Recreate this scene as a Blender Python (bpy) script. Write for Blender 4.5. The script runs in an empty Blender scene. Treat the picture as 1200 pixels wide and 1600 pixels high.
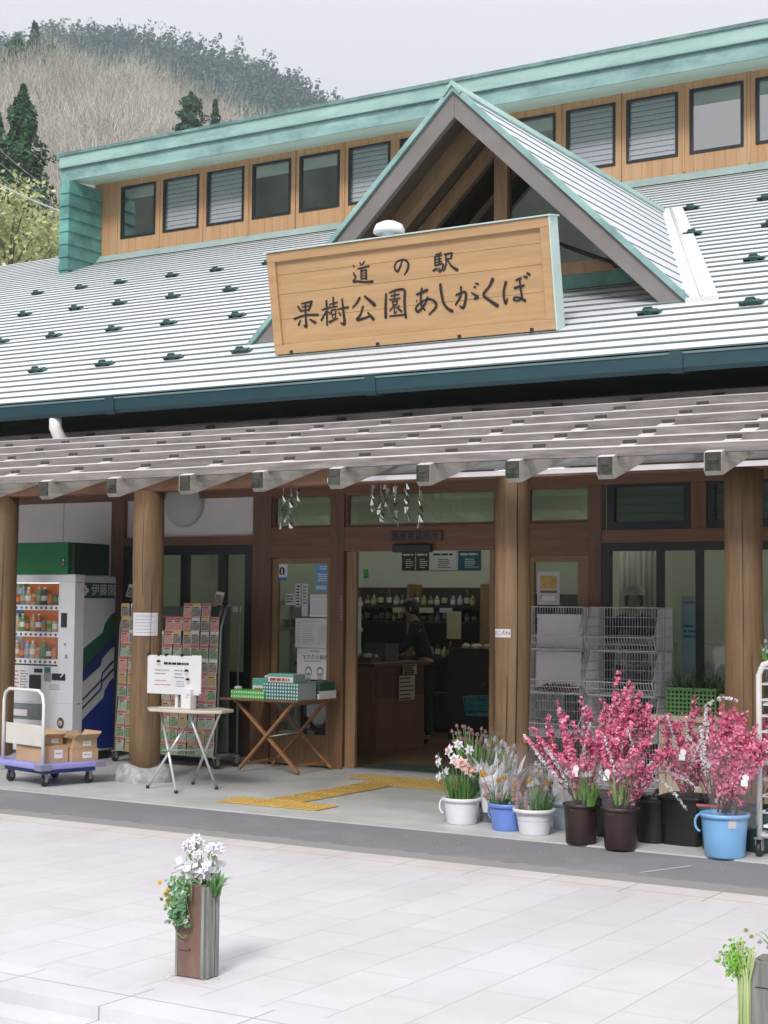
import bpy, bmesh, math, random
import numpy as np
from mathutils import Vector, Matrix
random.seed(11)
RNG = np.random.default_rng(7)
scene = bpy.context.scene
COL = scene.collection
R = math.radians

# ------------------------------------------------------------------ camera
cam_d = bpy.data.cameras.new("camera")
cam = bpy.data.objects.new("camera", cam_d)
COL.objects.link(cam)
yaw, pitch, roll = R(31.482), R(3.365), R(0.551)
_r = Vector((math.cos(yaw), math.sin(yaw), 0)); _f = Vector((-math.sin(yaw), math.cos(yaw), 0)); _u = Vector((0, 0, 1))
_f, _u = _f*math.cos(pitch)+_u*math.sin(pitch), _u*math.cos(pitch)-_f*math.sin(pitch)
_r, _u = _r*math.cos(roll)+_u*math.sin(roll), _u*math.cos(roll)-_r*math.sin(roll)
cam.matrix_world = Matrix(((_r.x, _u.x, -_f.x, 0), (_r.y, _u.y, -_f.y, 0), (_r.z, _u.z, -_f.z, 1.65), (0, 0, 0, 1)))
cam_d.sensor_fit = 'VERTICAL'; cam_d.sensor_height = 24.0; cam_d.lens = 24.0*2430/1600
cam_d.clip_start = 0.05; cam_d.clip_end = 3000
scene.camera = cam

# ------------------------------------------------------------------ sky, sun, exposure (bright overcast)
SUN_EL, SUN_AZ = R(41), R(166)          # azimuth measured from +Y towards +X
world = bpy.data.worlds.new("World"); scene.world = world; world.use_nodes = True
nt = world.node_tree; nt.nodes.clear()
sky = nt.nodes.new('ShaderNodeTexSky'); sky.sky_type = 'NISHITA'; sky.sun_disc = False
sky.sun_elevation = SUN_EL; sky.sun_rotation = SUN_AZ; sky.dust_density = 4.0; sky.air_density = 1.0
hsv = nt.nodes.new('ShaderNodeHueSaturation'); hsv.inputs['Saturation'].default_value = 0.10
cl = nt.nodes.new('ShaderNodeMix'); cl.data_type = 'RGBA'; cl.inputs[0].default_value = 0.88   # cloud deck evens the sky out
cl.inputs[7].default_value = (7.0, 6.75, 7.15, 1)
bg = nt.nodes.new('ShaderNodeBackground'); bg.inputs['Strength'].default_value = 0.10
wo = nt.nodes.new('ShaderNodeOutputWorld')
nt.links.new(sky.outputs[0], hsv.inputs['Color']); nt.links.new(hsv.outputs[0], cl.inputs[6])
# overcast sky: the zenith is brighter than the horizon (CIE overcast law)
tcw = nt.nodes.new('ShaderNodeTexCoord'); sxw = nt.nodes.new('ShaderNodeSeparateXYZ'); nt.links.new(tcw.outputs['Generated'], sxw.inputs[0])
mw = nt.nodes.new('ShaderNodeMath'); mw.operation = 'MULTIPLY_ADD'; mw.inputs[1].default_value = 1.30; mw.inputs[2].default_value = 0.56; mw.use_clamp = False
nt.links.new(sxw.outputs[2], mw.inputs[0])
mx0 = nt.nodes.new('ShaderNodeMath'); mx0.operation = 'MAXIMUM'; mx0.inputs[1].default_value = 0.5; nt.links.new(mw.outputs[0], mx0.inputs[0])
vsc = nt.nodes.new('ShaderNodeVectorMath'); vsc.operation = 'SCALE'; nt.links.new(cl.outputs[2], vsc.inputs[0]); nt.links.new(mx0.outputs[0], vsc.inputs['Scale'])
nt.links.new(vsc.outputs[0], bg.inputs['Color']); nt.links.new(bg.outputs[0], wo.inputs['Surface'])
sun_d = bpy.data.lights.new("sun", 'SUN'); sun_d.energy = 2.0; sun_d.angle = R(16); sun_d.color = (1.0, 0.965, 0.92)
sun = bpy.data.objects.new("sun", sun_d); COL.objects.link(sun)
_d = Vector((math.sin(SUN_AZ)*math.cos(SUN_EL), math.cos(SUN_AZ)*math.cos(SUN_EL), math.sin(SUN_EL)))
sun.rotation_euler = _d.to_track_quat('Z', 'Y').to_euler(); sun.location = (10, -20, 40)
vs = scene.view_settings; vs.view_transform = 'Standard'; vs.look = 'None'; vs.exposure = 0.52; vs.gamma = 1.0; vs.use_curve_mapping = False
scene.cycles.max_bounces = 8; scene.cycles.transparent_max_bounces = 24
scene.cycles.caustics_reflective = False; scene.cycles.caustics_refractive = False

# ------------------------------------------------------------------ naming helpers
ORG = {}
def tag(o, label=None, cat=None, group=None, kind=None):
    if label: o['label'] = label
    if cat: o['category'] = cat
    if group: o['group'] = group
    if kind: o['kind'] = kind
    return o
def thing(name, label, cat, loc=(0, 0, 0), group=None):
    o = bpy.data.objects.new(name, None); COL.objects.link(o)
    o.empty_display_size = 0.1; o.location = loc; ORG[o.name] = Vector(loc)
    return tag(o, label, cat, group)
def dup(root, loc, rotz=0.0, label=None, scale=None):
    def cp(o, par):
        c = o.copy(); COL.objects.link(c)
        if par is not None: c.parent = par
        for ch in o.children: cp(ch, c)
        return c
    c = cp(root, None); c.location = loc; c.rotation_euler = (0, 0, rotz)
    if scale: c.scale = scale
    if label: c['label'] = label
    ORG[c.name] = Vector(loc)
    return c

# ------------------------------------------------------------------ mesh builder
class MB:
    def __init__(s): s.v = []; s.f = []; s.m = []; s.s = []
    def add(s, vs, fs, mat=0, smooth=False):
        n = len(s.v); s.v.extend([tuple(p) for p in vs])
        for f in fs: s.f.append(tuple(i+n for i in f)); s.m.append(mat); s.s.append(smooth)
        return s
    def box(s, a, b, mat=0):
        x0, x1 = sorted((a[0], b[0])); y0, y1 = sorted((a[1], b[1])); z0, z1 = sorted((a[2], b[2]))
        return s.add([(x0,y0,z0),(x1,y0,z0),(x1,y1,z0),(x0,y1,z0),(x0,y0,z1),(x1,y0,z1),(x1,y1,z1),(x0,y1,z1)],
                     [(0,3,2,1),(4,5,6,7),(0,1,5,4),(1,2,6,5),(2,3,7,6),(3,0,4,7)], mat)
    def obox(s, c, size, mtx, mat=0):
        c = Vector(c); h = [k/2 for k in size]
        P = [c + mtx @ Vector((sx*h[0], sy*h[1], sz*h[2])) for sz in (-1,1) for (sx,sy) in ((-1,-1),(1,-1),(1,1),(-1,1))]
        return s.add(P, [(0,3,2,1),(4,5,6,7),(0,1,5,4),(1,2,6,5),(2,3,7,6),(3,0,4,7)], mat)
    def beam(s, p, q, w, h, up=(0,0,1), mat=0):
        p = Vector(p); q = Vector(q); d = (q-p); L = d.length; d.normalize()
        side = d.cross(Vector(up)).normalized(); u = side.cross(d).normalized()
        m = Matrix((side, d, u)).transposed()
        return s.obox((p+q)/2, (w, L, h), m, mat)
    def tube(s, pts, r, n=8, mat=0, caps=True, smooth=True):
        pts = [Vector(p) for p in pts]; k = len(pts)
        rr = r if isinstance(r, (list, tuple)) else [r]*k
        base = len(s.v); ref = None
        for i, p in enumerate(pts):
            d = (pts[min(i+1, k-1)] - pts[max(i-1, 0)]);
            d = d.normalized() if d.length > 1e-9 else Vector((0,0,1))
            if ref is None: ref = Vector((1,0,0)) if abs(d.x) < 0.9 else Vector((0,1,0))
            a = (ref - d*ref.dot(d)).normalized(); b = d.cross(a); ref = a
            for j in range(n):
                t = 2*math.pi*j/n; s.v.append(tuple(p + (a*math.cos(t)+b*math.sin(t))*rr[i]))
        for i in range(k-1):
            for j in range(n):
                j2 = (j+1) % n
                s.f.append((base+i*n+j, base+i*n+j2, base+(i+1)*n+j2, base+(i+1)*n+j)); s.m.append(mat); s.s.append(smooth)
        if caps:
            s.f.append(tuple(base+j for j in range(n-1,-1,-1))); s.m.append(mat); s.s.append(False)
            s.f.append(tuple(base+(k-1)*n+j for j in range(n))); s.m.append(mat); s.s.append(False)
        return s
    def lathe(s, prof, c=(0,0,0), n=24, mat=0, smooth=True, flute=0, sq=0):
        base = len(s.v); k = len(prof)
        for (r, z) in prof:
            for j in range(n):
                t = 2*math.pi*j/n; q = r*(1+flute*(1 if j % 2 else -1)) if flute else r
                ct, st = math.cos(t), math.sin(t)
                if sq:
                    m = max(abs(ct), abs(st)); q = q*((1-sq)+sq/m)
                s.v.append((c[0]+q*ct, c[1]+q*st, c[2]+z))
        for i in range(k-1):
            for j in range(n):
                j2 = (j+1) % n
                s.f.append((base+i*n+j, base+i*n+j2, base+(i+1)*n+j2, base+(i+1)*n+j)); s.m.append(mat); s.s.append(smooth)
        return s
    def prism(s, poly, axis, t0, t1, mat=0):
        # poly: 2-D points; axis 'y': (x,z) extruded t0..t1 along y; 'x': (y,z); 'z': (x,y)
        def P(a, b, t): return {'y': (a,t,b), 'x': (t,a,b), 'z': (a,b,t)}[axis]
        n = len(poly); V = [P(a,b,t0) for a,b in poly]+[P(a,b,t1) for a,b in poly]
        F = [tuple(range(n)), tuple(range(2*n-1, n-1, -1))]+[((i+1) % n, i, n+i, n+(i+1) % n) for i in range(n)]
        return s.add(V, F, mat)
    def quad(s, a, b, c, d, mat=0, smooth=False): return s.add([a,b,c,d], [(0,1,2,3)], mat, smooth)
    def build(s, name, mats, parent=None, bevel=0.0, org=None):
        if not isinstance(mats, (list, tuple)): mats = [mats]
        v = np.array(s.v, dtype=np.float64)
        if parent is not None: o0 = ORG.get(parent.name, Vector((0,0,0)))
        elif org is not None: o0 = Vector(org)
        else: o0 = Vector(((v[:,0].min()+v[:,0].max())/2, (v[:,1].min()+v[:,1].max())/2, v[:,2].min()))
        v = v - np.array(o0)
        me = bpy.data.meshes.new(name); me.from_pydata(v.tolist(), [], s.f); me.update()
        for m in mats: me.materials.append(m)
        me.polygons.foreach_set('material_index', s.m); me.polygons.foreach_set('use_smooth', s.s)
        bm = bmesh.new(); bm.from_mesh(me); bmesh.ops.recalc_face_normals(bm, faces=bm.faces[:]) if len(s.f) < 60000 else None
        bm.to_mesh(me); bm.free()
        ob = bpy.data.objects.new(name, me); COL.objects.link(ob)
        if parent is not None: ob.parent = parent
        else: ob.location = o0
        ORG[ob.name] = o0
        if bevel:
            md = ob.modifiers.new('bevel', 'BEVEL'); md.width = bevel; md.segments = 2; md.limit_method = 'ANGLE'; md.angle_limit = R(50)
        return ob
def raw_mesh(name, V, F, mats, parent=None, mi=None, org=(0,0,0)):
    """big triangle soups (numpy)"""
    if not isinstance(mats, (list, tuple)): mats = [mats]
    o0 = ORG.get(parent.name) if parent is not None else Vector(org)
    V = np.asarray(V, dtype=np.float32).reshape(-1,3) - np.array(o0, dtype=np.float32); F = np.asarray(F, dtype=np.int32)
    me = bpy.data.meshes.new(name); k = F.shape[1]
    me.vertices.add(len(V)); me.vertices.foreach_set('co', V.ravel())
    me.loops.add(F.size); me.loops.foreach_set('vertex_index', F.ravel())
    me.polygons.add(len(F)); me.polygons.foreach_set('loop_start', np.arange(0, F.size, k, dtype=np.int32))
    for m in mats: me.materials.append(m)
    if mi is not None: me.polygons.foreach_set('material_index', np.asarray(mi, dtype=np.int32))
    me.update(calc_edges=True); me.validate()
    ob = bpy.data.objects.new(name, me); COL.objects.link(ob)
    if parent is not None: ob.parent = parent
    else: ob.location = o0
    ORG[ob.name] = Vector(o0)
    return ob
def struct(o): o['kind'] = 'structure'; return o
def leaf_soup(P, N, size, aspect=0.6, jitter=0.5):
    """one rhombus-like quad per point, facing N, random spin -> verts, faces"""
    P = np.asarray(P, float); n = len(P); N = np.asarray(N, float)
    N = N/np.maximum(np.linalg.norm(N, axis=1, keepdims=True), 1e-9)
    rnd = RNG.normal(size=(n,3)); A = rnd - N*(rnd*N).sum(1, keepdims=True); A /= np.maximum(np.linalg.norm(A, axis=1, keepdims=True), 1e-9)
    B = np.cross(N, A); s = np.broadcast_to(np.asarray(size, float), (n,))*(1+jitter*(RNG.random(n)-0.5)); s = s[:,None]
    V = np.stack([P-A*s, P-B*s*aspect, P+A*s, P+B*s*aspect], 1).reshape(-1,3)
    return V, np.arange(4*n).reshape(n,4)

# ------------------------------------------------------------------ materials
MATS = {}
def mat(name, col, rough=0.6, metal=0.0, var=0.12, scale=6.0, stretch=(1,1,1), bump=0.0, col2=None, detail=5.0, spec=0.5,
        island=0.0, dirt=None, dirt_scale=1.2, dirt_amt=0.5, dirt_stretch=(1,1,1), groove=None, trans=0.0, emit=None, dirt_pos=(0.48,0.68)):
    if name in MATS: return MATS[name]
    m = bpy.data.materials.new(name); m.use_nodes = True; t = m.node_tree; N = t.nodes; L = t.links
    b = N['Principled BSDF']; b.inputs['Roughness'].default_value = rough; b.inputs['Metallic'].default_value = metal
    b.inputs['Specular IOR Level'].default_value = spec
    tc = N.new('ShaderNodeTexCoord'); mp = N.new('ShaderNodeMapping'); mp.inputs['Scale'].default_value = stretch
    L.new(tc.outputs['Object'], mp.inputs['Vector'])
    no = N.new('ShaderNodeTexNoise'); no.inputs['Scale'].default_value = scale; no.inputs['Detail'].default_value = detail; no.inputs['Roughness'].default_value = 0.62
    L.new(mp.outputs[0], no.inputs['Vector'])
    rmp = N.new('ShaderNodeValToRGB'); rmp.color_ramp.elements[0].position = 0.3; rmp.color_ramp.elements[1].position = 0.7
    c2 = col2 if col2 else tuple(min(1, c*(1+var)) for c in col); c1 = col if col2 else tuple(c*(1-var) for c in col)
    rmp.color_ramp.elements[0].color = (*c1, 1); rmp.color_ramp.elements[1].color = (*c2, 1)
    L.new(no.outputs['Fac'], rmp.inputs['Fac']); out = rmp.outputs['Color']
    if island:
        g = N.new('ShaderNodeNewGeometry'); ma = N.new('ShaderNodeMath'); ma.operation = 'MULTIPLY_ADD'; ma.inputs[1].default_value = island; ma.inputs[2].default_value = 1-island/2
        L.new(g.outputs['Random Per Island'], ma.inputs[0])
        mx = N.new('ShaderNodeVectorMath'); mx.operation = 'SCALE'; L.new(out, mx.inputs[0]); L.new(ma.outputs[0], mx.inputs['Scale']); out = mx.outputs[0]
    if dirt:
        m2 = N.new('ShaderNodeMapping'); m2.inputs['Scale'].default_value = dirt_stretch; L.new(tc.outputs['Object'], m2.inputs['Vector'])
        n2 = N.new('ShaderNodeTexNoise'); n2.inputs['Scale'].default_value = dirt_scale; n2.inputs['Detail'].default_value = 8; n2.inputs['Roughness'].default_value = 0.7
        L.new(m2.outputs[0], n2.inputs['Vector'])
        r2 = N.new('ShaderNodeValToRGB'); r2.color_ramp.elements[0].position = dirt_pos[0]; r2.color_ramp.elements[1].position = dirt_pos[1]
        r2.color_ramp.elements[1].color = (dirt_amt,)*3+(1,); L.new(n2.outputs['Fac'], r2.inputs['Fac'])
        mi = N.new('ShaderNodeMix'); mi.data_type = 'RGBA'; L.new(r2.outputs['Color'], mi.inputs[0]); L.new(out, mi.inputs[6]); mi.inputs[7].default_value = (*dirt, 1); out = mi.outputs[2]
    hgt = no.outputs['Fac']
    if groove:      # (axis index, pitch, width fraction, darkness)
        sp = N.new('ShaderNodeSeparateXYZ'); L.new(tc.outputs['Object'], sp.inputs[0])
        md = N.new('ShaderNodeMath'); md.operation = 'PINGPONG'; md.inputs[1].default_value = groove[1]/2; L.new(sp.outputs[groove[0]], md.inputs[0])
        lt = N.new('ShaderNodeMath'); lt.operation = 'GREATER_THAN'; lt.inputs[1].default_value = groove[1]*groove[2]; L.new(md.outputs[0], lt.inputs[0])
        ml = N.new('ShaderNodeMath'); ml.operation = 'MULTIPLY_ADD'; ml.inputs[1].default_value = groove[3]; ml.inputs[2].default_value = 1-groove[3]; L.new(lt.outputs[0], ml.inputs[0])
        sc = N.new('ShaderNodeVectorMath'); sc.operation = 'SCALE'; L.new(out, sc.inputs[0]); L.new(ml.outputs[0], sc.inputs['Scale']); out = sc.outputs[0]
    L.new(out, b.inputs['Base Color'])
    if bump:
        bp = N.new('ShaderNodeBump'); bp.inputs['Strength'].default_value = bump; bp.inputs['Distance'].default_value = 0.01; L.new(hgt, bp.inputs['Height']); L.new(bp.outputs[0], b.inputs['Normal'])
    if trans:
        tr = N.new('ShaderNodeBsdfTranslucent'); L.new(out, tr.inputs['Color']); ms = N.new('ShaderNodeMixShader'); ms.inputs[0].default_value = trans
        L.new(b.outputs[0], ms.inputs[1]); L.new(tr.outputs[0], ms.inputs[2]); L.new(ms.outputs[0], N['Material Output'].inputs['Surface'])
    if emit:
        b.inputs['Emission Color'].default_value = (*emit[:3], 1); b.inputs['Emission Strength'].default_value = emit[3]
    MATS[name] = m; return m
def glass_mat(name, tint=(0.85,0.9,0.86), refl=0.1, rough=0.0, body=None, body_amt=0.0):
    m = bpy.data.materials.new(name); m.use_nodes = True; t = m.node_tree; N = t.nodes; L = t.links; N.remove(N['Principled BSDF'])
    tr = N.new('ShaderNodeBsdfTransparent'); tr.inputs['Color'].default_value = (*tint, 1)
    gl = N.new('ShaderNodeBsdfGlossy'); gl.inputs['Roughness'].default_value = rough
    lw = N.new('ShaderNodeLayerWeight'); lw.inputs['Blend'].default_value = 0.5      # Schlick: refl + (1-refl) * facing^5
    pw = N.new('ShaderNodeMath'); pw.operation = 'POWER'; pw.inputs[1].default_value = 5.0; L.new(lw.outputs['Facing'], pw.inputs[0])
    ma = N.new('ShaderNodeMath'); ma.operation = 'MULTIPLY_ADD'; ma.inputs[1].default_value = 1-refl; ma.inputs[2].default_value = refl; ma.use_clamp = True; L.new(pw.outputs[0], ma.inputs[0])
    mx = N.new('ShaderNodeMixShader'); L.new(ma.outputs[0], mx.inputs[0])
    if body_amt:
        di = N.new('ShaderNodeBsdfDiffuse'); di.inputs['Color'].default_value = (*body, 1); m2 = N.new('ShaderNodeMixShader'); m2.inputs[0].default_value = body_amt
        L.new(tr.outputs[0], m2.inputs[1]); L.new(di.outputs[0], m2.inputs[2]); L.new(m2.outputs[0], mx.inputs[1])
    else: L.new(tr.outputs[0], mx.inputs[1])
    L.new(gl.outputs[0], mx.inputs[2]); L.new(mx.outputs[0], N['Material Output'].inputs['Surface'])
    return m
def brick_mat(name, c1, c2, cm, bw, rh, mortar, rot=0.0, off=0.5, rough=0.75, shift=(0,0), tintc=None):
    m = bpy.data.materials.new(name); m.use_nodes = True; t = m.node_tree; N = t.nodes; L = t.links; b = N['Principled BSDF']
    tc = N.new('ShaderNodeTexCoord'); mp = N.new('ShaderNodeMapping'); mp.inputs['Rotation'].default_value[2] = rot; mp.inputs['Location'].default_value = (shift[0], shift[1], 0)
    L.new(tc.outputs['Object'], mp.inputs['Vector'])
    br = N.new('ShaderNodeTexBrick'); br.offset = off; br.inputs['Scale'].default_value = 1; br.inputs['Brick Width'].default_value = bw; br.inputs['Row Height'].default_value = rh
    br.inputs['Mortar Size'].default_value = mortar; br.inputs['Mortar Smooth'].default_value = 0.3; br.inputs['Color1'].default_value = (*c1,1); br.inputs['Color2'].default_value = (*c2,1); br.inputs['Mortar'].default_value = (*cm,1)
    L.new(mp.outputs[0], br.inputs['Vector'])
    no = N.new('ShaderNodeTexNoise'); no.inputs['Scale'].default_value = 1.3; no.inputs['Detail'].default_value = 9; no.inputs['Roughness'].default_value = 0.7; L.new(tc.outputs['Object'], no.inputs['Vector'])
    rp = N.new('ShaderNodeValToRGB'); rp.color_ramp.elements[0].position = 0.35; rp.color_ramp.elements[0].color = (*(tintc or (0.86,0.84,0.83)),1); rp.color_ramp.elements[1].position = 0.6; L.new(no.outputs['Fac'], rp.inputs['Fac'])
    mx = N.new('ShaderNodeMix'); mx.data_type = 'RGBA'; mx.blend_type = 'MULTIPLY'; mx.inputs[0].default_value = 1; L.new(br.outputs['Color'], mx.inputs[6]); L.new(rp.outputs[0], mx.inputs[7])
    L.new(mx.outputs[2], b.inputs['Base Color']); b.inputs['Roughness'].default_value = rough
    bp = N.new('ShaderNodeBump'); bp.inputs['Strength'].default_value = 0.5; bp.inputs['Distance'].default_value = 0.004; bp.invert = True; L.new(br.outputs['Fac'], bp.inputs['Height']); L.new(bp.outputs[0], b.inputs['Normal'])
    return m

# ------------------------------------------------------------------ text and strokes (flat lettering at its real place)
FACE_F = Matrix(((1,0,0),(0,0,-1),(0,1,0)))      # text x -> +X, text y -> +Z, normal -> -Y
FACE_R = Matrix(((0,0,1),(1,0,0),(0,1,0)))       # text x -> +Y, text y -> +Z, normal -> +X
def text(name, s, size, loc, m, parent=None, frame=FACE_F, align='CENTER', vertical=False, depth=0.0006, bold=0.0, sx=1.0):
    cu = bpy.data.curves.new(name, 'FONT'); cu.body = '\n'.join(s) if vertical else s
    cu.size = size; cu.align_x = align; cu.align_y = 'CENTER'; cu.extrude = depth; cu.resolution_u = 2; cu.offset = bold
    if vertical: cu.space_line = 1.0
    o = bpy.data.objects.new(name, cu); COL.objects.link(o); bpy.context.view_layer.update()
    me = bpy.data.meshes.new_from_object(o.evaluated_get(bpy.context.evaluated_depsgraph_get()))
    bpy.data.objects.remove(o); bpy.data.curves.remove(cu)
    o0 = ORG.get(parent.name, Vector((0,0,0))) if parent is not None else Vector(loc)
    for v in me.vertices: v.co = frame @ Vector((v.co.x*sx, v.co.y, v.co.z)) + Vector(loc) - o0
    me.materials.clear(); me.materials.append(m); me.name = name
    ob = bpy.data.objects.new(name, me); COL.objects.link(ob)
    if parent is not None: ob.parent = parent
    else: ob.location = loc
    ORG[ob.name] = o0
    return ob
def strokes(mb, strs, to3d, thick, mat_i=0):
    """brush strokes: list of [(x,y,w)...] -> flat polygons; to3d(x,y,h)"""
    for k, st in enumerate(strs):
        P = [np.array(p, float) for p in st]; D = []
        for i in range(len(P)-1):
            a, b, c, d = P[max(i-1,0)], P[i], P[i+1], P[min(i+2,len(P)-1)]
            for j in range(5):
                t = j/5; D.append(0.5*((2*b)+(-a+c)*t+(2*a-5*b+4*c-d)*t*t+(-a+3*b-3*c+d)*t**3))
        D.append(P[-1]); D = np.array(D); h = thick + 0.00005*k
        T = np.gradient(D[:,:2], axis=0); T /= np.maximum(np.linalg.norm(T, axis=1, keepdims=True), 1e-9); Nn = np.stack([-T[:,1], T[:,0]], 1)
        w = np.maximum(D[:,2:3], 1e-5)/2
        Lp = D[:,:2]+Nn*w; Rp = D[:,:2]-Nn*w; n = len(D)
        capA = [D[0,:2] - T[0]*w[0]*math.sin(a) + Nn[0]*w[0]*math.cos(a) for a in np.linspace(math.pi, 0, 6)][1:-1]
        capB = [D[-1,:2] + T[-1]*w[-1]*math.sin(a) - Nn[-1]*w[-1]*math.cos(a) for a in np.linspace(math.pi, 0, 6)][1:-1]
        V = [to3d(*p, h) for p in Lp]+[to3d(*p, h) for p in Rp]+[to3d(*p, h) for p in capA]+[to3d(*p, h) for p in capB]
        F = [(i, i+1, n+i+1, n+i) for i in range(n-1)]
        F.append(tuple([n]+[2*n+i for i in range(4)]+[0])); F.append(tuple([n-1]+[2*n+4+i for i in range(4)]+[2*n-1]))
        mb.add(V, F, mat_i)
# ================================================================== materials of the place
COPPER = mat('copper_green', (0.235,0.385,0.35), 0.5, 0.0, var=0.16, scale=1.6, stretch=(0.5,1,3), dirt=(0.10,0.19,0.20), dirt_scale=0.9, dirt_amt=0.75, dirt_stretch=(0.6,1,2.2), col2=(0.36,0.52,0.475))
COPPER_D = mat('copper_dark', (0.045,0.11,0.105), 0.5, var=0.3, scale=5)
TOWER_G = mat('tower_green', (0.10,0.27,0.24), 0.5, var=0.3, scale=3, dirt=(0.05,0.12,0.13), dirt_scale=2.5, dirt_amt=0.6)
ROOF_M = mat('roof_sheet', (0.60,0.62,0.65), 0.5, var=0.05, scale=1.2, stretch=(0.6,2.5,1), dirt=(0.50,0.58,0.57), dirt_scale=0.5, dirt_amt=0.55)
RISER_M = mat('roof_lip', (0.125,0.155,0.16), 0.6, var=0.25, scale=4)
GUTTER_M = mat('gutter_teal', (0.018,0.053,0.066), 0.35, var=0.2, scale=2, stretch=(0.3,1,1))
GUTTER_L = mat('gutter_lip', (0.12,0.20,0.21), 0.35, var=0.2, scale=3)
CLAD = mat('clerestory_boards', (0.40,0.235,0.115), 0.65, var=0.12, scale=3.2, stretch=(9,9,0.6), groove=(0,0.148,0.022,0.5), dirt=(0.48,0.36,0.24), dirt_scale=1.2, dirt_amt=0.45, dirt_stretch=(5,1,0.5), bump=0.1)
BARGE = mat('barge_board_grey', (0.185,0.175,0.165), 0.75, var=0.15, scale=4, stretch=(1,1,1), dirt=(0.10,0.095,0.09), dirt_scale=2, dirt_amt=0.5, bump=0.1)
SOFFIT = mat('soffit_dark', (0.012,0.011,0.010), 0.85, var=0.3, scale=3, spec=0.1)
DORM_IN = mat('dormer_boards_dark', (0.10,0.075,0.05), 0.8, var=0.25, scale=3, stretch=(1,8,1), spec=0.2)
TAN_W = mat('tan_timber', (0.36,0.24,0.125), 0.65, var=0.2, scale=3, stretch=(6,6,0.8), bump=0.1)
BROWN_W = mat('brown_frame_timber', (0.165,0.085,0.042), 0.55, var=0.25, scale=3, stretch=(8,8,0.7), bump=0.08)
BROWN_H = mat('brown_beam_timber', (0.195,0.095,0.050), 0.6, var=0.25, scale=3, stretch=(0.7,8,8), bump=0.08)
DOOR_W = mat('door_stile_timber', (0.26,0.15,0.075), 0.5, var=0.2, scale=3, stretch=(9,9,0.7))
PILLAR_W = mat('pillar_timber', (0.245,0.150,0.075), 0.6, var=0.28, scale=3.4, stretch=(9,9,0.40), dirt=(0.12,0.075,0.042), dirt_scale=1.3, dirt_amt=0.7, dirt_stretch=(5,5,0.5), bump=0.15)
WEATHER = mat('weathered_timber', (0.125,0.11,0.102), 0.85, var=0.3, scale=5, stretch=(0.6,6,6), dirt=(0.11,0.10,0.09), dirt_scale=3, dirt_amt=0.6, dirt_stretch=(0.7,2,2), bump=0.3, col2=(0.27,0.247,0.235))
WEATHER_Y = mat('weathered_timber_rafter', (0.25,0.235,0.205), 0.85, var=0.3, scale=5, stretch=(6,0.6,6), dirt=(0.10,0.105,0.085), dirt_scale=3, dirt_amt=0.5, bump=0.3, col2=(0.40,0.375,0.33))
DARK_BLOCK = mat('block_dark', (0.045,0.045,0.04), 0.8, var=0.3, scale=20)
PLASTER = mat('plaster_white', (0.78,0.74,0.73), 0.85, var=0.05, scale=3)
BLACK_F = mat('black_window_frame', (0.013,0.014,0.015), 0.4, var=0.2, scale=5)
STONE = mat('boulder_stone', (0.22,0.235,0.235), 0.85, var=0.4, scale=14, bump=0.8, col2=(0.48,0.50,0.50))
PVC = mat('white_pvc', (0.78,0.77,0.76), 0.35, var=0.04)
WHITE = mat('white_paint', (0.78,0.78,0.79), 0.4, var=0.03)
STEEL = mat('steel_wire', (0.68,0.70,0.73), 0.35, 0.25, var=0.08)
BLACKP = mat('black_plastic', (0.02,0.02,0.022), 0.45, var=0.2)
GREYM = mat('grey_metal', (0.30,0.31,0.32), 0.4, 0.3, var=0.15)
INK = mat('ink_black', (0.012,0.010,0.010), 0.6, var=0.1)
INTW = mat('interior_wall', (0.50,0.53,0.43), 0.8, var=0.04, scale=2)
INTF = mat('interior_floor', (0.16,0.085,0.04), 0.35, var=0.2, scale=3, stretch=(1,6,1))
CEIL = mat('interior_ceiling', (0.55,0.55,0.47), 0.85, var=0.04)
G_STORE = glass_mat('shop_glass', (0.90,0.94,0.90), 0.05)
G_TRANS = glass_mat('transom_glass', (0.84,0.90,0.82), 0.10)
G_UP = glass_mat('upper_glass', (0.62,0.66,0.64), 0.42)
G_DORM = glass_mat('dormer_glass', (0.45,0.48,0.50), 0.32)
G_LOUV = glass_mat('louvre_glass', (0.6,0.66,0.68), 0.28, rough=0.16, body=(0.42,0.48,0.52), body_amt=0.32)
G_CLEAR = glass_mat('clear_cover', (0.96,0.97,0.97), 0.02)

# ================================================================== ground
PAVER = brick_mat('pavers', (0.55,0.552,0.572), (0.525,0.525,0.542), (0.42,0.415,0.425), 0.62, 0.313, 0.0035, rot=R(90), shift=(0.12,0.03), tintc=(0.91,0.89,0.885))
BORDER = brick_mat('border_stone', (0.58,0.565,0.56), (0.55,0.52,0.515), (0.24,0.23,0.23), 0.5085, 0.9, 0.004, off=0, shift=(0.025,0.41))
KERBM = brick_mat('kerb_stone', (0.57,0.57,0.60), (0.545,0.545,0.57), (0.30,0.30,0.31), 0.63, 0.9, 0.005, off=0, shift=(-0.07,0.3))
ASPH = mat('asphalt_aged', (0.155,0.158,0.170), 0.9, var=0.35, scale=90, bump=0.5, detail=3, dirt=(0.26,0.26,0.275), dirt_scale=1.4, dirt_amt=0.7, col2=(0.235,0.235,0.25))
ASPH_E = mat('asphalt_edge_gravelly', (0.20,0.20,0.195), 0.95, var=0.4, scale=110, bump=0.8, detail=2, col2=(0.36,0.36,0.35))
SLAB = mat('porch_concrete', (0.50,0.51,0.50), 0.5, var=0.14, scale=2.2, dirt=(0.34,0.36,0.35), dirt_scale=0.9, dirt_amt=0.7, dirt_stretch=(0.6,1.3,1), detail=9)
ROADM = mat('road_surface', (0.50,0.50,0.53), 0.85, var=0.08, scale=30, bump=0.3)
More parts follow.
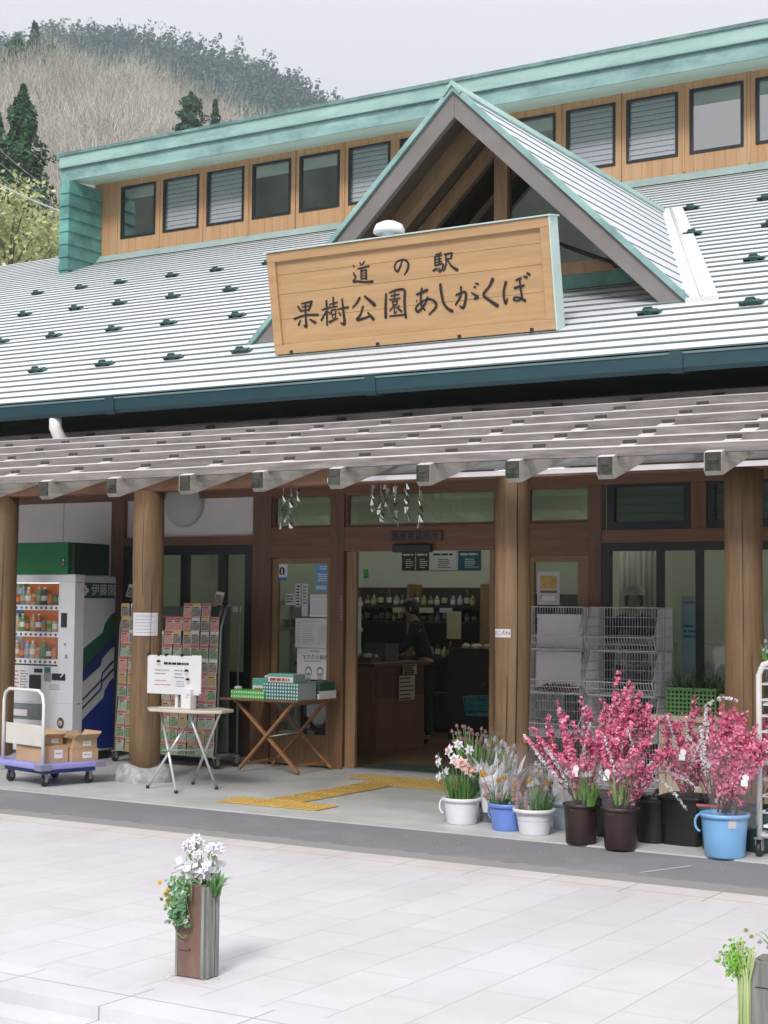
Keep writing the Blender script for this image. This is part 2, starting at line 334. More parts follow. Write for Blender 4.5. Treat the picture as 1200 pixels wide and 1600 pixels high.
EARTH = mat('earth', (0.20,0.18,0.15), 0.95, var=0.3, scale=0.6)
def sheet(name, x0, x1, y0, y1, z, m, th=0.2):
    return struct(MB().box((x0,y0,z-th),(x1,y1,z)).build(name, m, org=(0,0,z)))
sheet('ground', -420, 120, -60, 520, -0.24, EARTH, 0.4)
sheet('plaza_paving', -40, 14, 5.25, 8.47, 0, PAVER)
sheet('paving_border', -40, 14, 8.47, 8.815, 0, BORDER)
sheet('kerb', -40, 14, 4.90, 5.25, 0.0, KERBM)
sheet('road', -60, 30, -40, 4.72, -0.10, ROADM)
sheet('kerb', -40, 14, 4.72, 4.90, -0.055, KERBM)
# asphalt strip with a ragged gravelly front edge
V=[];F=[]; xs=np.arange(-40,14.01,0.05)
for i,x in enumerate(xs): V += [(x, 8.815, 0.0), (x, 9.03+0.035*random.uniform(-1,1), 0.001), (x, 9.93+0.012*math.sin(x*2.1), 0.0)]
for i in range(len(xs)-1):
    b=i*3; F += [(b,b+3,b+4,b+1),(b+1,b+4,b+5,b+2)]
o = raw_mesh('asphalt_strip', V, F, [ASPH_E, ASPH], mi=[k%2 for k in range(len(F))]); struct(o)
# a paler patched seam in the asphalt
struct(MB().prism([(-3.72,9.14),(-3.70,9.14),(-3.53,9.55),(-3.55,9.56)],'z',0.003,0.005).build('asphalt_seam', mat('seam',(0.45,0.45,0.43),0.9)))
struct(MB().box((-40,9.92,-0.2),(14,13.0,0.012)).build('porch_floor', SLAB, org=(0,0,0)))
TACT = mat('tactile_yellow', (0.56,0.37,0.10), 0.6, var=0.12, scale=5, dirt=(0.46,0.32,0.11), dirt_scale=2.2, dirt_amt=0.5)
mb = MB(); z = 0.012
def tile(x0,x1,y0,y1,bars=None):
    mb.box((x0,y0,z+0.004),(x1,y1,z+0.010))
    if bars=='x':
        k=int(round((y1-y0)/0.075))
        for i in range(k): yy=y0+(i+.5)*(y1-y0)/k; mb.box((x0+.02,yy-.012,z+.010),(x1-.02,yy+.012,z+.014))
    elif bars=='y':
        k=int(round((x1-x0)/0.075))
        for i in range(k): xx=x0+(i+.5)*(x1-x0)/k; mb.box((xx-.012,y0+.02,z+.010),(xx+.012,y1-.02,z+.014))
    else:
        nx=int(round((x1-x0)/0.06)); ny=int(round((y1-y0)/0.06))
        for i in range(nx):
            for j in range(ny):
                xx=x0+(i+.5)*(x1-x0)/nx; yy=y0+(j+.5)*(y1-y0)/ny
                mb.prism([(xx+.014*math.cos(a),yy+.014*math.sin(a)) for a in np.linspace(0,2*math.pi,7)[:-1]],'z',z+.010,z+.014)
for i in range(5): tile(-7.95+.3*i+.003, -7.65+.3*i-.003, 12.37, 12.67)
for i in range(4): tile(-7.62+.3*i+.003, -7.32+.3*i-.003, 12.04, 12.365)
for j in range(5): tile(-7.60+.06*0.25*(4-j)*0, -7.26, 10.62+.285*j, 10.62+.285*j+.279, 'y')
for i in range(3): tile(-7.87+.33*i, -7.87+.33*i+.324, 10.27, 10.60)
struct(mb.build('tactile_paving', TACT, org=(-7.4,11,0)))

# ================================================================== the shop building
bld = thing('station_shop', 'long timber roadside shop with pale green metal roofs, dormer gable and shaded porch', 'shop building', (-8,14,0))
EY, EZ, SL, PITCH = 10.4, 3.456, 0.42, 0.228
rz = lambda y: EZ + SL*(y-EY)
# --- main roof in stepped sheet rows
mb = MB(); nrow = 49; XL, XR = -36, 6
for i in range(nrow):
    y0 = EY+PITCH*i; y1 = y0+PITCH; xr = XR; xl = XL if y0 < 21.2 else -36
    if y0 > 19.9: xr = -17.95
    if y0 > 21.3: break
    z0 = rz(y0)+0.016; z1 = rz(y1)+0.002; yf = y0-0.009
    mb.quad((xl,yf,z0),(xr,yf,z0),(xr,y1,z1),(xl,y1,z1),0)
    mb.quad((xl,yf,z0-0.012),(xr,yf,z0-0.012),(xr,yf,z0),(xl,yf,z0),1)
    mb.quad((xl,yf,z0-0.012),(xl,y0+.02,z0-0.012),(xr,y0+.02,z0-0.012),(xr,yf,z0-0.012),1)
ytop = EY+PITCH*48
mb.quad((XL,21.38,rz(21.38)),(-17.95,21.38,rz(21.38)),(-17.95,34,rz(21.38)-5.2),(XL,34,rz(21.38)-5.2),0)      # rear slope
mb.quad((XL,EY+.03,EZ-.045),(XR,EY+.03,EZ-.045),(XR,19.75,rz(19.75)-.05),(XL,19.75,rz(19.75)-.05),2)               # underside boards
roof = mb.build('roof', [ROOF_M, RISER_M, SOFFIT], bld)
FLASHM = mat('flashing_grey_green',(0.27,0.36,0.35),.5,var=.15,scale=2)
# flashing where roof meets the clerestory
MB().prism([(19.60,rz(19.60)+.03),(19.76,rz(19.76)+.03),(19.76,rz(19.76)+.10),(19.735,rz(19.76)+.10)],'x',-17.9,6).build('roof_flashing', FLASHM, roof)
# --- snow guards
gm = MB()
gm.prism([(-.105,0),(.105,0),(.105,.045),(.055,.05),(.035,.085),(-.035,.085),(-.055,.05),(-.105,.045)],'y',-.012,.012)
gm.box((-.10,-.012,0),(-.04,.10,.02)); gm.box((.04,-.012,0),(.10,.10,.02)); gm.box((-.035,.0,.0),(.035,.14,.03)); gm.tube([(-.1,-.02,.03),(-.02,-.03,.055),(.02,-.03,.055),(.1,-.02,.03)],.012,6)
g0 = gm.build('snow_guard', mat('guard_green',(0.022,0.075,0.068),.5,var=.3,scale=20), None); ORG[g0.name] = Vector((0,0,0)); g0.location=(0,0,0)
GX = {11.62:[-13.0,-12.15,-11.25,-10.36,-9.52,-8.66,-4.66,-3.77], 13.42:[-14.5,-13.6,-12.76,-11.87,-11.06,-10.1,-4.35,-3.45], 15.2:[-15.95,-15.04,-14.09,-13.31,-12.44,-11.57,-5.58,-4.75,-3.86], 17.02:[-18.4,-17.45,-16.57,-15.71,-14.91,-13.98,-13.19,-12.29,-6.3,-5.4,-4.5]}
first = True
for yy, L in GX.items():
    for x in L:
        g = g0 if first else g0.copy()
        if not first: COL.objects.link(g)
        first = False; g.parent = roof; g.location = Vector((x+random.uniform(-.03,.03), yy, rz(yy)+.02)) - ORG[roof.name]
        g.rotation_euler = (math.atan(SL), 0, random.uniform(-.06,.06)); g.scale = (0.88,.88,.74)
# --- eave edge and gutter
mb = MB(); mb.prism([(10.36,3.415),(10.44,3.445),(10.44,3.40),(10.36,3.375)],'x',XL,XR); mb.build('eave_drip', GUTTER_M, bld)
mb = MB()
mb.prism([(10.26,3.415),(10.275,3.42),(10.285,3.325),(10.36,3.315),(10.37,3.40),(10.38,3.40),(10.38,3.30),(10.28,3.285),(10.262,3.315)],'x',XL,XR)
mb.prism([(10.252,3.408),(10.268,3.408),(10.268,3.424),(10.252,3.424)],'x',XL,XR,1)
gut = mb.build('gutter', [GUTTER_M, GUTTER_L], bld)
for xx in (-14.2,-11.7,-9.1,-6.42,-3.9): MB().prism([(10.248,3.43),(10.40,3.41),(10.39,3.29),(10.275,3.276),(10.25,3.31)],'x',xx-.05,xx+.05).build('gutter_joint', GUTTER_M, gut)
MB().tube([(-9.81,10.34,3.31),(-9.81,10.34,3.20),(-9.80,10.38,3.12),(-9.78,10.6,2.95)],.058,14).build('downpipe', PVC, gut)
# --- porch ceiling and beams
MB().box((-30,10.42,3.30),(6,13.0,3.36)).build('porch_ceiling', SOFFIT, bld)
mb = MB(); mb.box((-30,11.02,2.655),(6,11.18,2.80)); mb.build('porch_beam', BROWN_H, bld, bevel=.008)
MB().box((-30,12.97,2.74),(6,13.06,3.3)).build('facade_header', BROWN_H, bld)
# --- pillars on boulder footings
def stone(cx, cy, r, h, seed):
    rg = random.Random(seed); mb = MB(); n=18; prof=[(1.0,0),(1.06,.25),(1.0,.6),(.88,.85),(.74,1.0),(.0,1.0)]; base=0
    offs=[rg.uniform(.86,1.16) for _ in range(n)]
    for (q,zz) in prof:
        for j in range(n):
            t=2*math.pi*j/n; k=r*q*offs[j]*(1+rg.uniform(-.05,.05)); mb.v.append((cx+k*math.cos(t), cy+k*math.sin(t)*.95, h*zz*(1+.12*math.sin(t*2+seed)*(zz>.7))))
    for i in range(len(prof)-1):
        for j in range(n):
            mb.f.append((i*n+j,i*n+(j+1)%n,(i+1)*n+(j+1)%n,(i+1)*n+j)); mb.m.append(0); mb.s.append(True)
    return mb
for k,px in enumerate((-14.9,-13.05,-11.19,-9.34,-5.59,-3.70,-1.85,0.0)):
    mb = MB(); P=[(px+.004*math.sin(k+i),11.1,.10+(2.58-.02)*i/8) for i in range(9)]
    mb.tube(P,[.140+.004*math.sin(k*2+i*1.3) for i in range(9)],28)
    p = mb.build('pillar', PILLAR_W, bld)
    stone(px,11.1,.245,.155,k+3).build('footing_stone', STONE, p)
    for (deg,za,zb_,wd) in {4:((-49,.25,2.62,.0035),(-82,.2,1.1,.0015)),3:((-38,.5,1.9,.0018),(-70,1.7,2.55,.0012)),2:((-45,.6,2.3,.0018),),5:((-75,.9,2.5,.0020),(-50,.3,1.3,.0014))}.get(k,()):   # drying splits
        a=R(deg); c_,s_=math.cos(a),math.sin(a); q=[]
        for i in range(9):
            t=i/8; w_=wd*(1 if wd>.003 else math.sin(math.pi*(.08+.84*t)))*(1+.2*math.sin(i*2.3)); zz=za+(zb_-za)*t; o_=.004*math.sin(t*5+k)
            q.append([(px+.004*math.sin(k+(zz-.1)/2.56*8)+c_*r_-s_*(o_+e_*w_),11.1+s_*r_+c_*(o_+e_*w_),zz) for (r_,e_) in ((.1462,-1),(.1462,1),(.125,1),(.125,-1))])
        mb=MB()
        for ring in q: mb.v += ring
        for i in range(8):
            for j in range(4): mb.f.append((4*i+j,4*i+(j+1)%4,4*i+4+(j+1)%4,4*i+4+j)); mb.m.append(0); mb.s.append(False)
        mb.f += [(0,1,2,3),(35,34,33,32)]; mb.m += [0,0]; mb.s += [False,False]
        mb.build('drying_split', INK, p)
# --- facade (front faces near Y = 13)
Y0, Y1 = 12.97, 13.09
def post(x0,x1,z0,z1,m=BROWN_W,y0=Y0,y1=Y1,name='post'): return MB().box((x0,y0,z0),(x1,y1,z1)).build(name, m, bld, bevel=.004)
post(-9.53,-9.30,0.012,2.74); post(-8.567,-8.406,0.012,2.74); post(-6.73,-6.40,0.012,2.74); post(-5.77,-5.645,0.012,2.74); post(-11.45,-11.27,0.012,2.74); post(-13.2,-13.0,.012,2.74)
def rail(x0,x1,z0,z1,m=BROWN_H,y0=Y0+.005,y1=Y1-.005,name='rail'): return MB().box((x0,y0,z0),(x1,y1,z1)).build(name, m, bld, bevel=.003)
rail(-9.30,-8.567,2.10,2.41); rail(-8.406,-6.73,2.165,2.405); rail(-6.40,-5.77,2.10,2.405)
rail(-11.27,-9.53,2.245,2.335); 
def pane(name, x0,x1,z0,z1,y,m,par): return MB().box((x0,y-.003,z0),(x1,y+.003,z1)).build(name, m, par)
for (a,b) in ((-9.30,-8.567),(-8.406,-6.73),(-6.40,-5.77)):
    fr = MB(); w=.022
    fr.box((a,13.0,2.41),(b,13.06,2.41+w)); fr.box((a,13.0,2.72),(b,13.06,2.74)); fr.box((a,13.0,2.41+w),(a+w,13.06,2.72)); fr.box((b-w,13.0,2.41+w),(b,13.06,2.72))
    f_ = fr.build('transom_window', BROWN_H, bld); pane('pane', a+w,b-w,2.41+w,2.72,13.03,G_TRANS,f_)
# white plaster bays left
def wallp(x0,x1,z0,z1,y=13.03,m=PLASTER,th=.06,name='wall'): return MB().box((x0,y,z0),(x1,y+th,z1)).build(name, m, bld)
wallp(-11.27,-9.53,2.335,2.74); 
for (a,b) in ((-12.2,-11.45),(-12.995,-12.21)): wallp(a,b,.06,2.74)
wallp(-30,-13.2,.06,2.74)
MB().box((-30,13.0,.0),(-9.53,13.05,.06)).build('plinth', SLAB, bld)
# wall clock-like round lamp plate on plaster and a small dome camera
t = MB(); t.lathe([(0,.0),(.235,.0),(.25,.02),(.25,.05),(.225,.075),(.12,.10),(0,.11)],n=36)
for i in range(len(t.v)): x,y,z = t.v[i]; t.v[i] = (-10.46+x, 13.03-z, 2.69+y)
MB_ = t.build('wall_fan_cover', mat('cover_grey',(0.52,0.52,0.49),.5,var=.05), bld)
# window left: black aluminium
def win(name, x0,x1,z0,z1, splits, y=13.0, fw=.07, mw=.04, glass=G_STORE, low=None):
    fr = MB(); zt=z1-fw; zb=(low if low else z0+fw)
    fr.box((x0,y-.02,zt),(x1,y+.06,z1)); fr.box((x0,y-.02,z0),(x1,y+.06,zb)); fr.box((x0,y-.02,zb),(x0+fw,y+.06,zt)); fr.box((x1-fw,y-.02,zb),(x1,y+.06,zt))
    edges=[x0+fw]
    for s in splits: fr.box((s-mw/2,y-.01,zb),(s+mw/2,y+.05,zt)); edges += [s-mw/2, s+mw/2]
    edges.append(x1-fw); f_ = fr.build(name, BLACK_F, bld)
    for i in range(0,len(edges),2): pane('pane', edges[i],edges[i+1],zb,zt,y+.02+.006*(i%4),glass,f_)
    return f_
w = win('window',-11.27,-9.53,.77,2.245,(-10.44,-9.94),fw=.10,mw=.09,low=.93)
MB().box((-11.27,13.0,.06),(-9.53,13.07,.77)).build('wood_panel', mat('wainscot',(0.075,0.038,0.02),.5,var=.25,scale=3,stretch=(8,8,.7),groove=(0,.30,.012,.5)), bld)
# left glazed leaf beside the door
def leaf(x0,x1,z0,z1,gx0,gx1,gz0,gz1,y=13.0):
    fr=MB(); fr.box((x0,y,z0),(gx0,y+.045,z1)); fr.box((gx1,y,z0),(x1,y+.045,z1)); fr.box((gx0,y,gz1),(gx1,y+.045,z1)); fr.box((gx0,y,z0),(gx1,y+.045,gz0))
    f_=fr.build('door_leaf', DOOR_W, bld, bevel=.003); pane('pane',gx0,gx1,gz0,gz1,y+.022,G_STORE,f_); return f_
leafL = leaf(-9.295,-8.572,.025,2.095,-9.225,-8.62,.33,2.045)
leaf(-6.395,-5.775,.025,2.095,-6.33,-5.89,.33,2.045)
leaf(-8.392,-6.75+.0,.02,2.16,-8.272,-6.79,.021,2.155) if False else None
post(-8.392,-8.275,.02,2.16,DOOR_W,13.0,13.045,'door_stile'); post(-6.792,-6.735,.02,2.16,DOOR_W,13.0,13.045,'door_stile')
MB().box((-8.40,12.985,.012),(-6.73,13.10,.030)).build('door_sill', GREYM, bld)
MB().box((-7.81,12.90,2.145),(-7.38,12.968,2.225)).build('door_sensor', BLACKP, bld, bevel=.012)
# right: long black window over a timber wainscot, louvres above
w2 = win('window',-5.645,1.2,.68,2.215,(-5.097,-4.736,-4.30,-3.8,-3.1,-2.4,-1.6,-.8,0,.6),fw=.075,mw=.06)
MB().box((-5.645,13.0,.06),(1.2,13.07,.68)).build('wood_panel', MATS['wainscot'], bld)
rail(-5.645,1.2,2.215,2.33)
def louvre(x0,x1,z0,z1,y=13.0,n=6,fw=.07,name='louvre_window',g=G_LOUV):
    fr=MB(); fr.box((x0,y-.01,z0),(x1,y+.06,z0+fw)); fr.box((x0,y-.01,z1-fw*.4),(x1,y+.06,z1)); fr.box((x0,y-.01,z0+fw),(x0+fw,y+.06,z1-fw*.4)); fr.box((x1-fw,y-.01,z0+fw),(x1,y+.06,z1-fw*.4))
    f_=fr.build(name, BLACK_F, bld); bl=MB(); H=(z1-fw*.4-z0-fw)/n
    for i in range(n):
        zc=z0+fw+H*(i+.5); bl.add([(x0+fw,y+.036,zc+H*.56),(x1-fw,y+.036,zc+H*.56),(x1-fw,y+.022,zc-H*.56),(x0+fw,y+.022,zc-H*.56),(x0+fw,y+.040,zc+H*.56),(x1-fw,y+.040,zc+H*.56),(x1-fw,y+.026,zc-H*.56),(x0+fw,y+.026,zc-H*.56)],[(0,1,2,3),(7,6,5,4),(0,4,5,1),(3,2,6,7),(0,3,7,4),(1,5,6,2)])
    bl.build('louvre_blades', g, f_); return f_
G_LOUVD = glass_mat('louvre_glass_dim',(0.4,0.47,0.43),.10,rough=.1,body=(0.25,0.30,0.26),body_amt=.25)
for x in (-5.60,-4.66,-3.72,-2.78,-1.84,-.9): louvre(x,x+.80,2.33,2.74,g=G_LOUVD,n=4); post(x+.80,x+.94,2.33,2.74,BROWN_W)
wallp(1.2,6,.0,2.74)
# --- porch canopy sheet with pale edge on the entrance side
mb=MB(); nr=9
for i in range(nr):
    y0=10.36+.055*i; z0_=2.665+.022*i; mb.quad((-6.4,y0,z0_),(6,y0,z0_),(6,y0+.03,z0_+.026),(-6.4,y0+.03,z0_+.026)); mb.quad((-6.4,y0+.03,z0_+.026),(6,y0+.03,z0_+.026),(6,y0+.055,z0_+.022),(-6.4,y0+.055,z0_+.022))
cs=mb.build('canopy_sheet', mat('canopy_ribbed',(0.17,0.18,0.185),.45,var=.25,scale=5,dirt=(.32,.33,.33),dirt_scale=4,dirt_amt=.6), bld)
MB().box((-6.86,10.33,2.612),(6,10.372,2.648)).build('canopy_edge', WHITE, cs)
# --- clerestory wall
WY=19.75
mb=MB(); wins=[-17.354+.9128*i for i in range(24)]; ww=.75; zb,zt=7.735,8.625
mb.box((-17.95,WY,rz(WY)-.1),(6,WY+.1,zb)); mb.box((-17.95,WY,zt),(6,WY+.1,8.80))
prev=-17.95
for x in wins: mb.box((prev,WY,zb),(x,WY+.1,zt)); prev=x+ww
mb.box((prev,WY,zb),(6,WY+.1,zt)); cw=mb.build('clerestory_wall', CLAD, bld)
BLIND = mat('blind_white',(0.62,0.62,0.66),.7,var=.03)
kinds='FLLFFLLFFLLFFLLFFLLFFLLF'
for i,x in enumerate(wins):
    if kinds[i]=='F':
        fr=MB(); w=.04; y=WY-.012
        fr.box((x,y,zb),(x+ww,y+.06,zb+w)); fr.box((x,y,zt-w),(x+ww,y+.06,zt)); fr.box((x,y,zb+w),(x+w,y+.06,zt-w)); fr.box((x+ww-w,y,zb+w),(x+ww,y+.06,zt-w))
        f_=fr.build('upper_window', BLACK_F, bld); pane('pane',x+w,x+ww-w,zb+w,zt-w,WY+.02,G_UP,f_)
    if i >= 5: MB().box((x+.03,WY+.115,zb+.02),(x+ww-.03,WY+.125,zt-.02-.03*((i*7)%4))).build('roller_blind', BLIND, cw)
    if kinds[i]=='L': louvre(x,x+ww,zb,zt,y=WY-.002,n=11,fw=.04,name='upper_louvre_window')
# cover battens on the boards
for i,x in enumerate(wins): MB().box((x-.082-.014,WY-.014,rz(WY)+.12),(x-.082+.014,WY-.001,8.74)).build('cover_batten', CLAD, cw)
# room behind the clerestory
mb=MB(); mb.box((-17.9,23.2,6.6),(6,23.3,9.0)); mb.box((-17.98,19.86,6.6),(-17.9,23.2,9.0)); mb.build('upper_room_wall', mat('upper_room',(0.20,0.15,0.09),.8,var=.2,scale=2), bld)
MB().box((-17.9,19.86,6.6),(6,23.2,6.7)).build('upper_room_floor', DORM_IN, bld)
# fascia, soffit, coping, upper roof
FY=19.05
mb=MB(); mb.prism([(FY,8.64),(FY-.012,8.86),(FY+.03,8.86),(FY+.03,8.64)],'x',-18.08,6,1); mb.prism([(FY-.03,8.855),(FY-.045,9.055),(FY+.03,9.055),(FY+.03,8.855)],'x',-18.08,6)
fas=mb.build('fascia', [COPPER,mat('copper_stained',(0.21,0.37,0.345),.5,var=.18,scale=1.4,stretch=(0.5,1,3),dirt=(0.075,0.15,0.165),dirt_scale=1.0,dirt_amt=.8,dirt_stretch=(.7,1,1.5),dirt_pos=(.40,.66),col2=(0.33,0.50,0.46))], bld)
for x in (): MB().box((x,FY-.047,8.65),(x+.005,FY-.02,9.05)).build('fascia_seam', TOWER_G, fas)
MB().prism([(FY-.075,9.058),(FY-.075,9.105),(FY+.4,9.13),(FY+.4,9.058)],'x',-18.12,6).build('coping', mat('coping_dark',(0.10,0.19,0.18),.5,var=.3,scale=2,dirt=(.22,.36,.33),dirt_scale=2,dirt_amt=.6), fas)
MB().box((-18.1,FY-.052,8.846),(6,FY-.02,8.862)).build('fascia_joint', COPPER_D, fas)
MB().prism([(FY+.03,8.64),(WY,8.735),(WY,8.80),(FY+.03,8.70)],'x',-18.06,6).build('soffit', mat('soffit_green',(0.46,0.62,0.53),.55,var=.06,scale=2), bld)
MB().prism([(FY+.39,9.06),(FY+.39,9.12),(26.5,8.3),(26.5,8.2)],'x',-18.12,6).build('upper_roof', COPPER_D, bld)
MB().box((-18.05,19.87,6.9),(-17.99,26.4,9.0)).build('end_wall', TOWER_G, bld)
MB().box((-30,26.4,0),(6,26.6,8.2)).build('rear_wall', PLASTER, bld)
# shingled end pier
mb=MB(); zz=6.9; k=0
while zz<8.62:
    h=.215; top=min(zz+h,8.635); e=.022
    x0,x1,ya,yb=-17.97,-17.79,18.95,19.74
    mb.add([(x0-e,ya-e,zz),(x1+e,ya-e,zz),(x1+e,yb,zz),(x0-e,yb,zz),(x0,ya,top),(x1,ya,top),(x1,yb,top),(x0,yb,top)],[(0,3,2,1),(4,5,6,7),(0,1,5,4),(1,2,6,5),(2,3,7,6),(3,0,4,7)])
    mb.box((x0+.004,ya+.004,zz-.016),(x1-.004,yb,zz),1)
    zz+=h; k+=1
mb.build('end_pier', [TOWER_G, RISER_M], bld)
# --- dormer gable
DX,DY,DZ,DS=-6.65,12.0,6.27,.968
dz=lambda x: DZ-DS*abs(x-DX)
mb=MB(); rows=14; half=2.24
yv=lambda z: EY+(z-EZ)/SL
for sgn in (-1,1):
    for j in range(rows):
        a=half*j/rows; b=half*(j+1)/rows; za=DZ-DS*a; zb_=DZ-DS*b
        lift=.016
        A=(DX+sgn*a,DY-.03,za+.004); B=(DX+sgn*b,DY-.03,zb_+lift); Cc=(DX+sgn*b,max(yv(zb_)+.05,DY),zb_+lift); D=(DX+sgn*a,max(yv(za)+.1,DY),za+.004)
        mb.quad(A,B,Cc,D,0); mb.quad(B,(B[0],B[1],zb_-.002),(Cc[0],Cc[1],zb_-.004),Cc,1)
drm=mb.build('dormer_roof', [ROOF_M,RISER_M], bld)
MB().prism([(DX-.10,DZ-.055),(DX,DZ+.06),(DX+.10,DZ-.055),(DX+.08,DZ-.075),(DX,DZ+.015),(DX-.08,DZ-.075)],'y',DY-.06,17.15).build('ridge_cap', COPPER, drm)
mb=MB(); wv=.24
for sgn in (1,-1):      # valley flashing lying on the main roof beside the dormer
    pts=[]
    for z_ in ((4.10,6.26) if sgn>0 else (4.75,6.26)):
        xx=DX+sgn*(DZ-z_)/DS; yy=yv(z_); pts.append((xx,yy,z_))
    (xa,ya,za),(xb,yb,zb2)=pts
    mb.quad((xa-sgn*.05,ya,za+.045),(xa+sgn*.23,ya,za+.045),(xb+sgn*.23,yb,zb2+.045),(xb-sgn*.03,yb,zb2+.045))
    mb.quad((xa+sgn*.23,ya,za+.045),(xa+sgn*.23,ya,za),(xb+sgn*.23,yb,zb2),(xb+sgn*.23,yb,zb2+.045)); mb.quad((xa-sgn*.05,ya,za+.045),(xa+sgn*.23,ya,za+.045),(xa+sgn*.23,ya,za),(xa-sgn*.05,ya,za))
    mb.tube([(xa+sgn*.09,ya,za+.05),(xb+sgn*.08,yb,zb2+.05)],.015,6)
mb.build('valley_flashing', mat('flashing_pale',(0.58,0.58,0.58),.5,var=.06,scale=3,dirt=(.36,.38,.38),dirt_scale=3,dirt_amt=.5), drm)
h2=2.18
for sgn in (1,-1):
    q=[(DX,DZ-.03),(DX+sgn*h2,DZ-DS*h2-.03),(DX+sgn*(h2-.20),DZ-DS*h2-.05),(DX,DZ-.265)]
    MB().prism(q,'y',DY-.005+(.001 if sgn>0 else 0),DY+.055).build('barge_board', BARGE, drm, bevel=.006)
    q=[(DX,DZ+.035),(DX+sgn*(h2+.06),DZ-DS*(h2+.06)+.035),(DX+sgn*(h2+.06),DZ-DS*(h2+.06)-.03),(DX,DZ-.03)]
    MB().prism(q,'y',DY-.04+(.001 if sgn>0 else 0),DY+.03).build('rake_trim', MATS['copper_stained'], drm)
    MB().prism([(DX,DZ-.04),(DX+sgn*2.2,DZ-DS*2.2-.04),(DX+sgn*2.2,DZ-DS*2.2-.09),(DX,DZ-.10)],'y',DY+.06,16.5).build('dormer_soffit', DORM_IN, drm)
    for yy in (12.42,):
        MB().prism([(DX,DZ-.10),(DX+sgn*1.75,DZ-DS*1.75-.10),(DX+sgn*1.75,DZ-DS*1.75-.28),(DX,DZ-.28)],'y',yy,yy+.12).build('dormer_rafter', mat('rafter_tan',(0.26,0.18,0.10),.7,var=.25,scale=3), drm)
GY=12.95; gb=rz(GY)
MB().box((DX-1.62,GY-.02,gb+.02),(DX+1.62,GY+.06,gb+.15)).build('gable_flashing', TOWER_G, drm)
MB().box((DX-1.50,GY-.03,gb+.15),(DX+1.50,GY+.06,gb+.27)).build('gable_sill', TAN_W, drm, bevel=.004)
MB().box((DX-.07,GY-.04,gb+.27),(DX+.07,GY+.06,DZ-.15)).build('gable_post', TAN_W, drm, bevel=.004)
MB().prism([(DX-1.55,gb+.27),(DX+1.55,gb+.27),(DX+1.42,gb+.33),(DX,DZ-.22),(DX-1.42,gb+.33)],'y',GY+.012,GY+.018).build('gable_glass', G_DORM, drm)
for sgn in (1,-1): MB().prism([(DX,DZ-.12),(DX+sgn*1.60,DZ-DS*1.60-.12),(DX+sgn*1.60,DZ-DS*1.60-.27),(DX,DZ-.27)],'y',GY-.05,GY+.06).build('gable_frame', TAN_W, drm)
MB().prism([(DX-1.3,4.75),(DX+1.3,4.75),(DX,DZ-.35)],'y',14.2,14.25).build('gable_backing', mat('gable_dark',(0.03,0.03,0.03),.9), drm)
mb=MB(); mb.tube([(-6.05,GY-.06,4.98),(-5.42,GY-.10,4.70)],.018,6); mb.box((-5.47,GY-.13,4.68),(-5.39,GY-.07,4.73)); mb.build('window_opener', BLACKP, drm)

# --- interior shell
struct(MB().box((-13.6,13.1,-.1),(1.5,17.5,.015)).build('shop_floor', INTF, org=(0,0,0)))
mb=MB(); mb.box((-13.6,17.5,0),(1.5,17.6,3.3)); mb.box((-13.7,13.1,0),(-13.6,17.5,3.3)); mb.box((1.5,13.1,0),(1.6,17.5,3.3)); mb.build('interior_wall', INTW, bld)
MB().box((-13.6,13.07,3.3),(1.5,17.5,3.36)).build('interior_ceiling', CEIL, bld)
LAMP = mat('tube_glow',(0.9,0.95,0.9),.5,var=0,emit=(0.97,1.0,0.90,7.5))
for x in (-12,-9.7,-7.4,-5.1,-2.8,-.5):
    for y in (16.3,):
        o=MB().box((x-.62,y-.10,3.215),(x+.62,y+.10,3.298)).build('ceiling_lamp', WHITE, bld)
        MB().box((x-.58,y-.085,3.195),(x+.58,y+.085,3.214)).build('lamp_tube', LAMP, o)
o=MB().box((-5.62,10.83,2.70),(-5.02,10.93,2.735)).build('porch_lamp', WHITE, bld); MB().tube([(-5.60,10.88,2.685),(-5.04,10.88,2.685)],.014,8).build('lamp_tube', mat('porch_tube',(0.9,0.9,0.9),.5,var=0,emit=(1,1,1,4)), o)

# ================================================================== pergola of weathered timber in front of the eave
perg = thing('pergola', 'weathered grey timber slatted awning sloping down from the eave over the porch front', 'pergola', (-6,9.5,2.6))
LIT_TOP = mat('lit_top', (0.50,0.48,0.47), 0.8, var=0.2, scale=6, stretch=(0.5,5,5), bump=0.2)  # paler top faces: sky light painted into the timber colour
PY,PZ,PS,PK=8.66,2.60,.327,.30
pz=lambda y: PZ+PK*(y-PY)
for i in range(7):
    y=PY+PS*i; z_=pz(y); mb=MB(); n=44; base=0
    xs=[-24+30*k/n for k in range(n+1)]; rg=random.Random(i)
    for k,x in enumerate(xs):
        dzz=.006*math.sin(x*.9+i)+.004*rg.uniform(-1,1); hh=.054
        mb.v += [(x,y,z_-hh+dzz),(x,y,z_+dzz),(x,y+.05,z_+dzz+.014),(x,y+.05,z_-hh+dzz)]
    for k in range(n):
        a=4*k
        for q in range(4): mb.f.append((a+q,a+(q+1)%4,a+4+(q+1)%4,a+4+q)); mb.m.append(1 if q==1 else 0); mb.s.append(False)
    mb.f += [(0,1,2,3),(4*n+3,4*n+2,4*n+1,4*n)]; mb.m += [0,0]; mb.s += [False,False]
    mb.build('batten', [WEATHER,LIT_TOP], perg)
RX=[-15.2,-14.5,-13.8,-13.1,-12.42,-11.74,-11.03,-10.33,-9.64,-8.94,-8.27,-7.60,-6.92,-6.29,-5.66,-4.98,-4.34,-3.72,-3.05,-2.4,-1.75,-1.1,-.45]
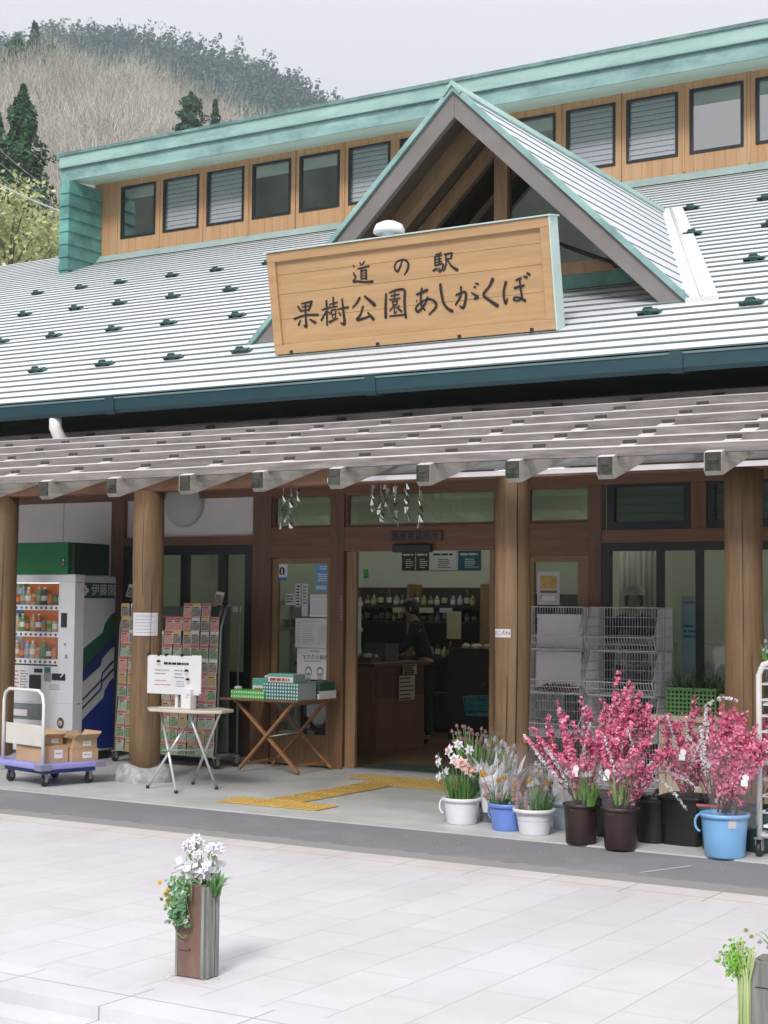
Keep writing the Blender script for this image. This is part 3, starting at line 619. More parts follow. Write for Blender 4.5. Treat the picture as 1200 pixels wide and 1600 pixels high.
for k,x in enumerate(RX):
    w=.10; mb=MB(); tp=lambda y: pz(y)-.052
    y0=PY-.055; y1=10.95
    poly=[(y0,tp(y0)+.01),(y1,tp(y1)+.01),(y1,tp(y1)-.125),(y0+.03,tp(y0)-.125),(y0,tp(y0)-.10)]
    mb.prism(poly,'x',x-w/2+random.uniform(-.008,.008),x+w/2)
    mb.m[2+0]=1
    r_=mb.build('rafter', [WEATHER_Y,LIT_TOP], perg, bevel=.004)
    MB().prism([(x-w/2+.002,tp(y0)+.008),(x+w/2-.002,tp(y0)+.008),(x+w/2-.002,tp(y0)-.10),(x-w/2+.002,tp(y0)-.10)],'y',y0-.002,y0+.001).build('end_grain', mat('end_grain',(0.018,0.021,0.016),.95,var=.5,scale=14,col2=(0.085,0.09,0.075),spec=.1), r_)
    MB().box((x-.030,y0-.005,tp(y0)-.040),(x+.030,y0-.002,tp(y0)+.004)).build('dark_block', DARK_BLOCK, r_)
    for i in range(1,7):
        y=PY+PS*i; MB().box((x-.045,y-.008,pz(y)-.050),(x+.045,y-.001,pz(y)-.020)).build('dark_block', DARK_BLOCK, r_)  # small dark block on each batten face above the rafter
MB().box((-24,10.93,3.02),(6,11.0,3.24)).build('ledger', WEATHER, perg)
# ================================================================== hills and woods behind
def pol(az, d): return -math.sin(az)*d, math.cos(az)*d        # az measured from +Y towards -X
AZ0 = 31.482
def az_px(u): return R(AZ0) - math.atan((u-600)/2430)
SK_N = [(-900,30),(-400,55),(0,120),(60,95),(130,100),(200,125),(290,158),(340,178),(400,205),(460,235),(560,300),(760,420),(1300,600)]
SK_F = [(-900,60),(-300,70),(0,62),(45,52),(130,44),(220,58),(330,70),(420,98),(480,133),(545,172),(640,240),(800,330),(1400,560)]
def elev(tab, az):
    u = 600+2430*math.tan(R(AZ0)-az) if abs(R(AZ0)-az) < 1.3 else -900
    xs=[a for a,b in tab]; ys=[b for a,b in tab]; v=float(np.interp(u, xs, ys))
    return (943-0.0096*(u-600)-v)/2430*math.cos(math.atan((u-600)/2430))
def hz_near(az, d):
    top = 1.65+elev(SK_N, az)*185 - 6.5
    t=(d-48)/137; return -0.3+ (top+.3)*(max(0,t)**1.08 if t<1 else 1+ .25*(t-1))
def hz_far(az, d):
    top = 1.65+elev(SK_F, az)*470 - 4.5
    base = 1.65+elev(SK_N, az)*235-30
    t=(d-235)/235; return base+(top-base)*(t if t<1 else 1-.6*(t-1))
HILL = mat('hill_litter', (0.13,0.11,0.085), 0.95, var=0.3, scale=0.08, dirt=(0.10,0.12,0.07), dirt_scale=0.05, dirt_amt=0.5)
HILLF = mat('hill_forest_floor', (0.04,0.055,0.045), 0.95, var=0.3, scale=0.05)
def terrain(name, fn, d0, d1, nd, m, a0=R(-5), a1=R(64), na=90):
    V=[];F=[]
    for i in range(na+1):
        az=a0+(a1-a0)*i/na
        for j in range(nd+1):
            d=d0+(d1-d0)*j/nd; x,y=pol(az,d); V.append((x,y,fn(az,d)+.6*math.sin(x*.11)+.6*math.sin(y*.09+x*.05)))
    for i in range(na):
        for j in range(nd):
            a=i*(nd+1)+j; F.append((a,a+1,a+nd+2,a+nd+1))
    o=raw_mesh(name,V,F,m); struct(o); return o
terrain('hill', hz_near, 48, 235, 22, HILL)
terrain('mountain', hz_far, 200, 560, 26, HILLF)

# bare winter wood covering the near slope: fans of fine upright twigs
TWIG = mat('bare_twigs', (0.27,0.25,0.205), 0.9, var=0.2, scale=0.12, detail=3.0, island=0.55, col2=(0.60,0.57,0.51), spec=0.1)
def bare_tree(x,y,z,h,n,rg):
    """trunk, a few limbs and n fine tapering twigs filling a rounded crown (triangles)"""
    V=[]; cr=h*rg.uniform(.30,.42); th=rg.uniform(.08,.14); px,py=y/np.hypot(x,y),-x/np.hypot(x,y); cz=z+h*.62; rz_=h*.38
    V += [(x-th*px,y-th*py,z-1),(x+th*px,y+th*py,z-1),(x+rg.uniform(-.3,.3),y,z+h*.8)]
    for k in range(6):
        a=rg.uniform(0,6.283); q=rg.uniform(.3,.5)*h; w=.05; V += [(x-w*px,y-w*py,z+q),(x+w*px,y+w*py,z+q),(x+cr*.75*math.cos(a),y+cr*.75*math.sin(a),z+h*rg.uniform(.65,.95))]
    D=rg.normal(size=(n,3)); D/=np.linalg.norm(D,axis=1,keepdims=True); rr=rg.random(n)**.42; lump=1+.18*np.sin(D[:,0]*5+x)+.18*np.sin(D[:,2]*6+y)
    B=np.stack([x+D[:,0]*cr*rr*lump,y+D[:,1]*cr*rr*lump,cz+D[:,2]*rz_*rr*lump],1)
    T=D*np.array([.55,.55,.35])+np.array([0,0,.85])+rg.normal(size=(n,3))*.28; T/=np.linalg.norm(T,axis=1,keepdims=True)
    E=B+T*(rg.uniform(.06,.15,n)*h)[:,None]; w=rg.uniform(.009,.024,n)[:,None]; S=np.array([px,py,0])*w
    return np.concatenate([np.array(V),np.stack([B-S,B+S,E],1).reshape(-1,3)])
rg=np.random.default_rng(5); parts=[]
for k in range(1150):
    az=R(rg.uniform(24,57)); d=math.sqrt(rg.uniform(58**2,196**2))
    if az<R(28) and rg.random()<.5: continue
    x,y=pol(az,d); parts.append(bare_tree(x,y,hz_near(az,d),rg.uniform(6.5,11),int(500 if az>R(33) else 150),rg))
V=np.concatenate(parts); o=raw_mesh('bare_woodland',V,np.arange(len(V)).reshape(-1,3),TWIG)
tag(o,'greyish beige leafless winter wood covering the near hillside','woodland',kind='stuff')

# conifer forest covering the far mountain
CON_F = mat('far_conifers', (0.030,0.075,0.062), 0.9, var=0.35, scale=0.07, detail=3.0, island=0.7, col2=(0.085,0.135,0.09), spec=0.1)
P=[];S=[]; 
for k in range(5200):
    az=R(rg.uniform(17,60)); d=math.sqrt(rg.uniform(235**2,500**2)); x,y=pol(az,d); z=hz_far(az,d)
    q_=rg.uniform(.6,1.25); h=rg.uniform(7,11)*q_; r=rg.uniform(2.0,3.6)*q_; n=60 if az<R(48) else 40
    u=rg.random(n)**.8; t=rg.uniform(0,6.283,n); rr=r*(1.05-u)**.7*np.sqrt(rg.random(n))
    if rg.random()<.5: rr=r*1.15*np.sqrt(np.maximum(0,1-(2*u-1.0)**2))*rg.random(n)**.4; h*=.85
    P.append(np.stack([x+rr*np.cos(t),y+rr*np.sin(t),z+h*u],1)); S.append(.35+.65*(1-u)*rg.uniform(.6,1.2,n))
P=np.concatenate(P);S=np.concatenate(S); Nn=rg.normal(size=P.shape); Nn[:,2]=np.abs(Nn[:,2])+.2
V,F=leaf_soup(P,Nn,S,.75); o=raw_mesh('mountain_forest',V,F,CON_F); tag(o,'dark green conifer forest covering the far mountain up to its ridge','forest',kind='stuff')
# paler leafless patches on the far mountain
P=[]
for k in range(170):
    u=rg.choice([rg.normal(400,45),rg.normal(440,30),rg.normal(250,18)]); az=az_px(u); d=rg.uniform(250,330)
    x,y=pol(az,d); parts=bare_tree(x,y,hz_far(az,d)+1.5,rg.uniform(9,13),110,rg); P.append(parts)
V=np.concatenate(P); o=raw_mesh('mauve_woodland',V,np.arange(len(V)).reshape(-1,3),mat('mauve_twigs',(0.17,0.145,0.15),.9,var=.2,scale=.05,island=.6,col2=(0.27,0.235,0.235)))
tag(o,'mauve grey leafless trees at the foot of the dark forested mountain','woodland',kind='stuff')

# single trees that can be told apart
BARK = mat('bark', (0.10,0.075,0.055), 0.9, var=0.3, scale=3, stretch=(4,4,.6))
NEEDLE = mat('cedar_needles', (0.022,0.062,0.030), 0.85, var=0.3, scale=0.5, island=0.9, col2=(0.055,0.115,0.05), spec=0.15)
def ztop(u,v,d): return 1.65+(943-0.0096*(u-600)-v)/2430*math.cos(math.atan((u-600)/2430))*d
def conifer(label, u, v, d, h, r, rnd=.5, nn=900, leaf=.30):
    az=az_px(u); x,y=pol(az,d); z=ztop(u,v,d)-h; gz=min(hz_near(az,d)-.5,z-.5)
    t=thing('conifer_tree',label,'conifer',(x,y,z))
    MB().tube([(x,y,gz),(x+.05,y,z+h*.5),(x,y,z+h*.97)],[.022*h,.014*h,.02],7).build('trunk',BARK,t)
    k=nn; uu=rg.random(k)**.9; tt=rg.uniform(0,6.283,k)
    prof=(np.sqrt(np.maximum(0,1-(2*uu-.95)**2)) if rnd>.95 else (1-uu)**(.55+.5*(1-rnd)))*(.75+.25*np.sin(uu*31+np.floor(tt*1.6)))*np.minimum(1,uu*6+.35)
    lump=1+.22*np.sin(tt*3+uu*9)+.18*np.sin(tt*5-uu*14+1)
    rr=r*prof*lump*(.35+.65*np.sqrt(rg.random(k)))
    P=np.stack([x+rr*np.cos(tt),y+rr*np.sin(tt),z+h*(.06+.94*uu)-rr*.12],1); Nn=np.stack([np.cos(tt),np.sin(tt),rg.uniform(.1,1.0,k)],1)+rg.normal(size=(k,3))*.45
    V,F=leaf_soup(P,Nn,leaf*(.6+.8*rg.random(k)),.45); raw_mesh('crown',V,F,NEEDLE,t)
conifer('broad dark cedar rising beside the left edge above the power lines',20,133,78,9.4,2.9,.55,6500,leaf=.16)
conifer('slim dark cedar at the extreme left behind the broad one',-26,150,84,8.5,2.2,.4,2600,leaf=.18)
conifer('rounded dense evergreen standing just above the green roof ridge',287,138,120,5.4,1.35,.98,5200,leaf=.14)
conifer('smaller thin evergreen right of the rounded one behind the roof ridge',326,148,128,4.6,.95,.6,1100,leaf=.17)
conifer('spiky cedar on the near hill crest, tallest at the top left',36,30,190,9,2.6,.35,1100,leaf=.38)
conifer('dark bushy evergreen clump at the extreme left of the near crest',8,52,188,9,4.2,.9,1300,leaf=.38)
conifer('low wide evergreen just right of the spiky cedar on the crest',64,62,184,7,3.2,.9,900,leaf=.38)
conifer('narrow faint evergreen half hidden behind the ridge right of the others',350,182,150,4.0,.9,.5,500,leaf=.2)
YLEAF = mat('spring_leaves', (0.30,0.35,0.13), 0.7, var=0.25, scale=1.2, island=0.8, col2=(0.64,0.66,0.38), trans=0.35, spec=0.25)
def leafy(label, u, v, d, h, r, nn):
    az=az_px(u); x,y=pol(az,d); z=ztop(u,v,d)-h; gz=min(hz_near(az,d)-.5,z-.5)
    t=thing('leafy_tree',label,'tree',(x,y,z)); mb=MB(); P=[]
    mb.tube([(x,y,gz),(x,y,z+h*.35)],[.16,.11],7)
    for b in range(16):
        a=rg.uniform(0,6.283); q=rg.uniform(.3,.98); R_=r*rg.uniform(.35,1)
        tip=(x+R_*math.cos(a),y+R_*math.sin(a),z+h*(q if R_<r*.7 else q*.75)); mid=(x+R_*.4*math.cos(a),y+R_*.4*math.sin(a),z+h*.3+(tip[2]-z-h*.3)*.6)
        mb.tube([(x,y,z+h*.25),mid,tip],[.06,.035,.012],5)
        n=nn//16; c=np.array(tip); P.append(c+rg.normal(size=(n,3))*np.array([r*.22,r*.22,h*.085]))
    mb.build('trunk',BARK,t); P=np.concatenate(P); V,F=leaf_soup(P,rg.normal(size=P.shape)+[0,0,.6],.085*(.6+.8*rg.random(len(P))),.6); raw_mesh('crown',V,F,YLEAF,t)
leafy('yellow green leafing tree left of the shingled end pier',50,318,52,4.6,1.7,3600)
leafy('pale leafing tree low at the left edge above the roof',2,292,50,4.8,1.5,3200)
leafy('small loose leafing bush directly beside the shingled end pier',84,352,56,3.6,1.3,2200)
leafy('light leafing tree behind the other two at the left',28,300,62,5.2,1.6,2600)
# wires of the valley power line
WIREM = mat('wire_pale',(0.42,0.42,0.42),.5,var=.05)
def wire(name,label,a,b,r,sag,cat):
    P=[];a=Vector(a);b=Vector(b)
    for i in range(17): t=i/16; p=a.lerp(b,t); p.z-=sag*4*t*(1-t); P.append(p)
    return tag(MB().tube(P,r,5).build(name,WIREM),label,cat)
def at(u,v,d):      # helper only for laying out the far wires: direction of a sight line at a given distance
    az=az_px(u); e=(943-0.0096*(u-600)-v)/2430*math.cos(math.atan((u-600)/2430)); x,y=pol(az,d); return (x,y,1.65+e*d)
wire('power_cable','thick pale cable slanting down to the shingled end pier',at(-60,268,34),at(150,352,34),.020,.12,'cable')
for k,(v0,v1,w_) in enumerate(((205,318,'topmost'),(228,335,'second from the top'),(252,350,'third from the top'),(268,362,'lowest'))):
    wire('power_line','thin wire crossing the dark cedar, '+w_+' of four',at(-80,v0-30,60),at(130,v1+20,60),.009,.3,'wire')['group']='thin wires at the left'
# facing valley side behind the photographer (seen only as a reflection in the upper windows)
V=[];F=[];nx=70
for i in range(nx+1):
    a=R(100+75*i/nx); hh=(1 if i<45 else max(0.12,1-(i-45)/14))
    for j in range(9):
        d=110+22*j; x,y=-math.sin(a)*d,math.cos(a)*d; V.append((x,y,(-.5+ (140*hh)*(j/8)**.9)+2.2*math.sin(i*2.1+j)+1.5*math.sin(i*4.7-j*2)))
for i in range(nx):
    for j in range(8): b=i*9+j; F.append((b,b+1,b+10,b+9))
struct(raw_mesh('hill',V,F,mat('hill_wooded',(0.045,0.06,0.035),.95,var=.5,scale=.09)))

# ---------- thin valley air between the camera and the mountain
hz_ = MB().box((-425,-64,-1.9),(124,524,215)).build('haze', None, org=(0,0,0)); hz_.data.materials.clear()
hm = bpy.data.materials.new('valley_air'); hm.use_nodes = True; hm.node_tree.nodes.remove(hm.node_tree.nodes['Principled BSDF'])
pv = hm.node_tree.nodes.new('ShaderNodeVolumePrincipled'); pv.inputs['Color'].default_value = (0.72,0.88,0.94,1); pv.inputs['Density'].default_value = 0.0008; pv.inputs['Anisotropy'].default_value = 0.2
hm.node_tree.links.new(pv.outputs[0], hm.node_tree.nodes['Material Output'].inputs['Volume']); hz_.data.materials.append(hm); hz_['kind'] = 'stuff'
# ================================================================== signboard on the roof
SIGN_STROKES = [[[(-7196,712,5),(-7190,697,11)],[(-7126,729,5),(-7118,708,13)],[(-7082,730,9),(-7102,705,7)],[(-7151,675,9),(-7039,686,13)],[(-7099,683,9),(-7120,658,9)],[(-7122,658,9),(-7125,586,11)],[(-7121,649,7),(-7071,658,11)],[(-7068,657,11),(-7075,581,13)],[(-7117,630,5),(-7077,633,5)],[(-7119,610,5),(-7079,611,5)],[(-7125,586,7),(-7075,587,9)],[(-7199,648,7),(-7191,624,13),(-7180,605,9),(-7207,571,15),(-7161,568,13),(-7087,554,13),(-7016,552,18)]],[[(-6704,696,9),(-6723,658,11),(-6754,614,13),(-6777,627,11),(-6781,659,11),(-6763,689,9),(-6719,704,11),(-6672,699,12),(-6647,668,14),(-6655,624,16),(-6691,578,7)]],[[(-6385,698,9),(-6388,623,11)],[(-6375,712,8),(-6323,720,11)],[(-6377,694,6),(-6320,700,7)],[(-6342,715,9),(-6350,628,9)],[(-6379,671,6),(-6327,674,7)],[(-6381,647,6),(-6324,652,7)],[(-6388,623,9),(-6316,629,11),(-6323,590,12),(-6347,570,14),(-6362,576,7)],[(-6410,583,12),(-6386,592,14)],[(-6375,597,8),(-6370,587,8)],[(-6355,600,6),(-6349,590,7)],[(-6289,705,11),(-6220,709,12)],[(-6220,709,12),(-6231,668,11)],[(-6287,665,7),(-6231,668,9)],[(-6279,702,9),(-6280,638,11),(-6300,587,9),(-6316,569,5)],[(-6263,654,7),(-6232,602,12),(-6183,566,19)]],[[(-7807,409,13),(-7780,369,13)],[(-7768,431,7),(-7659,440,15)],[(-7656,440,15),(-7694,371,13)],[(-7760,402,7),(-7679,407,7)],[(-7780,369,9),(-7694,371,9)],[(-7727,435,11),(-7734,323,13),(-7737,229,19),(-7760,239,8)],[(-7856,305,15),(-7733,328,11),(-7607,319,17)],[(-7795,286,9),(-7816,250,15)],[(-7692,287,9),(-7639,254,19)]],[[(-7554,359,9),(-7468,374,11)],[(-7502,433,13),(-7515,225,13)],[(-7511,345,7),(-7571,271,15)],[(-7495,337,6),(-7474,321,8)],[(-7472,398,7),(-7392,409,9)],[(-7429,454,11),(-7433,375,9)],[(-7463,369,7),(-7396,377,7)],[(-7460,345,7),(-7462,308,7)],[(-7460,345,7),(-7410,350,7)],[(-7410,350,7),(-7419,309,7)],[(-7462,308,7),(-7419,309,7)],[(-7454,294,7),(-7448,265,7)],[(-7418,297,7),(-7435,264,7)],[(-7487,246,15),(-7401,271,7)],[(-7393,349,7),(-7284,357,13)],[(-7338,432,11),(-7335,316,15),(-7334,218,20),(-7372,228,7)],[(-7383,320,7),(-7367,295,11)]],[[(-7159,424,16),(-7191,386,13),(-7238,349,7)],[(-7104,433,13),(-7049,386,20),(-7014,353,25)],[(-7131,348,13),(-7163,282,13),(-7203,241,17),(-7128,247,13),(-7075,260,11)],[(-7086,292,9),(-7037,233,22)]],[[(-6888,435,13),(-6904,323,18),(-6910,237,20)],[(-6856,441,7),(-6785,457,13),(-6721,458,14),(-6700,440,14)],[(-6700,440,16),(-6714,333,16),(-6712,220,18)],[(-6870,243,9),(-6716,243,11)],[(-6842,413,7),(-6762,420,9)],[(-6803,436,9),(-6811,387,7)],[(-6856,382,7),(-6755,386,7)],[(-6831,366,7),(-6829,334,7)],[(-6831,363,7),(-6783,368,7)],[(-6783,368,7),(-6791,335,7)],[(-6829,334,7),(-6791,335,7)],[(-6813,333,7),(-6865,288,7)],[(-6815,310,7),(-6820,263,7),(-6797,277,5)],[(-6799,315,7),(-6750,273,13)],[(-6766,324,7),(-6787,303,7)]],[[(-6585,402,13),(-6484,428,18)],[(-6534,446,12),(-6551,372,12),(-6548,300,13),(-6520,266,9)],[(-6484,370,9),(-6515,314,11),(-6583,258,16),(-6607,278,14),(-6589,308,11),(-6534,339,11),(-6470,351,12),(-6416,323,16),(-6413,278,16),(-6482,222,7)],[(-6593,350,5),(-6590,343,7)]],[[(-6352,460,18),(-6348,388,18),(-6335,307,16),(-6299,255,16),(-6260,233,19)]],[[(-6208,361,12),(-6151,378,12),(-6117,370,14),(-6127,305,16),(-6154,250,18),(-6186,271,5)],[(-6159,423,12),(-6168,353,12),(-6220,283,12)],[(-6062,365,7),(-6034,345,12),(-6010,325,19),(-6041,313,12)],[(-6038,411,7),(-6023,408,10)],[(-6020,440,7),(-5996,432,10)]],[[(-5860,455,23),(-5895,402,14),(-5954,342,16),(-5918,299,16),(-5835,239,23)]],[[(-5741,421,16),(-5764,358,14),(-5769,298,14),(-5757,249,16),(-5737,291,5)],[(-5648,429,9),(-5604,438,14)],[(-5663,366,14),(-5580,379,12)],[(-5615,422,10),(-5611,344,12),(-5607,283,12),(-5647,261,10),(-5680,273,12),(-5674,289,10),(-5635,287,10),(-5580,256,17)],[(-5574,452,9),(-5550,441,14)],[(-5545,475,9),(-5523,462,15)]]]
SIGN_W = mat('sign_timber', (0.42,0.265,0.13), 0.6, var=0.12, scale=3.0, stretch=(0.5,7,7), dirt=(0.34,0.205,0.095), dirt_scale=1.4, dirt_amt=0.35, dirt_stretch=(0.5,3,3), bump=0.08)
sg = thing('signboard', 'large tan timber signboard with black brush lettering standing on the roof before the dormer', 'signboard', (-6.7,11.3,3.865))
UY,UZ = -0.1775,0.984
def SP(x,t,h): return (x, 11.3+t*UY-h*UZ, 3.865+t*UZ+h*UY)
def sbox(mb,x0,x1,t0,t1,h0,h1,m=0):
    P=[SP(x,t,h) for h in (h0,h1) for (x,t) in ((x0,t0),(x1,t0),(x1,t1),(x0,t1))]
    return mb.add(P,[(0,3,2,1),(4,5,6,7),(0,1,5,4),(1,2,6,5),(2,3,7,6),(3,0,4,7)],m)
SX0,SX1,ST=-8.085,-5.31,0.905
mb=MB()
for i,(a,b) in enumerate(((.085,.31),(.313,.53),(.533,.70),(.703,.82))): sbox(mb,SX0+.085,SX1-.085,a,b,-.06,-.030-.0012*(i%2))
sbox(mb,SX0+.02,SX1-.02,.02,ST-.02,-.075,-.058)
pan=mb.build('panel', SIGN_W, sg)
mb=MB(); sbox(mb,SX0,SX1,0,.085,-.14,0); sbox(mb,SX0,SX1,ST-.085,ST,-.14,0); sbox(mb,SX0,SX0+.085,.085,ST-.085,-.14,-.001); sbox(mb,SX1-.085,SX1,.085,ST-.085,-.14,-.001)
mb.build('frame', SIGN_W, sg, bevel=.006)
mb=MB(); sbox(mb,SX0-.02,SX1+.03,ST+.002,ST+.014,-.15,.016); sbox(mb,SX1+.003,SX1+.014,-.01,ST+.002,-.145,.008); mb.build('metal_cap', mat('sign_cap',(0.46,0.58,0.55),.4,var=.12,scale=3), sg)
mb=MB(); strokes(mb, [[(x/1000,t/1000,(w*1.25+4)/1000) for x,t,w in s] for ch in SIGN_STROKES for s in ch], lambda x,t,h: SP(x,t,h), -0.0272); mb.build('lettering', INK, sg)
mb=MB(); sbox(mb,SX0+.25,SX1-.3,-.062,-.004,-.15,-.08); mb.build('lower_rail', SIGN_W, sg)
for x in (SX0+.18,-7.0,-6.2,SX1-.22):
    mb=MB(); sbox(mb,x-.05,x+.05,-.03,.0,-.10,-.01); a=SP(x,-.03,-.05); mb.box((x-.035,a[1]-.03,rz(a[1])),(x+.035,a[1]+.03,a[2])); mb.box((x-.015,a[1]-.06,rz(a[1])+.01),(x+.02,a[1]+.0,rz(a[1])+.06)); mb.build('bracket_foot', BLACKP, sg)
# white mushroom lamp fixed behind the top edge
lp = thing('mushroom_lamp','white mushroom shaped lamp on a short stem above the signboard','lamp',(-6.87,11.26,4.74))
mb=MB(); mb.lathe([(.0,.185),(.06,.182),(.115,.155),(.135,.11),(.138,.085),(.12,.08),(.05,.078)],(-6.87,11.26,4.74),28); mb.build('lamp_dome', WHITE, lp)
mb=MB(); mb.lathe([(.062,.08),(.06,.02),(.066,.015),(.066,-.06)],(-6.87,11.26,4.74),20); mb.build('lamp_stem', PVC, lp)
# ================================================================== things on the porch
def sheet_mb(x0,x1,z0,z1,y,th=.002): return MB().box((x0,y-th,z0),(x1,y,z1))
PAPER = mat('paper', (0.74,0.73,0.75), 0.7, var=0.03, scale=8)
PAPER_G = mat('paper_grey', (0.55,0.55,0.58), 0.7, var=0.05, scale=8)
GREYINK = mat('grey_ink', (0.24,0.24,0.28), 0.7, var=0.1)
BLUEINK = mat('blue_ink', (0.05,0.20,0.52), 0.55, var=0.1)
REDINK = mat('red_ink', (0.50,0.06,0.05), 0.6, var=0.1)
PINKINK = mat('pink_ink', (0.62,0.22,0.24), 0.6, var=0.1)
ORANGE = mat('orange_ink', (0.70,0.20,0.05), 0.5, var=0.2, scale=12)
TEALINK = mat('teal_ink', (0.03,0.17,0.16), 0.5, var=0.15)
GREENINK = mat('green_ink', (0.06,0.30,0.08), 0.5, var=0.15)
def bars(mb, x0,x1,z0,z1,y,n,mi,frac=.45,ragged=.35,seed=1):
    rg=random.Random(seed); h=(z1-z0)/n
    for i in range(n):
        zc=z1-h*(i+.5); xe=x1-(x1-x0)*ragged*rg.random(); x=x0
        while x<xe-1e-4:
            w=min(rg.uniform(.25,1)*h*2.2, xe-x); mb.box((x,y-.0004,zc-h*frac/2),(x+w,y,zc+h*frac/2),mi); x+=w+h*.25
    return mb
def notice(name,label,x0,x1,z0,z1,y,base=PAPER,lines=((0.08,.92,.1,.9,8),),inks=(GREYINK,),cat='notice',group=None,seed=1,extra=None):
    mb=sheet_mb(x0,x1,z0,z1,y)
    for k,l in enumerate(lines):
        a,b,c,d,n=l[:5]; mi=l[5] if len(l)>5 else 1
        bars(mb,x0+(x1-x0)*a,x0+(x1-x0)*b,z0+(z1-z0)*c,z0+(z1-z0)*d,y-.0022,n,mi,seed=seed+k)
    if extra: extra(mb)
    return tag(mb.build(name,[base]+list(inks)),label,cat,group)

# ---------- vending machine
VX0,VX1,VY0,VY1,VH=-11.98,-10.945,11.87,12.50,1.915
VMW = mat('vending_white',(0.70,0.71,0.76),.35,var=.03)
VMS = mat('vending_side',(0.50,0.53,0.53),.4,var=.05)
vm = thing('vending_machine','tall white drinks vending machine with blue and green striped side beneath a green box','vending machine',(-11.46,12.18,.012))
MB().box((VX0,VY0+.146,.10),(VX1-.004,VY1,VH-.01)).build('cabinet',VMS,vm,bevel=.012)
mb=MB(); y=VY0; wx0,wx1,wz0,wz1=VX0+.05,-11.165,.975,1.835
mb.box((VX0,y,wz1),(VX1,y+.145,VH)); mb.box((VX0,y,.10),(VX1,y+.145,.60)); mb.box((wx1,y,.60),(VX1,y+.145,wz1)); mb.box((VX0,y,.60),(wx0,y+.145,wz1)); mb.box((wx0,y,.60),(wx1,y+.145,wz0))
mb.build('front_door',VMW,vm,bevel=.006)
MB().box((VX0+.02,VY0+.08,.012),(VX1-.03,VY1-.04,.10)).build('plinth',BLACKP,vm)
disp=MB().box((wx0,y+.13,wz0),(wx1,y+.14,wz1)).build('display_back',mat('display_back',(0.45,0.26,0.16),.6,var=.2,scale=5),vm)
rows=[(1.605,1.835),(1.330,1.565),(1.050,1.290)]
cols=[(0.45,0.25,0.10),(0.12,0.30,0.09),(0.55,0.40,0.18),(0.30,0.08,0.06),(0.08,0.09,0.10),(0.45,0.38,0.30),(0.15,0.3,0.5)]
BM=[mat('bottle_%d'%i,c,.3,var=.25,scale=25) for i,c in enumerate(cols)]; CAPM=mat('bottle_cap',(0.75,0.75,0.74),.4)
MBm={}
def bottle_mesh(kind):
    mb=MB()
    if kind=='can': mb.lathe([(.0,.0),(.026,.0),(.028,.008),(.028,.105),(.023,.118),(.0,.118)],n=14); mb.lathe([(.0285,.03),(.0285,.085)],n=14,mat=1)
    else: mb.lathe([(.0,.0),(.028,.0),(.030,.01),(.030,.11),(.022,.145),(.012,.165),(.012,.175)],n=14); mb.lathe([(.013,.172),(.013,.192),(.0,.192)],n=12,mat=1); mb.lathe([(.0305,.045),(.0305,.10)],n=14,mat=1)
    return mb
for r_,(z0,z1) in enumerate(rows):
    MB().box((wx0,y+.02,z0-.012),(wx1,y+.13,z0-.004)).build('display_shelf',WHITE,disp)
    pm=MB().box((wx0+.16,y+.122,z0+.07),(wx1,y+.128,z1-.01)); pm.build('price_panel',ORANGE,disp)
    MB().box((wx0,y+.12,z0+.07),(wx0+.155,y+.126,z1-.01)).build('price_panel',[PAPER,BLUEINK,PAPER_G][r_],disp)
    n=10
    for i in range(n):
        kind='can' if (i+r_)%3==1 or i>6 else 'bottle'
        x=wx0+.045+(wx1-wx0-.08)*i/(n-1); b=bottle_mesh(kind)
        b.v=[(x+p[0]*1.25,y+.075+p[1],z0-.003+p[2]*.95) for p in b.v]; b.build('drink_sample',[BM[(i*3+r_*2)%7],[CAPM,ORANGE,BM[(i+r_)%7]][(i+r_)%3]],disp)
    MB().box((wx0+.01,y+.025,z1-.012),(wx1-.01,y+.04,z1-.004)).build('display_fill',mat('display_fill',(0.9,0.9,0.9),.5,var=0,emit=(1,.97,.93,1.0)),disp)  # glowing strip added to brighten the drink samples
    st=MB().box((wx0,y+.002,z0-.058),(wx1,y+.02,z0-.012))
    st.build('button_strip',WHITE,vm)
    for i in range(n+1):
        x=wx0+.04+(wx1-wx0-.07)*i/n; b=MB(); b.lathe([(0,.0),(.012,.0),(.014,.003),(.014,.006)],n=10); b.v=[(x+p[0],y+.0015-p[2]*.6,z0-.034+p[1]) for p in b.v]
        b.build('select_button',mat('button_dark',(0.07,0.07,0.10),.3),vm)
text('display_lettering','伊藤園',.075,(wx0+.12,y+.118,1.80),GREENINK,vm)
MB().box((wx0,y+.004,wz0),(wx1,y+.008,wz1)).build('display_glass',G_CLEAR,vm)
for (a,b,c,d,m,nm) in ((-11.122,-11.045,1.375,1.522,BLACKP,'card_reader'),(-11.06,-11.03,1.06,1.10,GREYM,'lock'),(-11.075,-11.05,1.195,1.215,GREYM,'key_hole'),(-11.545,-11.385,.735,.882,BLACKP,'bill_reader'),(-11.34,-11.25,.82,.905,GREYM,'coin_return'),(-11.48,-11.37,.905,.945,BLACKP,'amount_display'),(-11.27,-11.13,.74,.80,PAPER_G,'sticker'),(-11.335,-11.255,.905,.965,TEALINK,'sticker')):
    MB().box((a,y-.008,c),(b,y+.003,d)).build(nm,m,vm,bevel=.003)
mb=MB(); mb.box((-11.232,y-.012,.835),(-11.05,y+.002,.905)); mb.build('coin_slot',BLACKP,vm,bevel=.02)
mb=MB(); mb.tube([(-11.10,y-.02,.87),(-11.07,y-.03,.885),(-11.055,y-.02,.91)],.008,6); mb.build('change_lever',WHITE,vm)
mb=MB(); mb.box((-11.80,y-.004,.42),(-11.335,y+.0,.585)); mb.build('delivery_flap',mat('flap',(0.18,0.22,0.22),.25,var=.2),vm,bevel=.006)
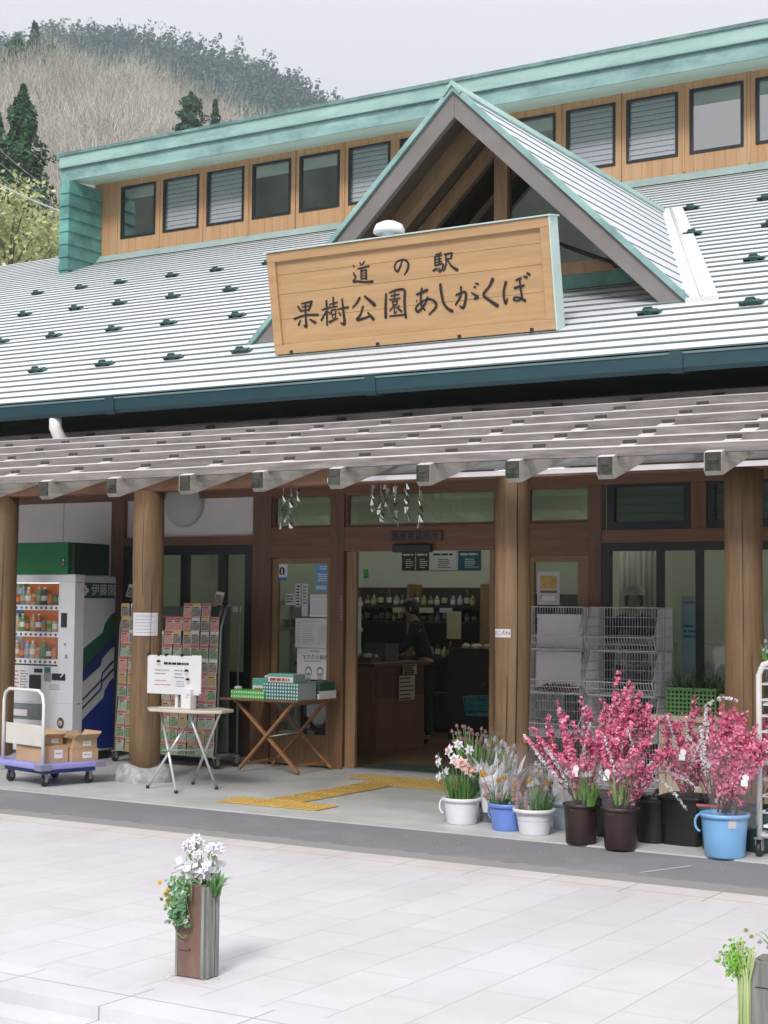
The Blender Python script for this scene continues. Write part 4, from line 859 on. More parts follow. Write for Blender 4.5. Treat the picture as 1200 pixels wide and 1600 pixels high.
MB().box((-11.76,y-.02,.455),(-11.55,y-.004,.52)).build('delivery_lip',PAPER,vm)
o_=notice('info_panel','x',-11.80,-11.55,.71,.955,y-.0005,lines=((.05,.45,.1,.9,5,1),(.5,.95,.1,.9,7,2)),inks=(PINKINK,GREYINK)); o_.parent=vm; o_.location=o_.location-vm.location
for k in ('label','category'): del o_[k]
mb=MB(); mb.lathe([(0,0),(.042,0),(.045,.004),(.042,.008),(0,.008)],n=20); mb.v=[(-11.10+p[0],y-.001-p[2],.405+p[1]*1.25) for p in mb.v]; mb.lathe([(0,0),(.03,0),(.03,.002),(0,.002)],n=16)
mb.v=[p if i<100 else (-11.10+p[0],y-.0095-p[2],.40+p[1]) for i,p in enumerate(mb.v)]; mb.m=[0 if i<80 else 1 for i in range(len(mb.f))]; mb.build('round_sticker',[mat('sticker_brown',(0.06,0.05,0.05),.5),mat('sticker_skin',(0.62,0.42,0.30),.5)],vm)
# graphics on the right side (X = VX1)
xs=VX1-.003
def side(name,poly,m,dx): MB().prism(poly,'x',xs,xs+dx).build(name,m,vm)
NAVY=mat('navy',(0.018,0.032,0.13),.4,var=.1); DKG=mat('dark_green',(0.015,0.085,0.038),.4,var=.1); DKT=mat('dark_teal',(0.018,0.05,0.055),.4,var=.1); STRIPE=mat('stripe_grey',(0.33,0.36,0.40),.4,var=.05)
side('logo_panel',[(11.90,1.675),(12.48,1.675),(12.48,1.835),(11.90,1.835)],DKT,.002)
side('graphic_green',[(11.885,.735),(11.885,1.09),(12.30,1.318),(12.33,1.405),(12.42,1.50),(12.49,1.53),(12.49,1.17),(12.31,1.15)],DKG,.0015)
side('graphic_navy',[(11.885,.737),(11.885,.87),(12.31,1.165),(12.49,1.30),(12.49,1.17),(12.43,1.15),(12.30,1.05),(12.28,.98)],NAVY,.0022)
side('graphic_blue',[(11.885,.14),(11.885,.348),(12.335,.648),(12.35,.717),(12.43,.818),(12.49,.85),(12.49,.12)],mat('royal_blue',(0.015,0.035,0.22),.4,var=.1),.0018)
for d in (0,.085): side('graphic_stripe',[(11.885,.455+d),(11.885,.475+d),(12.285,.745+d),(12.30,.82+d),(12.43,.92+d),(12.49,.95+d),(12.49,.93+d),(12.44,.90+d),(12.315,.81+d),(12.30,.735+d)],NAVY,.0026)
text('logo_lettering','伊藤園',.125,(xs+.004,12.30,1.755),PAPER_G,vm,frame=FACE_R)
mb=MB()
for (a,b) in ((0,.03),(.033,0),(0,-.03),(-.033,0)): mb.prism([(12.02+a+.024*math.cos(t),1.755+b+.024*math.sin(t)) for t in np.linspace(0,6.283,15)[:-1]],'x',xs+.003+.0003*(a>0)+.0006*(b>0),xs+.0042)
mb.build('logo_clover',PAPER_G,vm)
gbx=thing('green_box','plain green box with a small dark label on top of the vending machine','box',(-11.5,12.15,VH))
MB().box((VX0,VY0-.01,VH),(-11.045,12.42,2.245)).build('box_body',mat('green_box',(0.008,0.17,0.045),.5,var=.1,scale=3),gbx,bevel=.006)
MB().box((-11.04,VY0+.02,VH),(-10.98,12.42,2.235)).build('box_end',mat('green_box_end',(0.006,0.03,0.015),.5,var=.1),gbx)
mb=sheet_mb(-11.13,-11.075,1.99,2.085,VY0-.0105); bars(mb,-11.122,-11.085,2.0,2.035,VY0-.0127,2,1); mb.prism([(-11.102+.012*math.cos(t),2.06+.015*math.sin(t)) for t in np.linspace(0,6.283,12)[:-1]],'y',VY0-.0135,VY0-.0125,1); mb.build('box_label',[BLACKP,PAPER_G],gbx)

# ---------- wheeled rack of seed packets behind the pillar
FX0,FX1,FY0=-10.70,-9.40,12.22
rack=thing('seed_rack','tall grey wheeled display rack full of seed packets behind the round pillar','display rack',(-10.05,12.35,.012))
RACKM=mat('rack_grey',(0.20,0.22,0.21),.4,.2,var=.15)
mb=MB()
for x in (FX0,FX0+.06,FX1-.06,FX1): mb.tube([(x,FY0+.02,.12),(x,FY0+.075,1.40),(x,FY0+.17,1.62)],.011,8)
for x in (FX0,FX1): mb.tube([(x,FY0+.36,.12),(x,FY0+.36,1.62),(x,FY0+.22,1.66)],.011,8); mb.tube([(x,FY0+.02,.14),(x,FY0+.36,.14)],.011,8)
mb.tube([(FX0,FY0+.02,.13),(FX1,FY0+.02,.13)],.011,8); mb.tube([(FX0,FY0+.36,.13),(FX1,FY0+.36,.13)],.011,8)
mb.build('rack_frame',RACKM,rack)
MB().box((FX0+.02,FY0+.24,.16),(FX1-.02,FY0+.25,1.60)).build('rack_back',mat('rack_back',(0.06,0.07,0.065),.6,var=.2),rack)
ysl=lambda z: FY0+.02+.055*(z-.12)/1.28
for i in range(11):
    z=.14+.137*i; MB().box((FX0+.02,ysl(z)-.004,z-.018),(FX1-.02,ysl(z)+.03,z-.006)).build('rack_shelf',mat('shelf_red',(0.30,0.05,0.03),.5,var=.3),rack)
def caster(par,x,y,r=.05,z0=.012,m=BLACKP):
    mb=MB(); mb.lathe([(0,-.016),(r*.9,-.016),(r,-.010),(r,.010),(r*.9,.016),(0,.016)],n=18); mb.v=[(x+p[2],y+p[0],z0+r+p[1]) for p in mb.v]; w=mb.build('caster_wheel',m,par)
    mb=MB(); mb.box((x-.024,y-.02,z0+r*.9),(x-.018,y+.02,z0+2*r+.015)); mb.box((x+.018,y-.02,z0+r*.9),(x+.024,y+.02,z0+2*r+.015)); mb.box((x-.03,y-.03,z0+2*r+.015),(x+.03,y+.03,z0+2*r+.025)); mb.tube([(x-.026,y,z0+r),(x+.026,y,z0+r)],.012,8); mb.build('caster_fork',GREYM,w)
for x in (FX0,FX1): caster(rack,x,FY0+.03,.045); caster(rack,x,FY0+.34,.045)
HEAD=[mat('head_pink',(0.42,0.10,0.08),.5,var=.2,scale=20),mat('head_orange',(0.50,0.20,0.08),.5,var=.2,scale=20),GREENINK,mat('head_yellow',(0.62,0.42,0.06),.5),mat('head_white',(0.62,0.60,0.58),.5)]
PIC=[mat('pic_leaf',(0.02,0.09,0.03),.45,var=.9,scale=38,col2=(0.26,0.36,0.20)),mat('pic_carrot',(0.55,0.17,0.06),.45,var=.9,scale=38,col2=(0.20,0.34,0.12)),mat('pic_pale',(0.10,0.20,0.11),.45,var=.9,scale=38,col2=(0.45,0.50,0.38)),mat('pic_red',(0.42,0.08,0.08),.45,var=.8,scale=38,col2=(0.60,0.35,0.30)),mat('pic_dark',(0.05,0.05,0.05),.45,var=.9,scale=38,col2=(0.35,0.30,0.25))]
PKM=mat('packet_white',(0.42,0.41,0.39),.45,var=.08)
def packet_proto(hd,pc):
    mb=MB(); w,h=.105,.135
    mb.box((-w/2,-.003,0),(w/2,.003,h)); mb.box((-w/2+.004,-.0042,h*.78),(w/2-.004,-.003,h-.004),1); mb.box((-w/2+.008,-.0042,.008),(w/2-.008,-.003,h*.62),2); mb.box((-w/2+.012,-.0042,h*.65),(w/2-.03,-.003,h*.72),3)
    me=mb.build('seed_packet',[PKM,HEAD[hd],PIC[pc],INK]); return me
KIND=[(0,0,'red topped seed packet with a leafy green picture in the wheeled rack'),(1,0,'orange topped seed packet with a leafy green picture in the wheeled rack'),(0,2,'red topped seed packet with a pale green picture in the wheeled rack'),(1,1,'orange topped seed packet with a carrot coloured picture in the wheeled rack'),(2,0,'green topped seed packet with a leafy picture in the wheeled rack'),(3,4,'yellow topped seed packet with a dark picture in the wheeled rack'),(4,4,'white topped seed packet with a dark picture in the wheeled rack'),(0,3,'red topped seed packet with a red picture in the wheeled rack')]
protos=[packet_proto(a,b) for a,b,_ in KIND]; used=set(); rg=random.Random(4)
for i in range(11):
    z=.125+.137*i
    for j in range(11):
        x=FX0+.075+.115*j
        if i==10 and (2<=j<=6 or j>9): continue
        if i==9 and 3<=j<=4: continue
        k=rg.choice([5,6,6,7]) if i>=8 else (rg.choice([6,4]) if i==6 and j>5 else rg.choice([0,0,1,2,3,2,0,1,4 if i%3==2 else 0,7]))
        p=protos[k]; c=p if k not in used else p.copy()
        if k in used: COL.objects.link(c)
        used.add(k); c.location=(x+rg.uniform(-.006,.006),ysl(z)-.012+rg.uniform(-.004,.004),z+rg.uniform(-.003,.004)); c.rotation_euler=(math.atan(-.045)+rg.uniform(-.05,.03),rg.uniform(-.03,.03),rg.uniform(-.06,.06)); tag(c,KIND[k][2],'seed packet','seed packets in the wheeled rack')
for (x,z,k,l) in ((-10.56,1.60,5,'dark seed packet raised on the left top corner of the wheeled rack'),(-10.66,1.69,6,'pale packet crowning the left top corner of the wheeled rack'),(-9.52,1.62,6,'white seed packet standing alone on the right top of the wheeled rack')):
    c=protos[k].copy(); COL.objects.link(c); c.location=(x,FY0+.16,z); c.rotation_euler=(-.25,.12,0); tag(c,l,'seed packet'); 
    if 'group' in c: del c['group']

# ---------- notices on the pillars
def curved_notice(name,label,px,r,a0,a1,z0,z1,base,cat,nlines=0,ink=GREYINK,txt=None):
    mb=MB(); n=10
    def strip(aa,bb,za,zb,rr,mi,k=n):
        V=[];b=len(mb.v)
        for i in range(k+1):
            t=aa+(bb-aa)*i/k; mb.v += [(px+rr*math.cos(t),11.1+rr*math.sin(t),za),(px+rr*math.cos(t),11.1+rr*math.sin(t),zb),(px+(rr-.0015)*math.cos(t),11.1+(rr-.0015)*math.sin(t),za),(px+(rr-.0015)*math.cos(t),11.1+(rr-.0015)*math.sin(t),zb)]
        for i in range(k):
            c=b+4*i
            for q in ((c,c+4,c+5,c+1),(c+2,c+3,c+7,c+6)): mb.f.append(q); mb.m.append(mi); mb.s.append(True)
    strip(a0,a1,z0,z1,r,0)
    rg=random.Random(3)
    for i in range(nlines):
        zz=z1-(z1-z0)*(i+1)/(nlines+1.0); strip(a0+.12*(a1-a0),a1-(.12+.25*rg.random())*(a1-a0),zz-.004,zz+.003,r+.0008,1,6)
    o=tag(mb.build(name,[base,ink]),label,cat)
    if txt:
        tx=text('lettering',txt,(z1-z0)*.62,(0,0,0),INK,None); am=(a0+a1)/2
        for v in tx.data.vertices:
            x,h,zv=v.co; t=am+x/r; rr=r+.0018+h*0; v.co=Vector((px+rr*math.cos(t),11.1+rr*math.sin(t),(z0+z1)/2+zv))-o.location
        tx.parent=o; tx.location=(0,0,0)
    return o
ca=math.atan2(-11.1,9.34)
curved_notice('pillar_notice','white printed sheet taped round the second pillar above the small table',-9.34,.1465,ca-1.05,ca+.72,1.335,1.545,PAPER,'notice',6,mat('faint_ink',(0.45,0.45,0.58),.7))
ca=math.atan2(-11.1,5.59)
curved_notice('pillar_label','small white label with black letters on the split pillar right of the door',-5.59,.1465,ca-1.22,ca-.10,1.392,1.458,PAPER,'label',0,INK,'のこのN')

# ---------- small folding table with notice stand
tb=thing('folding_table','small pale folding table with crossed steel legs before the second pillar','table',(-8.62,10.80,.012))
mb=MB(); mb.prism([(-9.0,10.72),(-8.86,10.58),(-8.36,10.60),(-8.19,10.74),(-8.22,10.95),(-8.40,11.05),(-8.84,11.03),(-8.98,10.92)],'z',.690,.716); mb.build('tabletop',mat('tabletop_cream',(0.60,0.55,0.46),.5,var=.08),tb,bevel=.006)
for (f,t_) in (((-8.93,10.66),(-8.62,10.92)),((-8.50,10.52),(-8.90,10.78)),((-8.79,11.12),(-8.30,10.86)),((-8.39,10.94),(-8.52,10.70))):
    l=MB().tube([(f[0],f[1],.03),(t_[0],t_[1],.69)],.0125,10).build('leg',mat('chrome_leg',(0.62,0.63,0.65),.25,.5,var=.05),tb); MB().tube([(f[0],f[1],.012),(f[0],f[1],.04)],.016,10).build('foot_cap',BLACKP,l)
MB().tube([(-8.72,10.59,.36),(-8.46,10.82,.36)],.006,6).build('brace',GREYM,tb)
st=thing('notice_stand','white double notice board on a slim white stand on the small table','notice stand',(-8.72,10.78,.717))
mb=MB(); mb.prism([(-8.86,10.70),(-8.60,10.70),(-8.60,10.86),(-8.86,10.86)],'z',.717,.722); mb.box((-8.735,10.775,.722),(-8.705,10.795,.90)); mb.build('stand_foot',WHITE,st)
mb=MB(); mb.box((-9.03,10.745,.835),(-8.45,10.76,1.175)); mb.box((-8.53,10.742,.85),(-8.425,10.752,1.182)); mb.build('board',WHITE,st,bevel=.004)
mb=MB(); y_=10.7415
bars(mb,-8.84,-8.56,1.09,1.12,y_,1,0,.7,.05,3); bars(mb,-8.94,-8.77,1.00,1.06,y_,2,1,.22,.3,4); bars(mb,-8.72,-8.60,.97,1.06,y_,3,1,.25,.3,5); bars(mb,-8.94,-8.76,.90,.97,y_,2,2,.2,.3,6); bars(mb,-8.70,-8.60,.90,.96,y_,3,1,.25,.3,7)
for (cx_,cz_) in ((-8.90,1.105),(-8.585,1.03),(-8.57,.955)):
    mb.prism([(cx_+.022*math.cos(t),cz_+.024*math.sin(t)) for t in np.linspace(0,6.283,14)[:-1]],'y',y_-.001,y_-.0004,3); mb.prism([(cx_+.025*math.cos(t),cz_+.006+.024*math.sin(t)) for t in np.linspace(.1,3.04,10)],'y',y_-.0016,y_-.001,0)
mb.build('lettering',[INK,GREYINK,PINKINK,mat('skin_print',(0.66,0.55,0.44),.6)],st)
mb=MB()
for x in (-9.02,-8.90,-8.82,-8.64): mb.box((x-.012,10.738,1.168),(x+.012,10.765,1.192))
mb.build('clips',BLACKP,st)
ct=thing('paper_carton','plain white paper carton standing on the small table','carton',(-8.555,10.74,.717)); MB().box((-8.61,10.70,.717),(-8.505,10.78,.885)).build('carton_body',WHITE,ct,bevel=.003); mb=MB(); bars(mb,-8.55,-8.515,.81,.85,10.699,2,0,.3); mb.build('carton_print',GREYINK,ct)
# ---------- platform trolley with cartons
TL=thing('platform_trolley','lavender blue platform trolley with white tubular handle at the left edge of the porch','trolley',(-9.66,10.10,.012))
LAV=mat('lavender_plastic',(0.30,0.30,0.66),.4,var=.08); 
ROT=R(-14)
def L(x,y,z): c,s=math.cos(ROT),math.sin(ROT); return (-9.66+x*c-y*s,10.10+x*s+y*c,z)
def lbox(mb,a,b,m=0):
    n=len(mb.v); mb.box(a,b,m); mb.v[n:]=[L(*p) for p in mb.v[n:]]; return mb
mb=MB(); lbox(mb,(-.78,0,.165),(.0,.66,.215)); mb.build('deck',LAV,TL,bevel=.012)
mb=MB(); lbox(mb,(-.70,.06,.125),(-.06,.6,.164)); mb.build('under_frame',mat('navy_plastic',(0.03,0.05,0.22),.5,var=.2),TL)
for (qa,qb) in (((-.10,-.008,.160),(.006,.10,.212)),((-.06,.56,.160),(.006,.666,.212))): mb=MB(); lbox(mb,qa,qb); mb.build('corner_buffer',mat('buffer_grey',(0.22,0.22,0.30),.6),TL)
for (x,y_) in ((-.66,.10),(-.10,.10),(-.66,.56),(-.10,.56)):
    p=L(x,y_,0); caster(TL,p[0],p[1],.048)
mb=MB(); mb.tube([L(-.06,.05,.21),L(-.06,.05,.74),L(-.085,.05,.815),L(-.15,.05,.85),L(-.63,.05,.85),L(-.695,.05,.815),L(-.72,.05,.74),L(-.72,.05,.21)],.0155,12); mb.build('handle',PVC,TL)
mb=MB(); lbox(mb,(-.70,.06,.36),(-.08,.072,.545)); mb.build('handle_board',mat('board_ivory',(0.62,0.60,0.56),.5,var=.05),TL,bevel=.003)
CARD=mat('cardboard',(0.46,0.31,0.19),.8,var=.1,scale=5); CARDIN=mat('cardboard_inside',(0.20,0.13,0.08),.85,var=.1)
def carton(label,x0,x1,y0,y1,z0,z1,open_=False,group='cartons on the trolley'):
    c=L((x0+x1)/2,(y0+y1)/2,z0); t=thing('cardboard_box',label,'carton',c,group); mb=MB()
    if not open_: lbox(mb,(x0,y0,z0),(x1,y1,z1)); lbox(mb,(x0+.001,(y0+y1)/2-.02,z1),(x1-.001,(y0+y1)/2+.02,z1+.001),1)
    else:
        w=.005; lbox(mb,(x0,y0,z0),(x1,y1,z0+w)); lbox(mb,(x0,y0,z0+w),(x0+w,y1,z1)); lbox(mb,(x1-w,y0,z0+w),(x1,y1,z1)); lbox(mb,(x0+w,y0,z0+w),(x1-w,y0+w,z1)); lbox(mb,(x0+w,y1-w,z0+w),(x1-w,y1,z1))
    mb.build('box_body',[CARD,mat('tape',(0.52,0.40,0.26),.35)],t)
    if open_:
        mb=MB(); k=(y1-y0)*.33
        mb.quad(L(x0,y0,z1),L(x1,y0,z1),L(x1,y0-k*.8,z1+k*.25),L(x0,y0-k*.8,z1+k*.25)); mb.quad(L(x1,y0,z1),L(x1,y1,z1),L(x1+k*.7,y1,z1+k*.5),L(x1+k*.7,y0,z1+k*.5)); mb.quad(L(x0,y1,z1),L(x1,y1,z1),L(x1,y1+k*.6,z1+k*.7),L(x0,y1+k*.6,z1+k*.7)); mb.quad(L(x0,y0,z1),L(x0,y1,z1),L(x0-k*.6,y1,z1+k*.6),L(x0-k*.6,y0,z1+k*.6))
        f=mb.build('box_flaps',CARD,t); s=f.modifiers.new('thick','SOLIDIFY'); s.thickness=.004
    mb=MB(); lbox(mb,(x1,y0+(y1-y0)*.4,z0+(z1-z0)*.25),(x1+.001,y0+(y1-y0)*.75,z0+(z1-z0)*.75)); lbox(mb,(x1+.001,y0+(y1-y0)*.45,z0+(z1-z0)*.5),(x1+.0016,y0+(y1-y0)*.7,z0+(z1-z0)*.56),1); mb.build('box_label',[PAPER,GREYINK],t); return t
carton('closed flat cardboard box at the front of the trolley beside its handle',-.56,-.09,.09,.33,.216,.365)
carton('closed cardboard box at the trolley\'s rear right corner, under an open one',-.34,-.05,.345,.62,.216,.325)
carton('open cardboard box with raised flaps stacked at the rear right of the trolley',-.33,-.06,.36,.61,.327,.415,True)
carton('open cardboard box perched behind the handle on the front closed box',-.50,-.16,.12,.32,.367,.435,True)

# ---------- wooden folding table with cartons beside the door
ft=thing('wooden_table','wooden folding table with crossed legs holding small cartons before the glazed door leaf','table',(-8.86,12.55,.012))
WOODL=mat('leg_timber',(0.34,0.165,0.07),.5,var=.2,scale=3,stretch=(3,3,3)); TTOP=mat('table_timber',(0.20,0.10,0.05),.5,var=.2,scale=4,stretch=(1,8,8))
mb=MB()
for i in range(7): mb.box((-9.32,12.18+.102*i,.700),(-8.40,12.275+.102*i,.718))
mb.build('tabletop',TTOP,ft,bevel=.003)
for yy,dy in ((12.27,0),(12.84,0)):
    for (a,b,o_) in ((-9.14,-8.50,0),(-8.46,-9.22,.034)):
        l=MB().beam((a,yy+o_,.03),(b,yy+o_,.70),.026,.040,(0,1,0)); l.build('leg',WOODL,ft,bevel=.004)
mb=MB(); mb.beam((-9.20,12.27,.685),(-9.20,12.86,.685),.03,.03); mb.beam((-8.50,12.27,.685),(-8.50,12.86,.685),.03,.03); mb.beam((-9.08,12.30,.09),(-9.08,12.84,.09),.02,.02); mb.beam((-8.52,12.30,.09),(-8.52,12.84,.09),.02,.02); mb.build('rails',WOODL,ft)
MB().tube([(-8.80,12.30,.36),(-8.80,12.86,.37)],.006,6).build('stay_cord',PVC,ft)
def goods(label,x0,x1,y0,y1,z0,z1,base,dots=None,band=None,side=None,group='small cartons on the wooden table',txt=None):
    mb=MB().box((x0,y0,z0),(x1,y1,z1)); mats=[base,PAPER,band or base,side or base,REDINK]
    if side: mb.box((x1,y0+.004,z0+.004),(x1+.0008,y1-.004,z1-.004),3)
    if band: mb.box((x0+.001,y0-.0008,z1-(z1-z0)*.36),(x1-.001,y0,z1-.002),2); mb.box((x0+.001,y0+.002,z1),(x1-.001,y1-.002,z1+.0008),2)
    if dots:
        nx,nz=dots
        for i in range(nx):
            for j in range(nz):
                cx_=x0+(x1-x0)*(i+.5)/nx; cz_=z0+(z1-z0)*(j+.5)/nz; r=min((x1-x0)/nx,(z1-z0)/nz)*.36
                mb.prism([(cx_+r*.8*math.cos(t),cz_+r*math.sin(t)) for t in np.linspace(0,6.283,9)[:-1]],'y',y0-.0008,y0,1)
    else: bars(mb,x0+.02,x1-.02,z0+.006,z0+(z1-z0)*.55,y0-.0006,1,4,.75,.1,int(abs(x0*97)%9))
    return tag(mb.build('small_carton',mats),label,'carton',group)
TEALB=mat('carton_teal',(0.02,0.19,0.17),.45,var=.1); GREENB=mat('carton_green',(0.09,0.46,0.08),.45,var=.1); CGREY=mat('carton_grey',(0.36,0.39,0.42),.5,var=.06); TEALL=mat('carton_mint',(0.10,0.42,0.34),.45,var=.1)
goods('bright green carton with rows of white dots at the left end of the wooden table',-9.20,-8.80,12.20,12.40,.719,.80,GREENB,(14,2))
goods('dark teal carton with rows of white dots in the middle of the wooden table',-8.83,-8.415,12.22,12.52,.719,.885,TEALB,(13,5),side=CGREY)
goods('white and mint carton behind the bright green one on the wooden table',-9.10,-8.86,12.42,12.62,.719,.905,PAPER,band=TEALL)
goods('white carton with mint band lying on top of the dotted teal carton',-8.79,-8.50,12.25,12.46,.887,.965,PAPER,band=TEALL,side=CGREY)
goods('flat green banded carton at the rear right of the wooden table, bottom one',-8.62,-8.405,12.56,12.86,.719,.795,PAPER,band=mat('band_green',(0.02,0.16,0.08),.5),side=None)
goods('pale blue carton left on top of the flat green banded carton',-8.65,-8.53,12.57,12.84,.797,.875,mat('carton_pale',(0.40,0.52,0.55),.5,var=.05),band=TEALL)
goods('dark green carton with red print on top of the flat banded carton',-8.525,-8.405,12.57,12.84,.797,.88,mat('carton_dkgreen',(0.02,0.09,0.06),.5,var=.1))
for (x,y_,z,l) in ((-9.17,12.28,.801,'crumpled white tag on the bright green carton'),(-8.97,12.50,.907,'crumpled pinkish tag on the white and mint carton')):
    mb=MB(); mb.lathe([(0,0),(.03,.004),(.034,.018),(.02,.03),(0,.034)],(x,y_,z),9,smooth=False,flute=.18); tag(mb.build('paper_tag',PAPER),l,'tag')

# ---------- notices on the glazed leaf
fx=lambda u:-9.258+(u-433)*.00783; fz=lambda v:2.05-(v-880)*.00646; YN=12.998
def pn(name,label,u0,u1,v0,v1,y,**k): return notice(name,label,fx(u0),fx(u1),fz(v1),fz(v0),y,**k)
def ex1(mb):
    x0,x1,z0,z1=fx(434),fx(451),fz(907),fz(881); cx_=(x0+x1)/2; cz_=z0+(z1-z0)*.52; mb.prism([(cx_+.035*math.cos(t),cz_+.05*math.sin(t)) for t in np.linspace(-.6,3.74,14)],'y',y_n-.003,y_n-.0022,1); mb.box((cx_-.01,y_n-.0036,cz_-.02),(cx_+.01,y_n-.003,cz_+.03),0); mb.box((x0,y_n-.003,z0),(x1,y_n-.0022,z0+.03),2)
y_n=YN+.018
pn('notice','small white notice with a dark blue figure at the top left of the glazed leaf',434,451,881,907,y_n,lines=(),inks=(INK,BLUEINK),extra=ex1)
pn('notice','blue and white poster at the top right of the glazed leaf',496,524,880,925,y_n,base=mat('sky_poster',(0.10,0.34,0.62),.5,var=.2,scale=6),lines=((.2,.8,.75,.92,2,1),(.1,.9,.35,.65,4,1),(.0,.99,.0,.3,1,2)),inks=(PAPER,PAPER_G))
pn('notice','narrow strip notice with grey characters, left of two strips on the glazed leaf',464,472.5,912,949,y_n,base=PAPER_G,lines=((.2,.85,.05,.95,7,1),),inks=(INK,))
pn('notice','narrow strip notice with grey characters, right of two strips on the glazed leaf',474,484,912,963,y_n,base=PAPER_G,lines=((.2,.85,.35,.95,6,1),),inks=(GREYINK,))
pn('notice','wide white printed sheet below the blue poster on the glazed leaf',487,527,929,964,y_n,lines=((.05,.95,.82,.95,1),(.05,.95,.1,.75,9)),inks=(PAPER_G,))
pn('notice','small pale printed card at the left of the narrow strips on the glazed leaf',449,463,928,946,y_n,base=PAPER_G,lines=((.1,.9,.2,.9,3),),inks=(INK,))
pn('notice','large white table sheet in the middle of the glazed leaf',465,521,966,1012,y_n,lines=((.05,.14,.1,.9,8),(.2,.95,.85,.95,1),(.2,.6,.1,.8,10),(.62,.95,.1,.8,10)),inks=(PAPER_G,))
m_=pn('notice','white mask wearing notice with two drawn faces low on the glazed leaf',468,524,1013,1061,y_n,lines=((.35,.65,.88,.95,1),(.2,.9,.56,.62,1)),inks=(GREYINK,),
  extra=lambda mb:[(mb.prism([(cx_+.042*math.cos(t),cz_+.055*math.sin(t)) for t in np.linspace(0,6.283,20)[:-1]],'y',y_n-.0030,y_n-.0022,1),mb.prism([(cx_+.030*math.cos(t),cz_-.008+.04*math.sin(t)) for t in np.linspace(0,6.283,20)[:-1]],'y',y_n-.0037,y_n-.003,0),mb.box((cx_-.02,y_n-.0043,cz_-.035),(cx_+.02,y_n-.0037,cz_-.012),1),mb.box((cx_-.03,y_n-.003,cz_-.085),(cx_+.03,y_n-.0022,cz_-.062),1)) for cx_,cz_ in ((fx(486),fz(1049)),(fx(504),fz(1049)))])
t_=text('lettering','マスクの着用',.052,(fx(496),y_n-.003,fz(1027)),INK,m_)
mb=MB(); rgp=random.Random(2)
for i in range(9):
    zc=fz(932)-.0285*i; x_=fx(539); mb.box((x_-.014,12.968,zc-.003),(x_+.014,12.9695,zc+.002)); mb.box((x_-.012+.006*rgp.random(),12.968,zc-.012),(x_-.006+.01*rgp.random(),12.9694,zc+.009)); mb.box((x_-.012,12.968,zc-.011),(x_+.012,12.9693,zc-.007))
tag(mb.build('pink_lettering',PINKINK),'vertical line of small pink characters on the post left of the door','lettering')
# plaque above the door
pq=thing('wooden_plaque','dark wooden plaque with black characters above the shop door','plaque',(-7.57,12.96,2.30)); MB().box((-7.86,12.945,2.25),(-7.285,12.969,2.35)).build('board',mat('plaque_wood',(0.13,0.075,0.065),.6,var=.2,scale=4,stretch=(.6,6,6)),pq,bevel=.004); text('lettering','農産物直売所',.088,(-7.575,12.9445,2.30),INK,pq,bold=.0015)
# orange poster on right sidelight, white sticker on window, banner
def ex2(mb): 
    for (a,b,c,d,i) in ((-6.27,-6.10,1.80,1.92,2),(-6.27,-6.10,1.76,1.785,1),(-6.25,-6.12,1.69,1.735,3)): mb.box((a,y_n-.003,c),(b,y_n-.0022,d),i)
notice('poster','ochre framed poster on the glass right of the split pillar',-6.30,-6.075,1.65,1.955,y_n,base=PAPER_G,lines=((.1,.9,.2,.3,2,1),),inks=(mat('brown_ink',(0.20,0.10,0.05),.6),mat('ochre_ink',(0.50,0.33,0.09),.6,var=.25,scale=20),PAPER),cat='poster',extra=ex2)
notice('sticker','small white sticker on the dark window left of the door',-9.80,-9.69,1.545,1.605,13.012,lines=(),cat='sticker')
notice('banner','tall pale blue and white banner hanging behind the right window',-4.98,-4.80,1.05,1.74,13.22,base=mat('banner_blue',(0.45,0.66,0.85),.6,var=.2,scale=3),lines=((.1,.9,.88,.96,1,1),(.1,.9,.45,.65,3,2)),inks=(PINKINK,BLUEINK),cat='banner')

# ---------- twisted foil spinners hanging before the transoms
FOIL=mat('foil',(0.62,0.66,0.58),.18,.9,var=.2,scale=30)
def spinner(label,cx_,strands,seed,spread):
    rg=random.Random(seed); t=thing('foil_spinner',label,'hanging ornament',(cx_,12.6,2.95),'foil spinners under the porch ceiling'); 
    for s in range(strands):
        x=cx_+spread*(s/(max(1,strands-1))-.5)+rg.uniform(-.02,.02); y_=12.6+rg.uniform(-.05,.05); z=3.0; mb=MB(); mb.tube([(x,y_,3.3),(x,y_,2.45)],.002,4,caps=False); n=rg.randint(5,9); zz=2.80-rg.uniform(0,.1)
        for i in range(n):
            a=rg.uniform(0,3.14); w=.022; L_=rg.uniform(.03,.08); q=Vector((math.cos(a)*w,math.sin(a)*w,0)); o=Vector((x+rg.uniform(-.02,.02),y_,zz)); mb.quad(o-q,o+q,o+q*.3+Vector((rg.uniform(-.03,.03),0,-L_)),o-q*.3+Vector((rg.uniform(-.03,.03),0,-L_))); zz-=L_*.8
            if zz<2.36: break
        f=mb.build('foil_strand',FOIL,t); m=f.modifiers.new('t','SOLIDIFY'); m.thickness=.0015
spinner('twisted foil spinner hanging before the narrow left transom',-8.78,3,3,.20)
spinner('wider cluster of twisted foil spinners hanging before the transom over the door',-7.62,6,8,.50)
